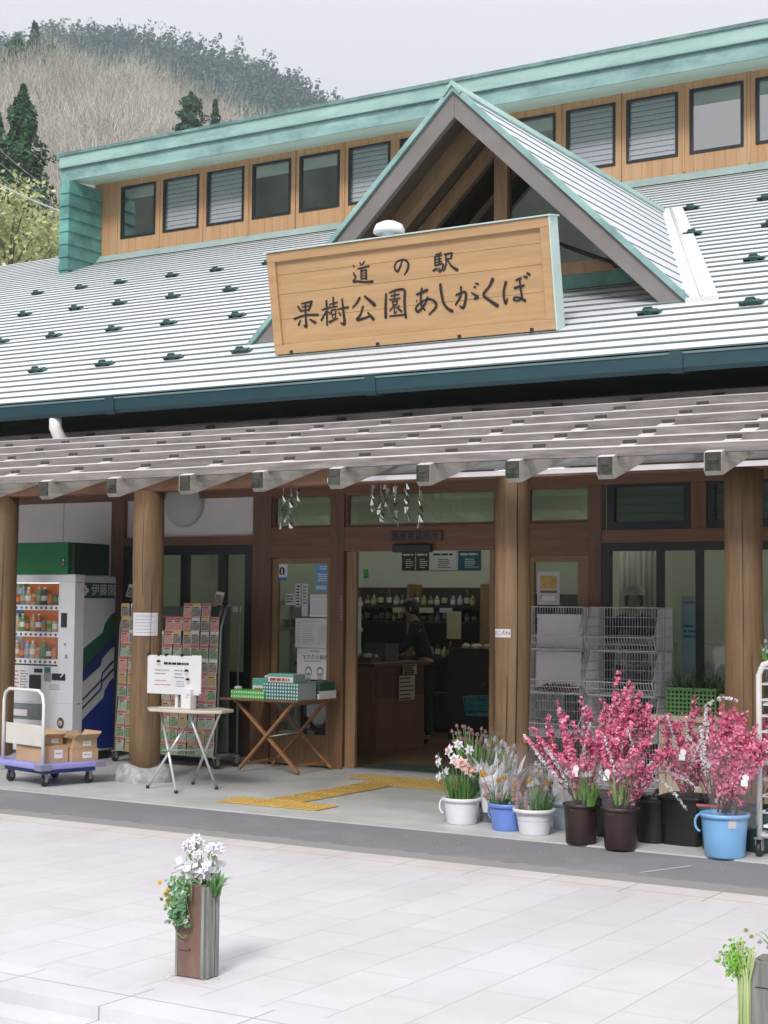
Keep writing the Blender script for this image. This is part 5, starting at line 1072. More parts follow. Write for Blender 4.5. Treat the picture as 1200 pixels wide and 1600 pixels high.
# ================================================================== stacks of wire baskets right of the door
def wire_basket():
    mb=MB(); w,d,h=.62,.40,.365; r=.0034; lip=.115
    X0,X1=-w/2,w/2
    prof=[(d,0),(d,h),(.10,h),(.0,lip+.03),(-.045,lip),(.03,0)]       # side outline (y,z), front at y=0
    for x in (X0,X1): mb.tube([(x,a,b) for a,b in prof]+[(x,d,0)],r*1.35,5,caps=False)
    for (a,b) in ((d,0),(d,h),(-.045,lip),(.03,0),(.10,h)):
        mb.tube([(X0,a,b),(X1,a,b)],r*1.35,5,caps=False)
    def frontz(y):   # top edge of the side panel at depth y
        return h if y>=.10 else (lip+.03+(h-lip-.03)*y/.10 if y>=0 else lip)
    for i in range(15):
        y=.03+(d-.03)*i/14.5
        for x in (X0,X1): mb.tube([(x,y,0),(x,y,frontz(y))],r,4,caps=False)
        if i%2==0: mb.tube([(X0,y,0),(X1,y,0)],r,4,caps=False)
    for z in (.12,.20,.28):
        mb.tube([(X0,.02,z),(X0,d,z)],r,4,caps=False); mb.tube([(X1,.02,z),(X1,d,z)],r,4,caps=False); mb.tube([(X0,d,z),(X1,d,z)],r,4,caps=False)
    n=24
    for i in range(n+1):
        x=X0+w*i/n; mb.tube([(x,d,h),(x,d,0),(x,.03,0),(x,-.045,lip)],r,4,caps=False)
    mb.tube([(X0,-.01,.055),(X1,-.01,.055)],r,4,caps=False)
    return mb
wb=wire_basket().build('wire_basket',STEEL,None,org=(0,0,0)); first=True
ORD=['lowest','second from the ground','third from the ground','topmost']
for s,(cx_,cy_,nm) in enumerate(((-5.86,12.30,' beside the split pillar'),(-5.17,12.27,' before the dark window'))):
    for k in range(4):
        c=wb if first else wb.copy()
        if not first: COL.objects.link(c)
        first=False; c.location=(cx_+random.uniform(-.006,.006),cy_+random.uniform(-.008,.008),.135+.378*k); c.rotation_euler=(0,0,random.uniform(-.015,.015))
        tag(c,'%s silver wire basket of the %s stack%s'%(ORD[k],('left','right')[s],nm),'wire basket','stacked wire baskets')
for s,cx_ in enumerate((-5.86,-5.17)):
    d=thing('basket_dolly','low grey dolly carrying the %s stack of wire baskets'%('left' if s==0 else 'right'),'dolly',(cx_,12.5,.012)); MB().box((cx_-.30,12.30,.10),(cx_+.30,12.68,.13)).build('deck',GREYM,d)
    for x in (-.25,.25):
        for y_ in (12.34,12.63): caster(d,cx_+x,y_,.028)
def card(label,x0,x1,y0,y1,z0,z1,m,name='white_board',cat='board'):
    return tag(MB().box((x0,y0,z0),(x1,y1,z1)).build(name,m,bevel=.002),label,cat)
card('tall white board standing inside the two upper left wire baskets',-6.10,-5.66,12.60,12.62,1.275,1.57,PAPER); card('white board standing inside the middle left wire basket',-6.10,-5.66,12.58,12.60,.898,1.24,PAPER)
card('white tray lying in the third left wire basket',-6.10,-5.62,12.34,12.6,.52,.56,PAPER,'white_tray','tray')
mb=MB(); rg=random.Random(8)
for i in range(26):
    x=-6.02+.36*rg.random(); y_=12.36+.2*rg.random(); mb.tube([(x,y_,.905+.02*rg.random()),(x+.09,y_+.05,.93+.03*rg.random())],.011,6)
tag(mb.build('brown_roots',mat('root_brown',(0.16,0.075,0.045),.7,var=.4,scale=20)),'heap of thin brown roots in the left basket beneath the white boards','vegetables')
# cream counter with leek crate and carton under the right window
cc=thing('cream_counter','cream coloured counter under the right window behind the pink blossoms','counter',(-4.30,12.52,.012)); CREAM=mat('cream_paint',(0.60,0.50,0.36),.5,var=.06)
MB().box((-4.83,12.33,.012),(-3.2,12.85,.70)).build('counter_body',CREAM,cc); MB().box((-4.92,12.27,.70),(-3.15,12.9,.748)).build('counter_top',mat('cream_top',(0.66,0.57,0.43),.45,var=.05),cc,bevel=.005)
mb=MB(); mb.box((-4.84,12.32,.05),(-4.79,12.329,.69)); mb.box((-4.2,12.322,.06),(-4.16,12.329,.69)); mb.build('counter_batten',CREAM,cc)
cr=thing('green_crate','green plastic crate with square holes on the cream counter','crate',(-4.57,12.48,.749)); GCR=mat('crate_green',(0.13,0.30,0.10),.45,var=.08)
mb=MB(); x0,x1,y0,y1,z0,z1=-4.785,-4.365,12.36,12.62,.749,.955
def lattice(P,U,V,nu,nv,th):
    P=Vector(P);U=Vector(U);V=Vector(V)
    for i in range(nu+1): a=P+U*(i/nu); mb.beam(a,a+V,U.length/nu*.42,.004,U.cross(V))
    for j in range(nv+1): a=P+V*(j/nv); mb.beam(a,a+U,V.length/nv*.42,.0045,U.cross(V))
lattice((x0,y0,z0),(x1-x0,0,0),(0,0,z1-z0),12,6,.004); lattice((x0,y1,z0),(x1-x0,0,0),(0,0,z1-z0),12,6,.004); lattice((x0,y0,z0),(0,y1-y0,0),(0,0,z1-z0),8,6,.004); lattice((x1,y0,z0),(0,y1-y0,0),(0,0,z1-z0),8,6,.004)
mb.box((x0,y0,z0),(x1,y1,z0+.006)); mb.build('crate_body',GCR,cr)
mb=MB()
for (a,b) in (((x0-.01,y0-.012),(x1+.01,y0+.004)),((x0-.01,y1-.004),(x1+.01,y1+.012)),((x0-.012,y0+.004),(x0+.004,y1-.004)),((x1-.004,y0+.004),(x1+.012,y1-.004))): mb.box((*a,z1),(*b,z1+.022))
mb.build('crate_rim',GCR,cr,bevel=.003)
LEEK=mat('leek_leaf',(0.025,0.075,0.035),.5,var=.3,scale=8,col2=(0.06,0.13,0.05),island=.5)
def blades(mb,cx_,cy_,z,n,h,spread,w,rg,droop=.25,flat=True,mi=0):
    for i in range(n):
        a=rg.uniform(0,6.283); r0=spread*.35*math.sqrt(rg.random()); L_=h*rg.uniform(.65,1.05); lean=rg.uniform(.03,.45); b=a+rg.uniform(-.6,.6)
        p=Vector((cx_+r0*math.cos(a),cy_+r0*math.sin(a),z)); d=Vector((math.cos(b),math.sin(b),0)); side=Vector((-d.y,d.x,0)); k=5; base=len(mb.v); tw=rg.uniform(-.8,.8)
        sd=(side*math.cos(tw)+d*math.sin(tw))
        for j in range(k+1):
            t=j/k; q=p+d*(lean*L_*t+droop*L_*t*t*t*lean*2)+Vector((0,0,L_*(t-.35*lean*t*t-droop*lean*t**3))); ww=w*(1-.05*j)*(1 if t<.7 else max(.08,(1-t)/.3)); mb.v += [tuple(q-sd*ww/2),tuple(q+sd*ww/2)]
        for j in range(k): c=base+2*j; mb.f.append((c,c+1,c+3,c+2)); mb.m.append(mi); mb.s.append(True)
rg=random.Random(2)
for k,(cx_,l) in enumerate(((-4.68,'bunch of dark green leeks at the left of the green crate'),(-4.55,'bunch of dark green leeks in the middle of the green crate'),(-4.43,'bunch of dark green leeks at the right of the green crate'))):
    mb=MB(); blades(mb,cx_,12.49,.80,34,.40,.14,.014,rg,.5); tag(mb.build('leek_bunch',LEEK),l,'leeks')
t=thing('cardboard_box','cardboard box with a white label on the cream counter beside the green crate','carton',(-4.2,12.5,.749)); MB().box((-4.34,12.38,.749),(-4.02,12.62,.935)).build('box_body',CARD,t); mb=sheet_mb(-4.27,-4.19,.82,.925,12.3795); bars(mb,-4.26,-4.2,.84,.90,12.377,3,1); mb.build('box_label',[PAPER,GREYINK],t)
mb=MB(); blades(mb,-4.15,12.5,.93,26,.24,.16,.012,rg,.4); tag(mb.build('leek_bunch',LEEK),'bunch of short dark greens in the cardboard box on the counter','leeks')
# white tubular roll cage at the right edge
rc=thing('roll_cage','white tubular roll cage at the right edge of the porch','roll cage',(-2.85,10.25,.012)); mb=MB(); x0,x1,y_=-3.275,-2.55,10.12
for yy in (10.12,10.62): mb.tube([(x0,yy,.13),(x0,yy,1.20),(x0+.03,yy,1.27),(x0+.10,yy,1.295),(x1-.1,yy,1.295),(x1-.03,yy,1.27),(x1,yy,1.2),(x1,yy,.13)],.020,12)
mb.tube([(x0,10.12,.15),(x0,10.62,.15)],.018,10); mb.tube([(x1,10.12,.15),(x1,10.62,.15)],.018,10); mb.tube([(x0,10.12,.15),(x1,10.12,.15)],.016,10); mb.tube([(x0,10.62,.15),(x1,10.62,.15)],.016,10); mb.build('frame',PVC,rc)
mb=MB()
for z in np.arange(.3,1.25,.105): mb.tube([(x0,10.12,z),(x1,10.12,z)],.007,6); mb.tube([(x0,10.12,z),(x0,10.62,z)],.007,6)
mb.build('rungs',WHITE,rc)
for z in (.2,.62,1.0): MB().box((x0+.02,10.14,z),(x1-.02,10.60,z+.018)).build('shelf',WHITE,rc)
for x in (x0,x1):
    for yy in (10.12,10.62): caster(rc,x,yy,.05)
# ================================================================== inside the shop
MB().box((-8.30,13.12,.016),(-6.80,13.68,.026)).build('x',BLACKP); o=bpy.data.objects['x']; o.name='door_mat'; o.data.materials[0]=mat('mat_green',(0.012,0.035,0.025),.9,var=.3,scale=60); tag(o,'dark green mat on the brown floor just inside the door','mat')
CAB=mat('cabinet_timber',(0.20,0.10,0.05),.45,var=.15,scale=3,stretch=(5,5,.7)); CABD=mat('cabinet_dark',(0.11,0.045,0.03),.45,var=.15,scale=3)
co=thing('shop_counter','brown timber counter with cabinet doors just inside the door on the left','counter',(-9.35,14.9,.016))
MB().box((-9.85,14.35,.016),(-8.90,15.45,.96)).build('counter_body',CAB,co); MB().box((-9.9,14.30,.96),(-8.86,15.5,1.0)).build('counter_top',CABD,co,bevel=.004)
for y0 in (14.38,14.80): MB().box((-8.899,y0,.05),(-8.882,y0+.40,.60)).build('cabinet_door',CAB,co,bevel=.004)
MB().box((-8.899,14.38,.63),(-8.884,15.42,.94)).build('drawer_front',CABD,co)
for x0 in (-9.82,-9.35): MB().box((x0,14.333,.05),(x0+.42,14.349,.92)).build('cabinet_door',CAB,co,bevel=.004)
def rsheet(label,y0,y1,z0,z1,x,base,seed):
    mb=MB().box((x-.002,y0,z0),(x,y1,z1)); rg=random.Random(seed); n=6
    for i in range(n): zz=z1-(z1-z0)*(i+.6)/n; mb.box((x,y0+.015,zz-.008),(x+.0006,y1-.02-.08*rg.random(),zz+.006),1)
    return tag(mb.build('notice',[base,INK]),label,'notice')
NOTE_Y=mat('note_ochre',(0.50,0.44,0.28),.7,var=.05)
rsheet('yellowish price notice hanging on the end of the shop counter, upper one',14.9,15.2,.86,.97,-8.856,NOTE_Y,1); rsheet('yellowish price notice hanging on the end of the shop counter, lower one',14.82,15.16,.58,.85,-8.857,NOTE_Y,2)
for (l,x0,y0,w,d,h,c) in (('dark basket of small packs at the left of the shop counter',-9.75,14.45,.30,.3,.10,(0.05,0.035,0.02)),('grey cash register on the shop counter',-9.40,14.95,.28,.3,.20,(0.10,0.10,0.10)),('low tray of pale snacks at the front of the shop counter',-9.30,14.42,.32,.22,.06,(0.16,0.10,0.05))):
    t=thing('counter_tray',l,'counter goods',(x0+w/2,y0+d/2,1.0)); mb=MB(); e=.012
    mb.prism([(x0,y0),(x0+w,y0),(x0+w,y0+d),(x0,y0+d)],'z',1.001,1.012); mb.box((x0,y0,1.012),(x0+e,y0+d,1.0+h)); mb.box((x0+w-e,y0,1.012),(x0+w,y0+d,1.0+h)); mb.box((x0+e,y0,1.012),(x0+w-e,y0+e,1.0+h)); mb.box((x0+e,y0+d-e,1.012),(x0+w-e,y0+d,1.0+h)); mb.build('tray_body',mat('tray_%d'%int(c[0]*100),c,.5,var=.2),t)
    mb=MB(); rgc=random.Random(int(-x0*100))
    for i in range(14): mb.lathe([(0,0),(.03,.0),(.035,.025),(.02,.045),(0,.05)],(x0+.04+(w-.08)*rgc.random(),y0+.04+(d-.08)*rgc.random(),1.0+h*.6+.02*rgc.random()),7,smooth=False,flute=.15,mat=rgc.randrange(3))
    mb.build('tray_goods',[NOTE_Y,PAPER_G,TEALINK],t)
SH=mat('shelf_dark',(0.05,0.035,0.025),.5,var=.2); 
sh=thing('display_shelf','dark wall shelf crowded with jars and bottles along the back wall','shelf',(-9.9,17.3,.016))
for z in (.5,.95,1.40,1.60): MB().box((-11.2,17.15,z),(-9.1,17.48,z+.03)).build('shelf_board',SH,sh)
for x in (-11.22,-10.15,-9.09): MB().box((x,17.15,.016),(x+.03,17.485,1.90)).build('upright',mat('shelf_tan',(0.30,0.18,0.08),.5,var=.15),sh)
MB().box((-11.2,17.485,.016),(-9.1,17.498,1.86)).build('shelf_back',SH,sh)
bp=[]
for i,c in enumerate(((0.02,0.02,0.02),(0.10,0.05,0.02),(0.35,0.30,0.16),(0.30,0.30,0.28),(0.05,0.10,0.04))):
    m=mat('jar_%d'%i,c,.25,var=.15); mb=MB(); hgt=.20 if i<2 else .13
    mb.lathe([(0,0),(.034,0),(.036,.01),(.036,hgt*.65),(.014,hgt*.85),(.014,hgt),(0,hgt)],n=12); mb.lathe([(.0365,hgt*.15),(.0365,hgt*.5)],n=12,mat=1); o=mb.build('jar',[m,PAPER_G if i%2 else NOTE_Y],None,org=(0,0,0)); bp.append(o)
rg=random.Random(6); used=set()
JL=['black bottle with a label on the dark back shelf','brown bottle with a label on the dark back shelf','yellowish jar on the dark back shelf','pale jar on the dark back shelf','green jar on the dark back shelf']
for z in (1.631,1.431,.981):
    for i in range(19):
        x=-11.12+.105*i; 
        if abs(x+10.13)<.05: continue
        k=rg.randrange(5); c=bp[k] if k not in used else bp[k].copy()
        if k in used: COL.objects.link(c)
        used.add(k); c.location=(x,17.25+rg.uniform(-.03,.05),z); tag(c,JL[k],'jar','jars on the back shelf')
card('long yellowish price strip along the upper back shelf',-10.35,-9.75,17.14,17.145,1.535,1.60,NOTE_Y,'price_strip','price strip'); card('small white price card right of the long strip on the back shelf',-9.66,-9.48,17.14,17.145,1.54,1.60,PAPER_G,'price_card','price card')
card('tall yellowish banner hanging before the back shelf at the right',-9.42,-9.22,16.9,16.905,1.22,1.56,NOTE_Y,'paper_banner','banner')
dt=thing('display_table','dark display table with white packets in the middle of the shop','table',(-8.6,16.3,.016)); MB().box((-9.2,16.55,.016),(-8.1,17.0,1.12)).build('table_body',SH,dt); mb=MB(); rg=random.Random(3)
for i in range(26): x=-9.15+1.0*rg.random(); y_=16.56+.38*rg.random(); mb.lathe([(0,0),(.05,0),(.055,.03),(.02,.055),(0,.05)],(x,y_,1.12),7,smooth=False,flute=.15)
tag(mb.build('packet_heap',mat('packet_pale',(0.50,0.47,0.38),.5,var=.2,scale=9)),'heap of pale wrapped packets on the dark display table','packets')
fr=thing('drinks_fridge','tall dark fridge against the back wall at the right','fridge',(-8.3,17.2,.016)); MB().box((-8.75,16.95,.016),(-7.9,17.48,1.78)).build('fridge_body',BLACKP,fr,bevel=.01); MB().box((-8.68,16.94,.3),(-7.97,16.949,1.68)).build('fridge_door',mat('fridge_glass',(0.02,0.025,0.025),.08,var=.1),fr)
rk=thing('window_shelf','white wire shelf with pale blue bags just inside the right window','shelf',(-4.9,13.95,.016)); mb=MB()
for z in (.55,.95,1.30): mb.box((-5.25,13.75,z),(-4.0,14.15,z+.02))
for x in (-5.25,-4.02):
    for y_ in (13.75,14.13): mb.box((x,y_,.016),(x+.02,y_+.02,1.55))
mb.build('shelf_frame',WHITE,rk); rgw=random.Random(9)
for i in range(7):
    x=-5.15+.16*i; z=.97 if i%3 else 1.32; mb=MB(); h_=rgw.uniform(.14,.24); mb.lathe([(0,0),(.055,.0),(.066,.04),(.060,h_*.75),(.02,h_),(0,h_)],(x,13.92,z),9,smooth=False,flute=.10); tag(mb.build('goods_bag',[mat('bag_blue',(0.22,0.42,0.60),.4,var=.2,scale=12),mat('bag_pale',(0.55,0.58,0.58),.4,var=.2,scale=12),mat('bag_green',(0.16,0.28,0.14),.4,var=.3,scale=12)][i%3]),['pale blue bag','whitish bag','green bag'][i%3]+' of goods on the wire shelf inside the right window','bag','bags inside the right window')
mb=MB(); n=26
for i in range(n+1): x=-7.0+.52*i/n; mb.v += [(x,16.6+.02*math.sin(i*1.9),2.62),(x,16.6+.028*math.sin(i*1.9+.3),.9)]
for i in range(n): mb.f.append((2*i,2*i+1,2*i+3,2*i+2)); mb.m.append(0); mb.s.append(True)
o=tag(mb.build('pale_curtain',mat('curtain',(0.62,0.62,0.54),.8,var=.05,trans=.3)),'pale gathered curtain far inside, seen through the left pane of the right window','curtain'); o.modifiers.new('t','SOLIDIFY').thickness=.003
tw=thing('tan_locker','tan timber cupboard standing beside the wall shelf','cupboard',(-9.0,17.3,1.4)); MB().box((-9.05,17.1,.016),(-8.78,17.48,1.88)).build('cupboard_body',mat('shelf_tan',(0.3,0.18,0.08)),tw)
WBAND=mat('showcase_white',(0.75,0.78,0.74),.4,var=.05)  # plain white paint without glow
cs_=thing('white_showcase','white showcase at the left behind the door glass','showcase',(-10.6,15.8,.016)); mb=MB()
for z in (.016,1.30,1.62): mb.box((-11.2,15.6,z),(-10.15,16.1,z+.05))
mb.box((-10.2,15.62,.066),(-10.17,16.1,1.62)); mb.box((-11.2,16.05,.066),(-10.2,16.1,1.62)); mb.build('showcase_frame',WBAND,cs_)
mb=MB()
for i in range(9): mb.lathe([(0,0),(.045,.0),(.05,.05),(.03,.09),(0,.095)],(-11.1+.11*i,15.8,1.352),10)
tag(mb.build('cream_buns',mat('bun_cream',(0.6,0.58,0.5),.6,var=.15)),'row of pale round goods in the white showcase','goods')
for (n_,l,u0,u1,m,ink) in (('poster','dark poster of two panels, left one on the back wall',-10.43,-10.23,mat('poster_dark',(0.03,0.035,0.03),.5,var=.4,scale=12),PAPER_G),('poster','dark poster with pale script, second on the back wall',-10.215,-10.02,mat('poster_dark2',(0.035,0.03,0.028),.5,var=.3,scale=10),PAPER_G),('poster','white poster with small figures, third on the back wall',-9.995,-9.62,PAPER_G,INK),('poster','dark blue poster with pale title, rightmost on the back wall',-9.59,-9.26,mat('poster_blue',(0.02,0.09,0.13),.5,var=.3,scale=12),PAPER_G)):
    notice(n_,l,u0,u1,2.085,2.335,17.492,base=m,lines=((.1,.9,.70,.92,1,1),(.3,.9,.1,.6,5,1)),inks=(ink,),cat='poster')
card('small green exit style card at the left of the back wall',-11.02,-10.95,17.49,17.494,1.99,2.10,GREENINK,'green_card','card')
# ================================================================== people inside
def skinmesh(name,nodes,edges,m,parent,root=None,sub=2):
    names=list(nodes); o0=ORG[parent.name]; me=bpy.data.meshes.new(name); me.from_pydata([Vector(nodes[k][0]) for k in names],[(names.index(a),names.index(b)) for a,b in edges],[]); ob=bpy.data.objects.new(name,me); COL.objects.link(ob)
    md=ob.modifiers.new('skin','SKIN'); md.use_smooth_shade=True
    for i,k in enumerate(names):
        r=nodes[k][1]; r=r if isinstance(r,tuple) else (r,r); sv=me.skin_vertices[0].data[i]; sv.radius=r; sv.use_root=(k==(root or names[0]))
    ss=ob.modifiers.new('sub','SUBSURF'); ss.levels=sub; ss.render_levels=sub; bpy.context.view_layer.update()
    m2=bpy.data.meshes.new_from_object(ob.evaluated_get(bpy.context.evaluated_depsgraph_get())); bpy.data.objects.remove(ob); m2.name=name; m2.materials.clear(); m2.materials.append(m); m2.polygons.foreach_set('use_smooth',[True]*len(m2.polygons))
    o=bpy.data.objects.new(name,m2); COL.objects.link(o); o.parent=parent; ORG[o.name]=o0; return o
SKIN=mat('skin',(0.46,0.29,0.21),.55,var=.05); HAIRB=mat('hair_black',(0.012,0.010,0.009),.5,var=.2,scale=40,stretch=(1,1,.2))
def person(label,loc,rotz,H,top,legs,hair,arms,cap=None,mask=False,lean=0.0):
    p=thing('person',label,'person',loc); p.rotation_euler=(0,0,rotz); ORG[p.name]=Vector((0,0,0)); s=H/1.70
    ln=lambda z: -lean*max(0,z-.9)            # forward is -Y
    N={}
    def add(k,x,y,z,r): N[k]=((x*s,(y+ln(z))*s,z*s),tuple(q*s for q in r) if isinstance(r,tuple) else r*s)
    add('pelvis',0,0,.92,(.135,.10)); add('waist',0,0,1.08,(.12,.09)); add('chest',0,-.01,1.27,(.145,.10)); add('neckb',0,0,1.41,(.075,.065)); add('neck',0,-.005,1.47,.048); add('jaw',0,-.03,1.53,(.055,.062)); add('skull',0,-.015,1.60,(.070,.085)); add('crown',0,-.005,1.655,(.052,.062))
    E=[('pelvis','waist'),('waist','chest'),('chest','neckb'),('neckb','neck'),('neck','jaw'),('jaw','skull'),('skull','crown')]
    for sd,q in (('l',-1),('r',1)):
        (ex,ey,ez),(hx,hy,hz_)=arms[sd]
        add('sh'+sd,.165*q,0,1.385,.052); add('el'+sd,ex*q,ey,ez,.040); add('wr'+sd,hx*q,hy,hz_,.026); E += [('neckb','sh'+sd),('sh'+sd,'el'+sd),('el'+sd,'wr'+sd)]
        d=(Vector((hx*q,hy,hz_))-Vector((ex*q,ey,ez))).normalized(); c=Vector((hx*q,hy,hz_)); sdv=d.cross(Vector((0,0,1))); sdv=sdv.normalized() if sdv.length>.1 else Vector((0,-1,0)); dn=d.cross(sdv).normalized()
        pm=c+d*.07; add('pa'+sd,*pm,(.030,.018)); E.append(('wr'+sd,'pa'+sd))
        for f,(o_,L_) in enumerate(((-.030,.062),(-.010,.072),(.010,.068),(.029,.052))):
            b=c+d*.095+sdv*o_; k1=b+d*L_*.5+dn*.006; k2=b+d*L_*.9+dn*.026
            for nm,pt,r in (('b',b,.0095),('m',k1,.0088),('t',k2,.0075)): add('f%d%s%s'%(f,nm,sd),*pt,r)
            E += [('pa'+sd,'f%db%s'%(f,sd)),('f%db%s'%(f,sd),'f%dm%s'%(f,sd)),('f%dm%s'%(f,sd),'f%dt%s'%(f,sd))]
        b=c+d*.035-sdv*.034*q; add('tb'+sd,*b,.0105); add('tt'+sd,*(b+d*.045-sdv*.018*q+dn*.012),.0085); E += [('wr'+sd,'tb'+sd),('tb'+sd,'tt'+sd)]
        add('hip'+sd,.085*q,0,.88,.085); add('kn'+sd,.095*q,-.01,.49,.058); add('an'+sd,.10*q,.02,.09,.040); add('to'+sd,.115*q,-.12,.035,.034); E += [('pelvis','hip'+sd),('hip'+sd,'kn'+sd),('kn'+sd,'an'+sd),('an'+sd,'to'+sd)]
    body=skinmesh('body',N,E,SKIN,p)
    # clothing: slightly larger shells over the same joints
    G={k:(v[0],(tuple(q+.016 for q in v[1]) if isinstance(v[1],tuple) else v[1]+.016)) for k,v in N.items()}
    tn=['pelvis','waist','chest','neckb','shl','ell','wrl','shr','elr','wrr']; skinmesh('jacket',{k:G[k] for k in tn},[e for e in E if e[0] in tn and e[1] in tn],top,p,sub=2)
    ln_=['pelvis','hipl','knl','anl','hipr','knr','anr']; skinmesh('trousers',{k:G[k] for k in ln_},[e for e in E if e[0] in ln_ and e[1] in ln_],legs,p)
    for q in ('l','r'): skinmesh('shoe',{'an':((N['an'+q][0][0],N['an'+q][0][1],.06*s),.046*s),'to':(N['to'+q][0],.042*s)},[('an','to')],BLACKP,p,sub=1)
    hc=Vector(N['skull'][0]); 
    mb=MB(); n=18
    for i,ph in enumerate(np.linspace(0,math.pi*.62,8)):
        for j in range(n):
            t=2*math.pi*j/n; front=max(0,-math.sin(t)); cut=ph*(1-.42*front); mb.v.append((hc.x+.089*s*math.sin(cut)*math.cos(t),hc.y+.012*s+.107*s*math.sin(cut)*math.sin(t),hc.z+.005+.118*s*math.cos(cut)-(0.03*s*(1-front) if i==7 else 0)))
    for i in range(7):
        for j in range(n): mb.f.append((i*n+j,i*n+(j+1)%n,(i+1)*n+(j+1)%n,(i+1)*n+j)); mb.m.append(0); mb.s.append(True)
    h=mb.build('hair',hair,p); md=h.modifiers.new('t','SOLIDIFY'); md.thickness=.012
    fy=hc.y-.092*s
    mb=MB(); mb.add([(hc.x-.013*s,fy+.012,hc.z-.045*s),(hc.x+.013*s,fy+.012,hc.z-.045*s),(hc.x,fy-.014*s,hc.z-.042*s),(hc.x,fy+.008,hc.z+.0*s)],[(0,1,2),(0,2,3),(2,1,3)],0,True); mb.build('nose',SKIN,p)
    for q in (-1,1): MB().lathe([(0,-.006),(.010,-.003),(.012,0),(.010,.003),(0,.006)],(hc.x+.031*s*q,fy+.010,hc.z-.002*s),10).build('eye',INK,p)
    mb=MB(); mb.tube([(hc.x-.022*s,fy+.018,hc.z-.070*s),(hc.x,fy+.012,hc.z-.072*s),(hc.x+.022*s,fy+.018,hc.z-.070*s)],.005,6); mb.build('mouth',mat('lips',(0.35,0.14,0.12),.5),p)
    for q in (-1,1): MB().lathe([(0,-.028),(.012,-.018),(.016,.004),(.010,.026),(0,.030)],(hc.x+.082*s*q,hc.y+.012,hc.z-.015*s),8).build('ear',SKIN,p)
    if cap:
        mb=MB(); mb.lathe([(.104,.045),(.102,.085),(.080,.125),(.045,.145),(0,.150)],(hc.x,hc.y+.01,hc.z-.005),20); mb.build('cap',cap,p)
    return p
BLK=mat('cloth_black',(0.010,0.010,0.013),.9,var=.2,scale=20); NAV=mat('cloth_navy',(0.015,0.018,0.03),.9,var=.2,scale=20); RED=mat('cloth_red',(0.50,0.07,0.04),.85,var=.15,scale=15)
person('person in black bending over the shop counter seen through the open door',(-9.14,15.95,.016),R(-62),1.68,BLK,BLK,HAIRB,{'l':((.22,-.17,1.16),(.14,-.36,1.06)),'r':((.23,-.16,1.16),(.16,-.37,1.05))},lean=.30)
person('person in red jacket half hidden by the right door jamb holding a teal basket',(-7.12,14.35,.016),R(200),1.60,RED,NAV,HAIRB,{'l':((.25,.02,1.10),(.27,-.10,.86)),'r':((.26,.0,1.10),(.30,-.13,.84))})
person('person in dark clothes with a pale cap standing behind the right window',(-6.10,14.85,.016),R(20),1.81,NAV,NAV,HAIRB,{'l':((.23,.0,1.12),(.22,-.16,.92)),'r':((.23,.0,1.12),(.21,-.17,.93))},cap=mat('cap_pale',(0.60,0.60,0.57),.8))
tbk=thing('shopping_basket','teal shopping basket held by the person at the right of the doorway','basket',(-7.52,14.25,.50)); mb=MB()
for i in range(11): t=i/10; mb.tube([(-7.64+.30*t,14.12,.52),(-7.66+.34*t,14.10,.70)],.006,5); mb.tube([(-7.64+.30*t,14.40,.52),(-7.66+.34*t,14.42,.70)],.006,5)
for i in range(8): t=i/7; mb.tube([(-7.64,14.12+.28*t,.52),(-7.66,14.10+.32*t,.70)],.006,5); mb.tube([(-7.34,14.12+.28*t,.52),(-7.32,14.10+.32*t,.70)],.006,5)
for z,e in ((.52,0),(.58,.006),(.64,.013),(.70,.02)): mb.tube([(-7.64-e,14.12-e,z),(-7.34+e,14.12-e,z),(-7.34+e,14.40+e,z),(-7.64-e,14.40+e,z),(-7.64-e,14.12-e,z)],.008,5)
mb.box((-7.64,14.12,.515),(-7.34,14.40,.522)); mb.build('basket_body',mat('basket_teal',(0.02,0.20,0.22),.5,var=.1),tbk)
MB().tube([(-7.49,14.10,.70),(-7.49,14.13,.80),(-7.49,14.26,.845),(-7.49,14.39,.80),(-7.49,14.42,.70)],.008,6).build('basket_handle',BLACKP,tbk)
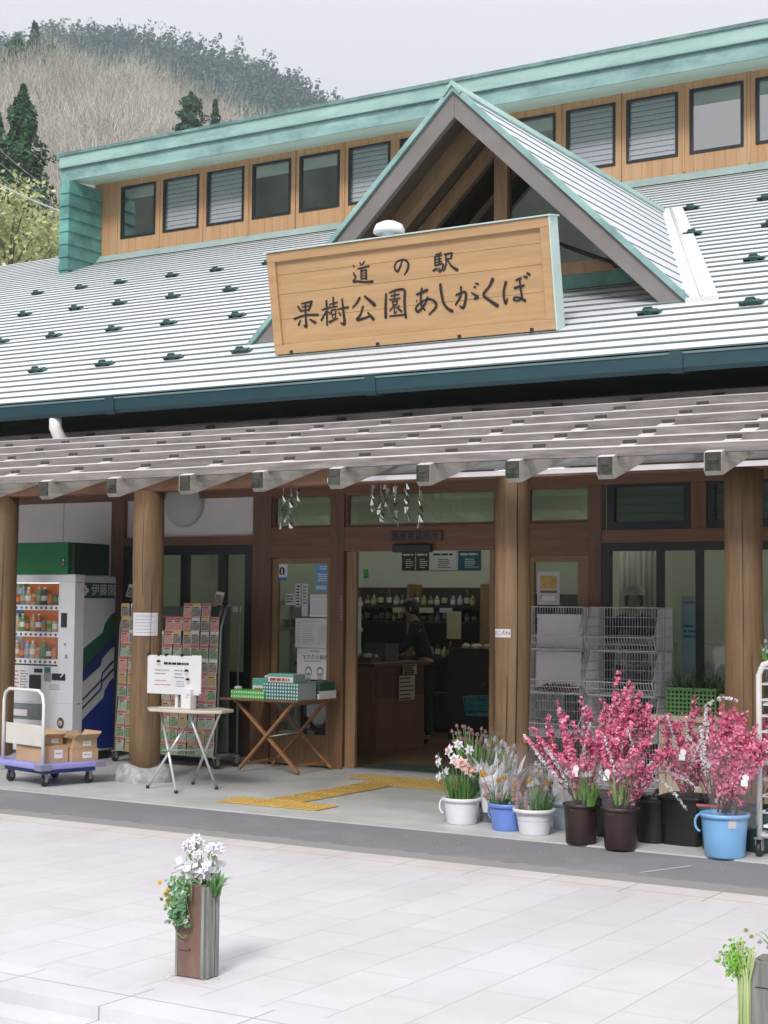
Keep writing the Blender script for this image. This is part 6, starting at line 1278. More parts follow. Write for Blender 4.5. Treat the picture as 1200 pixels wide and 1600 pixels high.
# ================================================================== buckets of cut flowers along the porch edge
def bucket(name,label,cx_,cy_,r,h,m,cat='bucket',taper=.84,rim=.012,handle=None,flute=0,n=32,sq=0,group='flower containers at the porch edge',z0=.012,sticker=None,inner=None):
    t=thing(name,label,cat,(cx_,cy_,z0),group); mb=MB(); rb=r*taper
    mb.lathe([(0,.004),(rb*.96,.0),(rb,.008),(rb+(r-rb)*.5,h*.5),(r,h-.03)],(cx_,cy_,z0),n*(2 if flute else 1),flute=flute,sq=sq)
    mb.lathe([(r,h-.03),(r+rim,h-.028),(r+rim+.002,h-.004),(r+rim*.6,h),(r-.004,h-.002),(r-.008,h-.03),(rb,.05),(0,.045)],(cx_,cy_,z0),n,sq=sq); mb.build('bucket_body' if cat!='pot' else 'pot_body',m,t)
    mb=MB(); mb.lathe([(0,h*.55),(r*.93,h*.55)],(cx_,cy_,z0),n,smooth=False,sq=sq); mb.build('water',mat('dark_water',(0.02,0.025,0.02),.1),t)
    if handle is not None:
        a=handle; c,s=math.cos(a),math.sin(a); P=[]
        for k in range(9): u=k/8*math.pi; P.append((cx_+c*(r+.008+.035*math.sin(u)),cy_+s*(r+.008+.035*math.sin(u)),z0+h-.02-.055*(1-math.cos(u))))
        mb=MB(); mb.tube(P,.0085,8); mb.build('handle',m,t)
    if sticker:
        a0,a1,za,zb=sticker; mb=MB(); 
        for k in range(6):
            u0=a0+(a1-a0)*k/6; u1=a0+(a1-a0)*(k+1)/6; rr=lambda z: rb+(r-rb)*(z/(h-.03))+.0022
            mb.quad((cx_+rr(za)*math.cos(u0),cy_+rr(za)*math.sin(u0),z0+za),(cx_+rr(za)*math.cos(u1),cy_+rr(za)*math.sin(u1),z0+za),(cx_+rr(zb)*math.cos(u1),cy_+rr(zb)*math.sin(u1),z0+zb),(cx_+rr(zb)*math.cos(u0),cy_+rr(zb)*math.sin(u0),z0+zb))
        mb.build('sticker',PAPER_G,t)
    return t
BW=mat('bucket_white',(0.68,0.69,0.73),.35,var=.03); BBL=mat('bucket_blue',(0.14,0.24,0.62),.35,var=.05); BSK=mat('bucket_sky',(0.20,0.43,0.72),.35,var=.04); BLB=mat('bucket_pale',(0.45,0.56,0.64),.35,var=.04); BGR=mat('bucket_grey',(0.42,0.43,0.45),.4,var=.05); PBR=mat('pot_brown',(0.030,0.017,0.015),.42,var=.2,scale=12); PBK=mat('tub_black',(0.010,0.010,0.011),.45,var=.2); TGR=mat('tub_green',(0.02,0.09,0.085),.45,var=.15)
WCH=[]
bucket('flower_bucket','white bucket with a side handle holding daffodils, first from the door',-5.63,10.35,.135,.195,BW,handle=R(188))
bucket('flower_bucket','tall pale grey bucket standing just behind the blue bucket',-5.50,10.62,.125,.22,BGR)
bucket('flower_bucket','mid blue bucket with tulips between two white ones',-5.20,10.26,.132,.195,BBL,handle=R(170))
bucket('flower_bucket','wide low white basin with yellow flowers right of the blue bucket',-4.94,10.17,.135,.185,BW,taper=.8,rim=.02)
bucket('flower_bucket','pale blue bucket half hidden behind the first brown pot',-4.87,10.56,.115,.20,BLB,handle=R(-30))
bucket('brown_pot','ribbed dark brown pot, left one of two, beside the white basin',-4.49,9.98,.118,.275,PBR,cat='pot',taper=.88,flute=.012,rim=.008)
bucket('brown_pot','ribbed dark brown pot, right one of two, under the tallest pink branches',-4.17,9.91,.122,.28,PBR,cat='pot',taper=.86,flute=.012,rim=.008)
bucket('black_pot','small round black pot hidden between and behind the two brown pots',-4.45,10.40,.115,.26,PBK,cat='pot')
bucket('black_pot','round black pot just behind the right brown pot',-4.10,10.33,.13,.30,PBK,cat='pot')
bucket('black_tub','large square black tub between the brown pots and the sky blue bucket',-3.87,10.38,.155,.335,PBK,cat='tub',taper=.85,sq=.8)
tg=bucket('green_tub','dark green square tub with a red rim behind the sky blue bucket',-3.60,10.32,.12,.285,TGR,cat='tub',taper=.9,sq=.8); MB().box((-3.735,10.19,.298),(-3.47,10.2,.315)).build('red_rim',mat('rim_red',(0.50,0.12,0.12),.45),tg)
bucket('flower_bucket','large sky blue bucket with a sticker and side handle, nearest the roll cage',-3.47,10.0,.152,.285,BSK,handle=R(190),sticker=(R(-62),R(-42),.20,.262),taper=.86)
bucket('dark_bucket','dark bucket mostly hidden behind the sky blue bucket at the right',-3.33,10.36,.13,.30,mat('bucket_dark',(0.03,0.06,0.07),.45))
# flowers
PINK=mat('blossom_pink',(0.64,0.085,0.23),.6,var=.25,scale=9,col2=(0.90,0.36,0.50),island=.65,trans=.25,spec=.2)
TWG=mat('branch_brown',(0.10,0.055,0.045),.8,var=.3,scale=20); STEMG=mat('stem_green',(0.06,0.16,0.035),.55,var=.3,scale=9,col2=(0.13,0.26,0.06),island=.4); WPET=mat('petal_white',(0.74,0.73,0.76),.55,var=.05,island=.12,trans=.2,spec=.2); YPET=mat('petal_yellow',(0.72,0.45,0.06),.55,var=.15,island=.3,trans=.2); PPET=mat('petal_pale_pink',(0.72,0.48,0.48),.55,var=.12,island=.3,trans=.2); PINKT=mat('blossom_pale',(0.86,0.52,0.60),.6,var=.15,island=.4,trans=.25,spec=.2); PEACH=mat('petal_peach',(0.74,0.46,0.28),.55,var=.15,island=.3,trans=.2); LILAC=mat('petal_lilac',(0.56,0.50,0.62),.55,var=.12,island=.3,trans=.2); MAUV=mat('bud_mauve',(0.33,0.20,0.22),.6,var=.3,island=.5)
LEAFG=mat('leaf_fresh',(0.10,0.27,0.05),.5,var=.3,scale=7,col2=(0.20,0.40,0.09),island=.5,trans=.25)
CELLO=glass_mat('cellophane',(0.995,0.99,0.995),.01,rough=.08,body=(0.9,0.86,0.9),body_amt=.05)
CELLOW=mat('wrap_white',(0.86,0.85,0.89),.35,var=.05,trans=.25)
def wrap(par,cx_,cy_,z0,z1,r0,r1,lean,seed,m=None,open_=.0):
    rg=random.Random(seed); mb=MB(); n=20; k=6; base=0
    for i in range(k+1):
        t=i/k
        for j in range(n):
            a=2*math.pi*j/n; r=r0+(r1-r0)*t**.8; r*=1+.10*math.sin(3*a+seed)*t+.07*rg.uniform(-1,1)*(.3+t); z=z0+(z1-z0)*t+(.05*math.sin(2*a+seed)+.035*rg.uniform(-1,1))*t*t
            mb.v.append((cx_+r*math.cos(a)+lean[0]*t,cy_+r*math.sin(a)+lean[1]*t,z))
    for i in range(k):
        for j in range(n): mb.f.append((i*n+j,i*n+(j+1)%n,(i+1)*n+(j+1)%n,(i+1)*n+j)); mb.m.append(0); mb.s.append(False)
    return mb.build('wrapper',m or CELLO,par)
def branch_pts(p,tip,rg,bow=.06):
    p=Vector(p);tip=Vector(tip);b=Vector((rg.uniform(-bow,bow),rg.uniform(-bow,bow),0)); return [p.lerp(tip,t)+b*math.sin(math.pi*t) for t in [i/6 for i in range(7)]]
def blossoms_on(lines,rg,per_m,r,rad,start,npet=5):
    P=[];Nn=[];S=[]
    for pts in lines:
        L_=(pts[-1]-pts[0]).length; n=int(per_m*L_*(1-start))
        for i in range(n):
            t=start+(1-start)*rg.random()**.9; k=t*6; j=min(5,int(k)); c=pts[j].lerp(pts[j+1],k-j); off=Vector((rg.gauss(0,1),rg.gauss(0,1),rg.gauss(0,.8))).normalized(); c=c+off*rad*(rg.random()**.5)*(1.12-.5*t)
            s=r*rg.uniform(.7,1.25)
            for q in range(npet):
                a=q*6.283/npet+rg.random(); d=Vector((rg.gauss(0,1),rg.gauss(0,1),rg.gauss(0,1)))
                d=(d-off*d.dot(off)*.6).normalized(); P.append(tuple(c+d*s*.7)); Nn.append(tuple(off+d*rg.uniform(-.9,.9))); S.append(s*.78)
    return np.array(P),np.array(Nn),np.array(S)
def pink_bunch(label,cx_,cy_,z,tips,seed,wr=None,white=0,per=150,green=0,tagpos=None,rad=.028,group='bunches of pink blossom branches'):
    rg=random.Random(seed); t=thing('blossom_bunch',label,'flowers',(cx_,cy_,z),group); lines=[];mb=MB()
    for (tx,ty,tz) in tips:
        p=(cx_+rg.uniform(-.05,.05),cy_+rg.uniform(-.05,.05),z+.08); L_=branch_pts(p,(tx,ty,tz),rg); lines.append(L_); mb.tube(L_,[.006,.0055,.005,.0045,.004,.003,.0015],5)
        for s in range(3):
            k=rg.randint(2,4); a=L_[k]; d=(L_[6]-L_[k])*rg.uniform(.4,.75)+Vector((rg.uniform(-.09,.09),rg.uniform(-.08,.08),rg.uniform(-.02,.05))); l2=branch_pts(a,a+d,rg,.02); lines.append(l2); mb.tube(l2,[.003,.003,.0028,.0025,.002,.0016,.001],4)
    mb.build('branches',TWG,t); P,Nn,S=blossoms_on(lines,rg,per*.74,.0128,rad*1.2,.16); P2,N2,S2=blossoms_on(lines,rg,per*.16,.010,rad*1.5,.25); k1=len(P); V,F=leaf_soup(np.concatenate([P,P2]),np.concatenate([Nn,N2]),np.concatenate([S,S2]),.8,.3); raw_mesh('blossoms',V,F,[PINK,PINKT],t,mi=[0]*k1+[1]*len(P2))
    if white:
        wl=[branch_pts((cx_+rg.uniform(-.06,.06),cy_-.05,z+.15),(cx_+rg.uniform(-.24,.20),cy_-.06+rg.uniform(-.12,.02),z+rg.uniform(.35,.75)),rg,.08) for _ in range(white)]; P,Nn,S=blossoms_on(wl,rg,260,.007,.014,.3,3); V,F=leaf_soup(P,Nn,S,.8,.3); raw_mesh('white_sprays',V,F,WPET,t)
    if green:
        mb=MB(); blades(mb,cx_+.04,cy_-.09,z+.12,green,.30,.16,.016,rg,.4); mb.build('leaves',LEAFG,t)
    if wr: wrap(t,cx_+wr[2],cy_+wr[3],z+.0,z+wr[0],.085,wr[1],(wr[2]*.8,wr[3]*.5),seed)
    if tagpos:
        x,y_,zz=tagpos; mb=MB(); mb.box((x-.022,y_-.001,zz-.02),(x+.022,y_+.001,zz+.02)); mb.prism([(x+.01+.022*math.cos(u),zz+.035+.022*math.sin(u)) for u in np.linspace(0,6.283,14)[:-1]],'y',y_-.0024,y_-.0012); mb.build('price_tag',PAPER,t)
    return t
pink_bunch('wrapped pink blossom branches leaning left out of the left brown pot',-4.49,9.98,.20,[(-4.86,9.95,.80),(-4.80,10.1,.86),(-4.66,9.95,.98),(-4.55,10.1,1.0),(-4.58,9.85,.84),(-4.36,10.05,.92),(-4.40,9.9,.80),(-4.72,9.9,.70),(-4.50,9.84,.66),(-4.42,9.86,.60),(-4.60,9.86,.62),(-4.62,10.12,.76)],1,(.38,.15,0,-.02),3,165,10,(-4.47,9.83,.50))
pink_bunch('tallest pink blossom branches rising from the right brown pot',-4.17,9.91,.20,[(-4.22,10.0,1.20),(-4.12,10.02,1.12),(-4.34,10.0,1.02),(-4.30,9.85,.93),(-4.05,9.95,1.06),(-4.02,10.06,.99),(-3.93,9.95,.86),(-4.13,9.8,.90),(-4.22,9.82,.80),(-4.00,9.82,.72),(-4.26,9.80,.66),(-4.10,9.78,.62),(-3.98,9.84,.60),(-4.20,10.1,1.12),(-4.12,9.9,.98),(-3.88,9.9,.72)],2,(.42,.17,.0,-.02),6,185,8,(-4.20,9.74,.50))
pink_bunch('looser pink blossom branches spreading right from the square black tub',-3.87,10.38,.24,[(-3.78,10.3,1.03),(-3.70,10.36,.96),(-3.96,10.3,.92),(-3.86,10.25,.86),(-4.0,10.45,.84),(-3.74,10.5,.80),(-3.90,10.3,.74),(-3.97,10.22,.78),(-3.80,10.2,.70),(-3.70,10.25,.76),(-4.02,10.25,.70)],3,(.40,.17,0,-.02),4,140,0,(-3.84,10.2,.62))
pink_bunch('sparse dark pink branches standing behind between tub and sky blue bucket',-3.62,10.33,.22,[(-3.62,10.4,.98),(-3.55,10.3,.86),(-3.70,10.35,.90),(-3.66,10.3,.80),(-3.50,10.42,.92),(-3.72,10.25,.72),(-3.58,10.25,.72)],4,(.42,.13,0,-.01),2,115,0,(-3.64,10.19,.58))
pink_bunch('dense wrapped pink bunch standing upright in the sky blue bucket',-3.47,10.0,.22,[(-3.50,9.98,.98),(-3.43,10.05,.99),(-3.38,10.0,.94),(-3.56,10.0,.88),(-3.45,9.9,.90),(-3.34,9.95,.88),(-3.40,9.9,.80),(-3.52,9.92,.80),(-3.36,10.08,.97)],5,(.52,.14,.0,.0),2,210,0,None,.032)
pink_bunch('wrapped pink bunch with a round tag leaning right in the sky blue bucket',-3.42,9.95,.22,[(-3.22,9.92,.82),(-3.18,9.98,.78),(-3.27,9.88,.74),(-3.24,9.95,.88)],6,(.46,.10,.09,-.02),0,210,0,(-3.27,9.80,.52),.03)
pink_bunch('pink blossom twigs half hidden behind the roll cage',-3.33,10.36,.24,[(-3.28,10.3,.92),(-3.20,10.4,.88),(-3.36,10.4,.96),(-3.15,10.3,.80)],7,None,0,110)
def white_spray(label,ptsets,seed,r=.0085):
    rg=random.Random(seed); lines=[]; mb=MB()
    for a,b,sag in ptsets:
        a=Vector(a);b=Vector(b); L_=[a.lerp(b,i/6)+Vector((0,0,sag*math.sin(math.pi*i/6))) for i in range(7)]; lines.append(L_); mb.tube(L_,.0022,4)
    t=thing('white_spray',label,'flowers',lines[0][0],'white blossom sprays'); mb.build('twigs',TWG,t); P,Nn,S=blossoms_on(lines,rg,300,r,.012,.12,4); V,F=leaf_soup(P,Nn,S,.85,.3); raw_mesh('blossoms',V,F,WPET,t)
white_spray('white blossom spray arching out to the left of the left brown pot',[((-4.52,9.92,.36),(-4.88,9.88,.74),-.03),((-4.54,9.92,.36),(-4.70,9.84,.66),.03)],1)
white_spray('white blossom sprays drooping to the right in front of the square black tub',[((-4.06,9.92,.46),(-3.74,10.02,.29),.10),((-4.04,9.95,.50),(-3.68,10.10,.42),.07),((-4.05,9.9,.40),(-3.96,9.95,.60),.02)],2,.0085)
white_spray('white blossom spray curving over the top of the upright pink bunch',[((-3.56,9.93,.70),(-3.58,9.95,1.0),.0),((-3.58,9.95,.99),(-3.36,9.95,1.03),.04),((-3.55,9.9,.5),(-3.60,9.9,.86),.02)],3)
def cup_flower(mb,c,d,r,m_pet,m_mid,rg,kind):
    c=Vector(c);d=Vector(d).normalized(); a=d.orthogonal().normalized(); b=d.cross(a); n=6
    for i in range(n):
        t=i*6.283/n+rg.uniform(-.1,.1); e=a*math.cos(t)+b*math.sin(t); s=d.cross(e)
        if kind=='daff': q=[c,c+e*r*.55+s*r*.30+d*.004,c+e*r*1.05,c+e*r*.55-s*r*.30+d*.004]
        else: q=[c,c+e*r*.42+s*r*.36+d*r*.5,c+e*r*.22+d*r*1.35,c+e*r*.42-s*r*.36+d*r*.5]
        mb.quad(*q,m_pet,True)
    if kind=='daff':
        k=10; base=len(mb.v)
        for (rr,h_) in ((.20,.0),(.28,.35),(.36,.45)):
            for j in range(k): t=j*6.283/k; mb.v.append(tuple(c+(a*math.cos(t)+b*math.sin(t))*r*rr+d*r*h_))
        for i in range(2):
            for j in range(k): mb.f.append((base+i*k+j,base+i*k+(j+1)%k,base+(i+1)*k+(j+1)%k,base+(i+1)*k+j)); mb.m.append(m_mid); mb.s.append(True)
def flower_bunch(label,cx_,cy_,z,blade,flowers,seed,mats,wr=None,wm=None,name='flower_bunch',leafm=None):
    """flowers: (dx,dy,dz,r,petal mat index,middle index,kind)"""
    rg=random.Random(seed); t=thing(name,label,'flowers',(cx_,cy_,z),'small flower bunches')
    if blade: mb=MB(); blades(mb,cx_,cy_,z,blade[0],blade[1],blade[2],blade[3],rg,.35); mb.build('leaves',leafm or STEMG,t)
    mb=MB(); heads=[]
    for (dx,dy,dz_,r,mp,mm,kd) in flowers:
        a=Vector((cx_+dx*.25,cy_+dy*.25,z)); b=Vector((cx_+dx,cy_+dy,z+dz_)); mb.tube([a,a.lerp(b,.6)+Vector((0,0,.03)),b],.0035,5); d=Vector((dx*1.2+rg.uniform(-.1,.3)*.3+.05,dy-.12,.05 if kd=='daff' else .5)); fb=MB(); heads.append(fb); cup_flower(fb,b,d,r*(1.4 if kd=='cup' else 1.1),mp,mm,rg,kd)
    if flowers:
        mb.build('stems',STEMG,t)
        for fb in heads: fb.build('flower_head',mats,t)
    if wr: wrap(t,cx_,cy_,z-.02,z+wr[0],.05,wr[1],(wr[2],wr[3]),seed,wm)
    return t
PM=[WPET,YPET,PPET,PEACH,LILAC,MAUV]
rg=random.Random(12)
fl=[(-.17,-.05,.33,.042,0,0,'daff'),(-.14,.0,.25,.045,0,0,'daff'),(-.10,-.02,.42,.048,0,2,'daff'),(-.03,-.06,.36,.044,0,2,'daff'),(.03,-.06,.33,.055,2,3,'daff'),(.09,-.05,.29,.05,2,3,'daff'),(.05,.02,.43,.04,0,0,'daff'),(-.18,-.03,.22,.04,0,0,'daff'),(.14,.0,.30,.035,0,0,'daff'),(-.06,.05,.46,.04,0,0,'daff'),(-.22,.02,.36,.036,0,0,'daff')]
flower_bunch('daffodils with long green leaves in the first white bucket',-5.63,10.35,.13,(90,.36,.24,.011),fl,1,PM)
flower_bunch('brownish mauve budded twigs behind the daffodils',-5.62,10.55,.12,(40,.52,.30,.006),[(rg.uniform(-.2,.2),rg.uniform(-.05,.1),rg.uniform(.40,.58),.018,5,5,'cup') for _ in range(60)],2,PM,name='budded_twigs',leafm=TWG)
flower_bunch('white paper wrapped bunch with lilac tips behind the daffodils, taller one',-5.50,10.62,.16,(34,.46,.26,.050),[(rg.uniform(-.08,.08),rg.uniform(-.05,.05),rg.uniform(.30,.46),.026,0 if _%3 else 2,0,'cup') for _ in range(18)],3,PM,(.40,.13,.02,0),leafm=CELLOW)
flower_bunch('white paper wrapped bunch leaning right towards the split pillar',-5.38,10.58,.16,(26,.42,.26,.046),[(rg.uniform(-.05,.08),rg.uniform(-.05,.05),rg.uniform(.26,.44),.024,0 if _%3 else 4,0,'cup') for _ in range(14)],4,PM,(.38,.11,.09,0),leafm=CELLOW)
flower_bunch('tall pale wrapped bunch behind the yellow flowers',-5.45,10.45,.12,(14,.2,.1,.01),[(rg.uniform(-.06,.08),rg.uniform(-.05,.05),rg.uniform(.18,.30),.028,0,0,'cup') for _ in range(12)],14,PM,(.30,.10,.02,0),CELLOW)
flower_bunch('yellow and white tulips with pink ones at the left of the blue bucket',-5.27,10.24,.14,(22,.22,.14,.016),[(-.09,-.05,.24,.036,1,1,'cup'),(-.03,-.04,.27,.034,0,0,'cup'),(.03,-.05,.21,.028,1,1,'cup'),(-.07,-.07,.16,.03,2,2,'cup'),(.0,-.08,.15,.028,0,0,'cup'),(-.05,-.08,.09,.034,2,2,'cup'),(.05,-.08,.10,.032,2,3,'cup'),(.04,.02,.22,.026,1,1,'cup'),(-.09,.04,.13,.03,2,2,'cup')],5,PM,(.27,.11,-.02,0))
flower_bunch('peach hyacinth spike wrapped at the right of the blue bucket',-5.11,10.24,.14,(12,.2,.1,.018),[(.02*math.cos(i*2.1),.02*math.sin(i*2.1)-.03,.06+.012*i,.020,3 if i%3 else 2,3,'cup') for i in range(14)],6,PM,(.27,.09,.02,0))
flower_bunch('pale pink hyacinth wrapped at the left of the white basin',-4.99,10.14,.12,(10,.15,.1,.02),[(.035*math.cos(i*2.1)-.02,.035*math.sin(i*2.1)-.04,.03+.009*i,.024,2 if i%2 else 4,3,'cup') for i in range(16)],7,PM,(.20,.08,-.02,0))
flower_bunch('yellow flowers with upright green leaves in the white basin',-4.90,10.18,.12,(60,.24,.16,.012),[(rg.uniform(-.07,.07),rg.uniform(-.06,.04),rg.uniform(.18,.26),.024,1 if _%2 else 0,1,'cup') for _ in range(11)],8,PM,(.28,.10,.0,0))
flower_bunch('small pale flowers in clear wrap between basin and brown pot',-4.86,10.52,.15,(16,.2,.14,.012),[(rg.uniform(-.08,.08),rg.uniform(-.06,.04),rg.uniform(.08,.26),.026,0 if k%3 else 3,1,'cup') for k in range(14)],9,PM,(.28,.12,.0,0),CELLOW)
flower_bunch('clear wrapped sprig with pale flowers before the split pillar',-5.06,10.48,.14,(14,.24,.12,.010),[(rg.uniform(-.06,.06),rg.uniform(-.06,.04),rg.uniform(.16,.32),.020,0 if k%2 else 2,1,'cup') for k in range(10)],10,PM,(.34,.10,.02,0))
flower_bunch('green foliage with small white flowers on top of the roll cage',-3.22,10.2,1.30,(24,.13,.14,.018),[(rg.uniform(-.05,.06),rg.uniform(-.06,.04),rg.uniform(.04,.12),.016,0,1,'cup') for k in range(8)],11,PM,leafm=LEAFG)
flower_bunch('green leaves with white tulip heads in the left brown pot front',-4.40,9.90,.28,(20,.20,.12,.02),[(rg.uniform(-.05,.08),rg.uniform(-.05,.02),rg.uniform(.10,.2),.026,0,1,'cup') for k in range(4)],13,PM,leafm=LEAFG)
# ================================================================== flower posts on the plaza
GREYW=mat('post_grey_timber',(0.125,0.13,0.115),.85,var=.3,scale=4,stretch=(9,9,.8),dirt=(0.36,0.37,0.35),dirt_scale=3,dirt_amt=.45,dirt_stretch=(6,6,.7),bump=.4,col2=(0.26,0.275,0.265))
REDW=mat('post_red_timber',(0.145,0.085,0.068),.8,var=.2,scale=3,stretch=(3,3,.8),dirt=(0.25,0.165,0.14),dirt_scale=3,dirt_amt=.5,bump=.25)
def post_planter(label,cx_,cy_,w,h,front,rot):
    t=thing('flower_post',label,'planter post',(cx_,cy_,0)); mb=MB(); a=w/2
    t.rotation_euler=(0,0,rot); ORG[t.name]=Vector((0,0,0))
    mb.box((-a,-a+.012,0),(a,a,h-.012)); mb.build('post_core',GREYW,t,bevel=.006)
    mb=MB(); mb.box((-a+.012,-a,.004),(a-.018,-a+.0115,h)); mb.build('front_board',front,t,bevel=.003)
    mb=MB(); mb.box((-a-.002,-a-.004,.002),(-a+.011,-a+.010,h-.02)); mb.box((a-.017,-a-.006,.002),(a+.0,-a+.010,h-.004)); mb.build('corner_slat',GREYW,t,bevel=.002)
    mb=MB(); 
    for k,(y0,y1) in enumerate(((-a+.018,-.012),(-.004,.03),(.038,a-.006))): mb.box((a+.001,y0,.003),(a+.014-.004*(k==1),y1,h-.008*k-.004))
    mb.build('side_slat',GREYW,t,bevel=.004)
    mb=MB(); mb.prism([(.006*math.cos(u)+.0,h*.30+.006*math.sin(u)) for u in np.linspace(0,6.283,10)[:-1]],'y',-a-.0012,-a-.0003); mb.box((-a+.02,-a-.0008,h*.285),(-.006,-a-.0002,h*.292)); mb.build('knot',INK,t)
    mb=MB(); mb.prism([(.07*math.cos(u)*w/.17,.07*math.sin(u)*w/.17) for u in np.linspace(0,6.283,16)[:-1]],'z',h-.012,h-.002); mb.build('soil',EARTH,t); return t
post_planter('short square timber post with a reddish front, grey sides and white flowers on top',-4.335,5.528,.165,.405,REDW,R(2)).scale=(.92,.62,1)
rg=random.Random(21); cx_,cy_,hz=-4.335,5.550,.40
t=thing('white_flowers','tall white flowers standing in the top of the reddish timber post','flowers',(cx_,cy_,hz)); mb=MB(); heads=[]
for (dx,dy,dz_,r) in ((-.055,-.02,.165,.038),(-.03,.0,.185,.034),(.0,-.02,.125,.026),(.065,-.02,.155,.036),(.08,.0,.145,.03),(-.075,.0,.15,.030),(.05,.02,.13,.028),(-.045,.02,.14,.032),(.03,.02,.155,.026),(-.02,.03,.16,.030),(.075,.02,.165,.028),(-.065,.02,.175,.028)):
    a=Vector((cx_+dx*.3,cy_+dy*.3,hz)); b=Vector((cx_+dx,cy_+dy,hz+dz_)); mb.tube([a,a.lerp(b,.5)+Vector((dx*.1,0,.01)),b],.0028,5)
    fb=MB(); heads.append(fb)
    for q in range(3): cup_flower(fb,b+Vector((rg.uniform(-.012,.012),rg.uniform(-.012,.012),rg.uniform(-.012,.012))),(rg.uniform(-1,1)+.3,-.8,.6),r*.8,0,0,rg,'daff')
for (dx,dz_) in ((-.135,.035),(-.12,.06),(.13,.075)): 
    b=Vector((cx_+dx,cy_-.04,hz+dz_)); mb.tube([(cx_+dx*.2,cy_,hz),(cx_+dx*.7,cy_-.02,hz+dz_+.02),b],.0018,4)
mb.build('stems',STEMG,t)
for fb in heads: fb.build('flower_head',[WPET],t)
P=[];Nn=[]
for i in range(150):
    P.append((cx_+rg.uniform(-.08,.09),cy_+rg.uniform(-.07,.07),hz+rg.uniform(.01,.105))); Nn.append((rg.gauss(0,1)+.3,rg.gauss(0,1)-.8,rg.gauss(0,1)+.5))
V,F=leaf_soup(np.array(P),np.array(Nn),.020,.8); raw_mesh('small_petals',V,F,WPET,t)
t=thing('trailing_leaves','green sprig with yellow pansies hanging down the front of the reddish post','flowers',(cx_-.03,cy_-.10,.36))
P=[];Nn=[]
for i in range(230):
    u=rg.random(); x=cx_-.03+rg.gauss(0,.034)*(1.05-.3*u); z=.435-.20*u+rg.gauss(0,.008); y_=cy_-.095-.03*math.sin(u*3)-abs(rg.gauss(0,.012)); P.append((x,y_,z)); Nn.append((rg.gauss(0,.6)+.3,-1,rg.gauss(0,.6)+.5))
V,F=leaf_soup(np.array(P),np.array(Nn),.0115,.75); raw_mesh('leaves',V,F,mat('leaf_cool',(0.045,0.16,0.06),.5,var=.3,scale=12,col2=(0.17,0.34,0.15),island=.6,trans=.2),t)
mb=MB()
for i in range(14): x=cx_-.03+rg.uniform(-.04,.05); mb.tube([(cx_-.02,cy_-.075,.40),(x,cy_-.115,.34),(x+rg.uniform(-.02,.02),cy_-.105,.22+rg.uniform(0,.05))],.0016,4)
mb.tube([(cx_-.075,cy_-.09,.235),(cx_-.055,cy_-.095,.195),(cx_-.02,cy_-.095,.175),(cx_+.0,cy_-.095,.188)],.0028,5); mb.build('stems',STEMG,t); heads=[]
for (dx,dz_,r,m_) in ((-.085,.33,.020,0),(-.10,.36,.017,0),(-.09,.375,.014,0),(-.135,.405,.012,0),(-.005,.37,.016,1),(-.03,.385,.018,1),(.012,.255,.012,1),(-.06,.24,.008,1)):
    fb=MB(); heads.append(fb)
    for q in range(2): cup_flower(fb,(cx_+dx+.004*q,cy_-.12,dz_+.004*q),(.2,-1,.2),r,m_,m_,rg,'daff')
for fb in heads: fb.build('flower_head',[YPET,WPET],t)
t=thing('broad_leaves','broad green leaves standing up at the right of the reddish timber post','flowers',(cx_+.09,cy_,.38)); mb=MB(); blades(mb,cx_+.075,cy_-.01,.35,16,.13,.06,.030,rg,.5); blades(mb,cx_+.10,cy_-.02,.36,9,.11,.05,.034,rg,.6); mb.build('leaves',mat('leaf_broad',(0.09,0.24,0.08),.5,var=.3,scale=9,col2=(0.22,0.40,0.17),island=.4,trans=.2),t)
MB().tube([(cx_+.02,cy_-.09,.44),(cx_+.022,cy_-.095,.34)],.004,5).build('stalk',STEMG,t)
pr=post_planter('grey weathered timber post with a painted white flower at the right edge',-1.74,5.60,.19,.39,GREYW,R(0)); 
mb=MB(); mb.tube([(.04+.020*math.cos(u),-.0985,.235+.021*math.sin(u)) for u in np.linspace(0,6.283,16)],.0038,6,caps=False); mb.build('painted_ring',INK,pr)
mb=MB()
for i in range(6): u=i*6.283/6; strokes(mb,[[(.02+.006*math.cos(u),.13+.006*math.sin(u),.008),(.02+.026*math.cos(u),.13+.026*math.sin(u),.013)]],lambda x,z,h: (x,-.096-h,z),.0012+.0004*i)
mb.build('painted_flower',WHITE,pr)
mb=MB(); mb.box((-.06,-.097,.296),(.09,-.0962,.299)); mb.build('board_crack',INK,pr)
t=thing('post_flowers','bright green clump and pale stems tied to the grey post at the right','flowers',(-1.84,5.5,.3)); mb=MB()
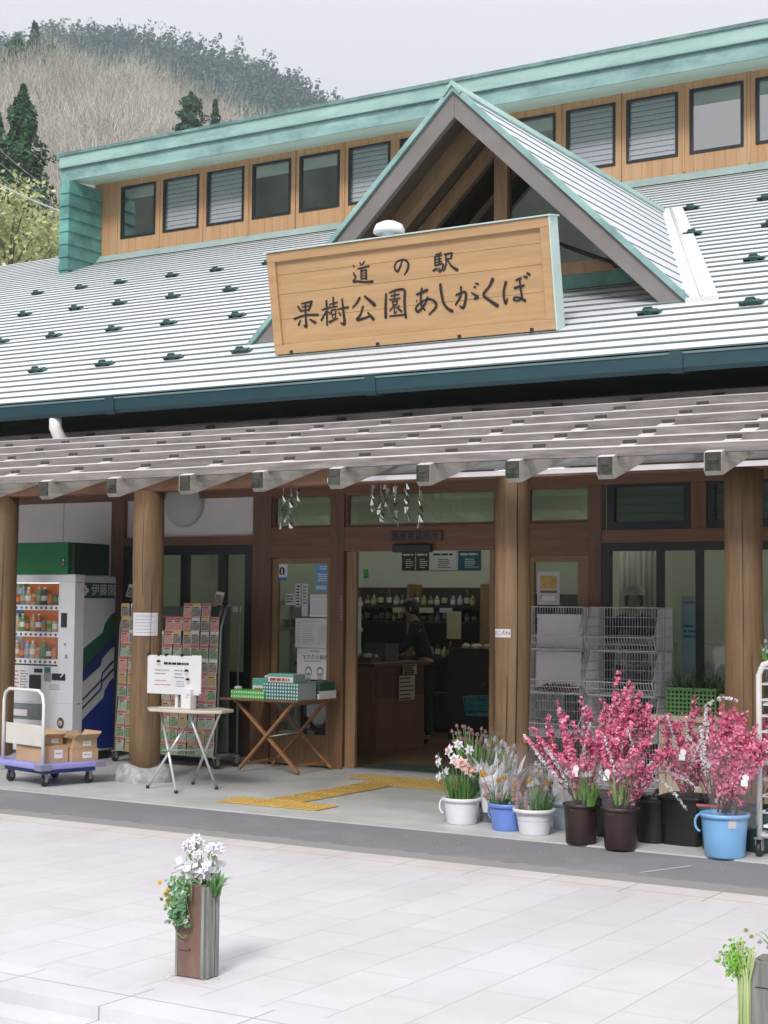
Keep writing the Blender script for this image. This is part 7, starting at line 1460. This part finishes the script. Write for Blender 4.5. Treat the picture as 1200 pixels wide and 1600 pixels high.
for i in range(34):
    x=-1.835+rg.uniform(-.018,.022); y_=5.485+rg.uniform(-.012,.008); e=rg.uniform(-1,1); mb.tube([(x+e*.010,y_,.004),(x,y_,.20),(x+e*.004,y_,.32),(x+e*.03,y_-.01*abs(e),.41+rg.uniform(-.03,.05))],.0030,5)
mb.build('stems',mat('stem_pale',(0.26,0.36,0.14),.6,var=.3,scale=9,col2=(0.42,0.48,0.24),island=.5),t)
P=[];Nn=[]
for i in range(360): P.append((-1.865+rg.gauss(0,.026),5.50+rg.gauss(0,.03),.385+rg.gauss(0,.026))); Nn.append((rg.gauss(0,1),rg.gauss(0,1)-.6,rg.gauss(0,1)+.6))
V,F=leaf_soup(np.array(P),np.array(Nn),.0095,.6); raw_mesh('leaves',V,F,mat('leaf_lime',(0.12,0.34,0.04),.5,var=.25,scale=8,col2=(0.32,0.58,0.07),island=.5,trans=.3),t); heads=[]
for (dx,dz_,m_) in ((-.10,.44,1),(-.06,.47,1),(-.03,.455,0),(.0,.44,0),(.03,.46,1),(-.08,.49,1),(.06,.47,0),(.09,.50,0),(.02,.50,1)): heads.append(MB()); cup_flower(heads[-1],(-1.75+dx,5.50,dz_),(.2,-.8,.5),.018,m_,1,rg,'cup')
mlem=[WPET,mat('petal_lemon',(0.70,0.68,0.22),.5,var=.1,trans=.2)]
for fb in heads: fb.build('flower_head',mlem,t)
mb=MB(); blades(mb,-1.70,5.57,.39,30,.14,.12,.012,rg,.3); mb.build('blades',LEAFG,t)
# fallen petals and grit near the buckets and posts
P=[];Nn=[]
for i in range(90): P.append((rg.uniform(-6.2,-3.1),rg.uniform(9.15,10.2),.0145 if False else .016)); Nn.append((rg.gauss(0,.15),rg.gauss(0,.15),1))
for i in range(40): a=rg.uniform(0,6.283); q=rg.uniform(.11,.16); P.append((cx_+q*math.cos(a),cy_+q*math.sin(a),.004)); Nn.append((rg.gauss(0,.3),rg.gauss(0,.3),1))
V,F=leaf_soup(np.array(P),np.array(Nn),.007,.6); tag(raw_mesh('fallen_petals',V,F,PPET),'scattered fallen petals on the asphalt before the buckets','petals',kind='stuff')
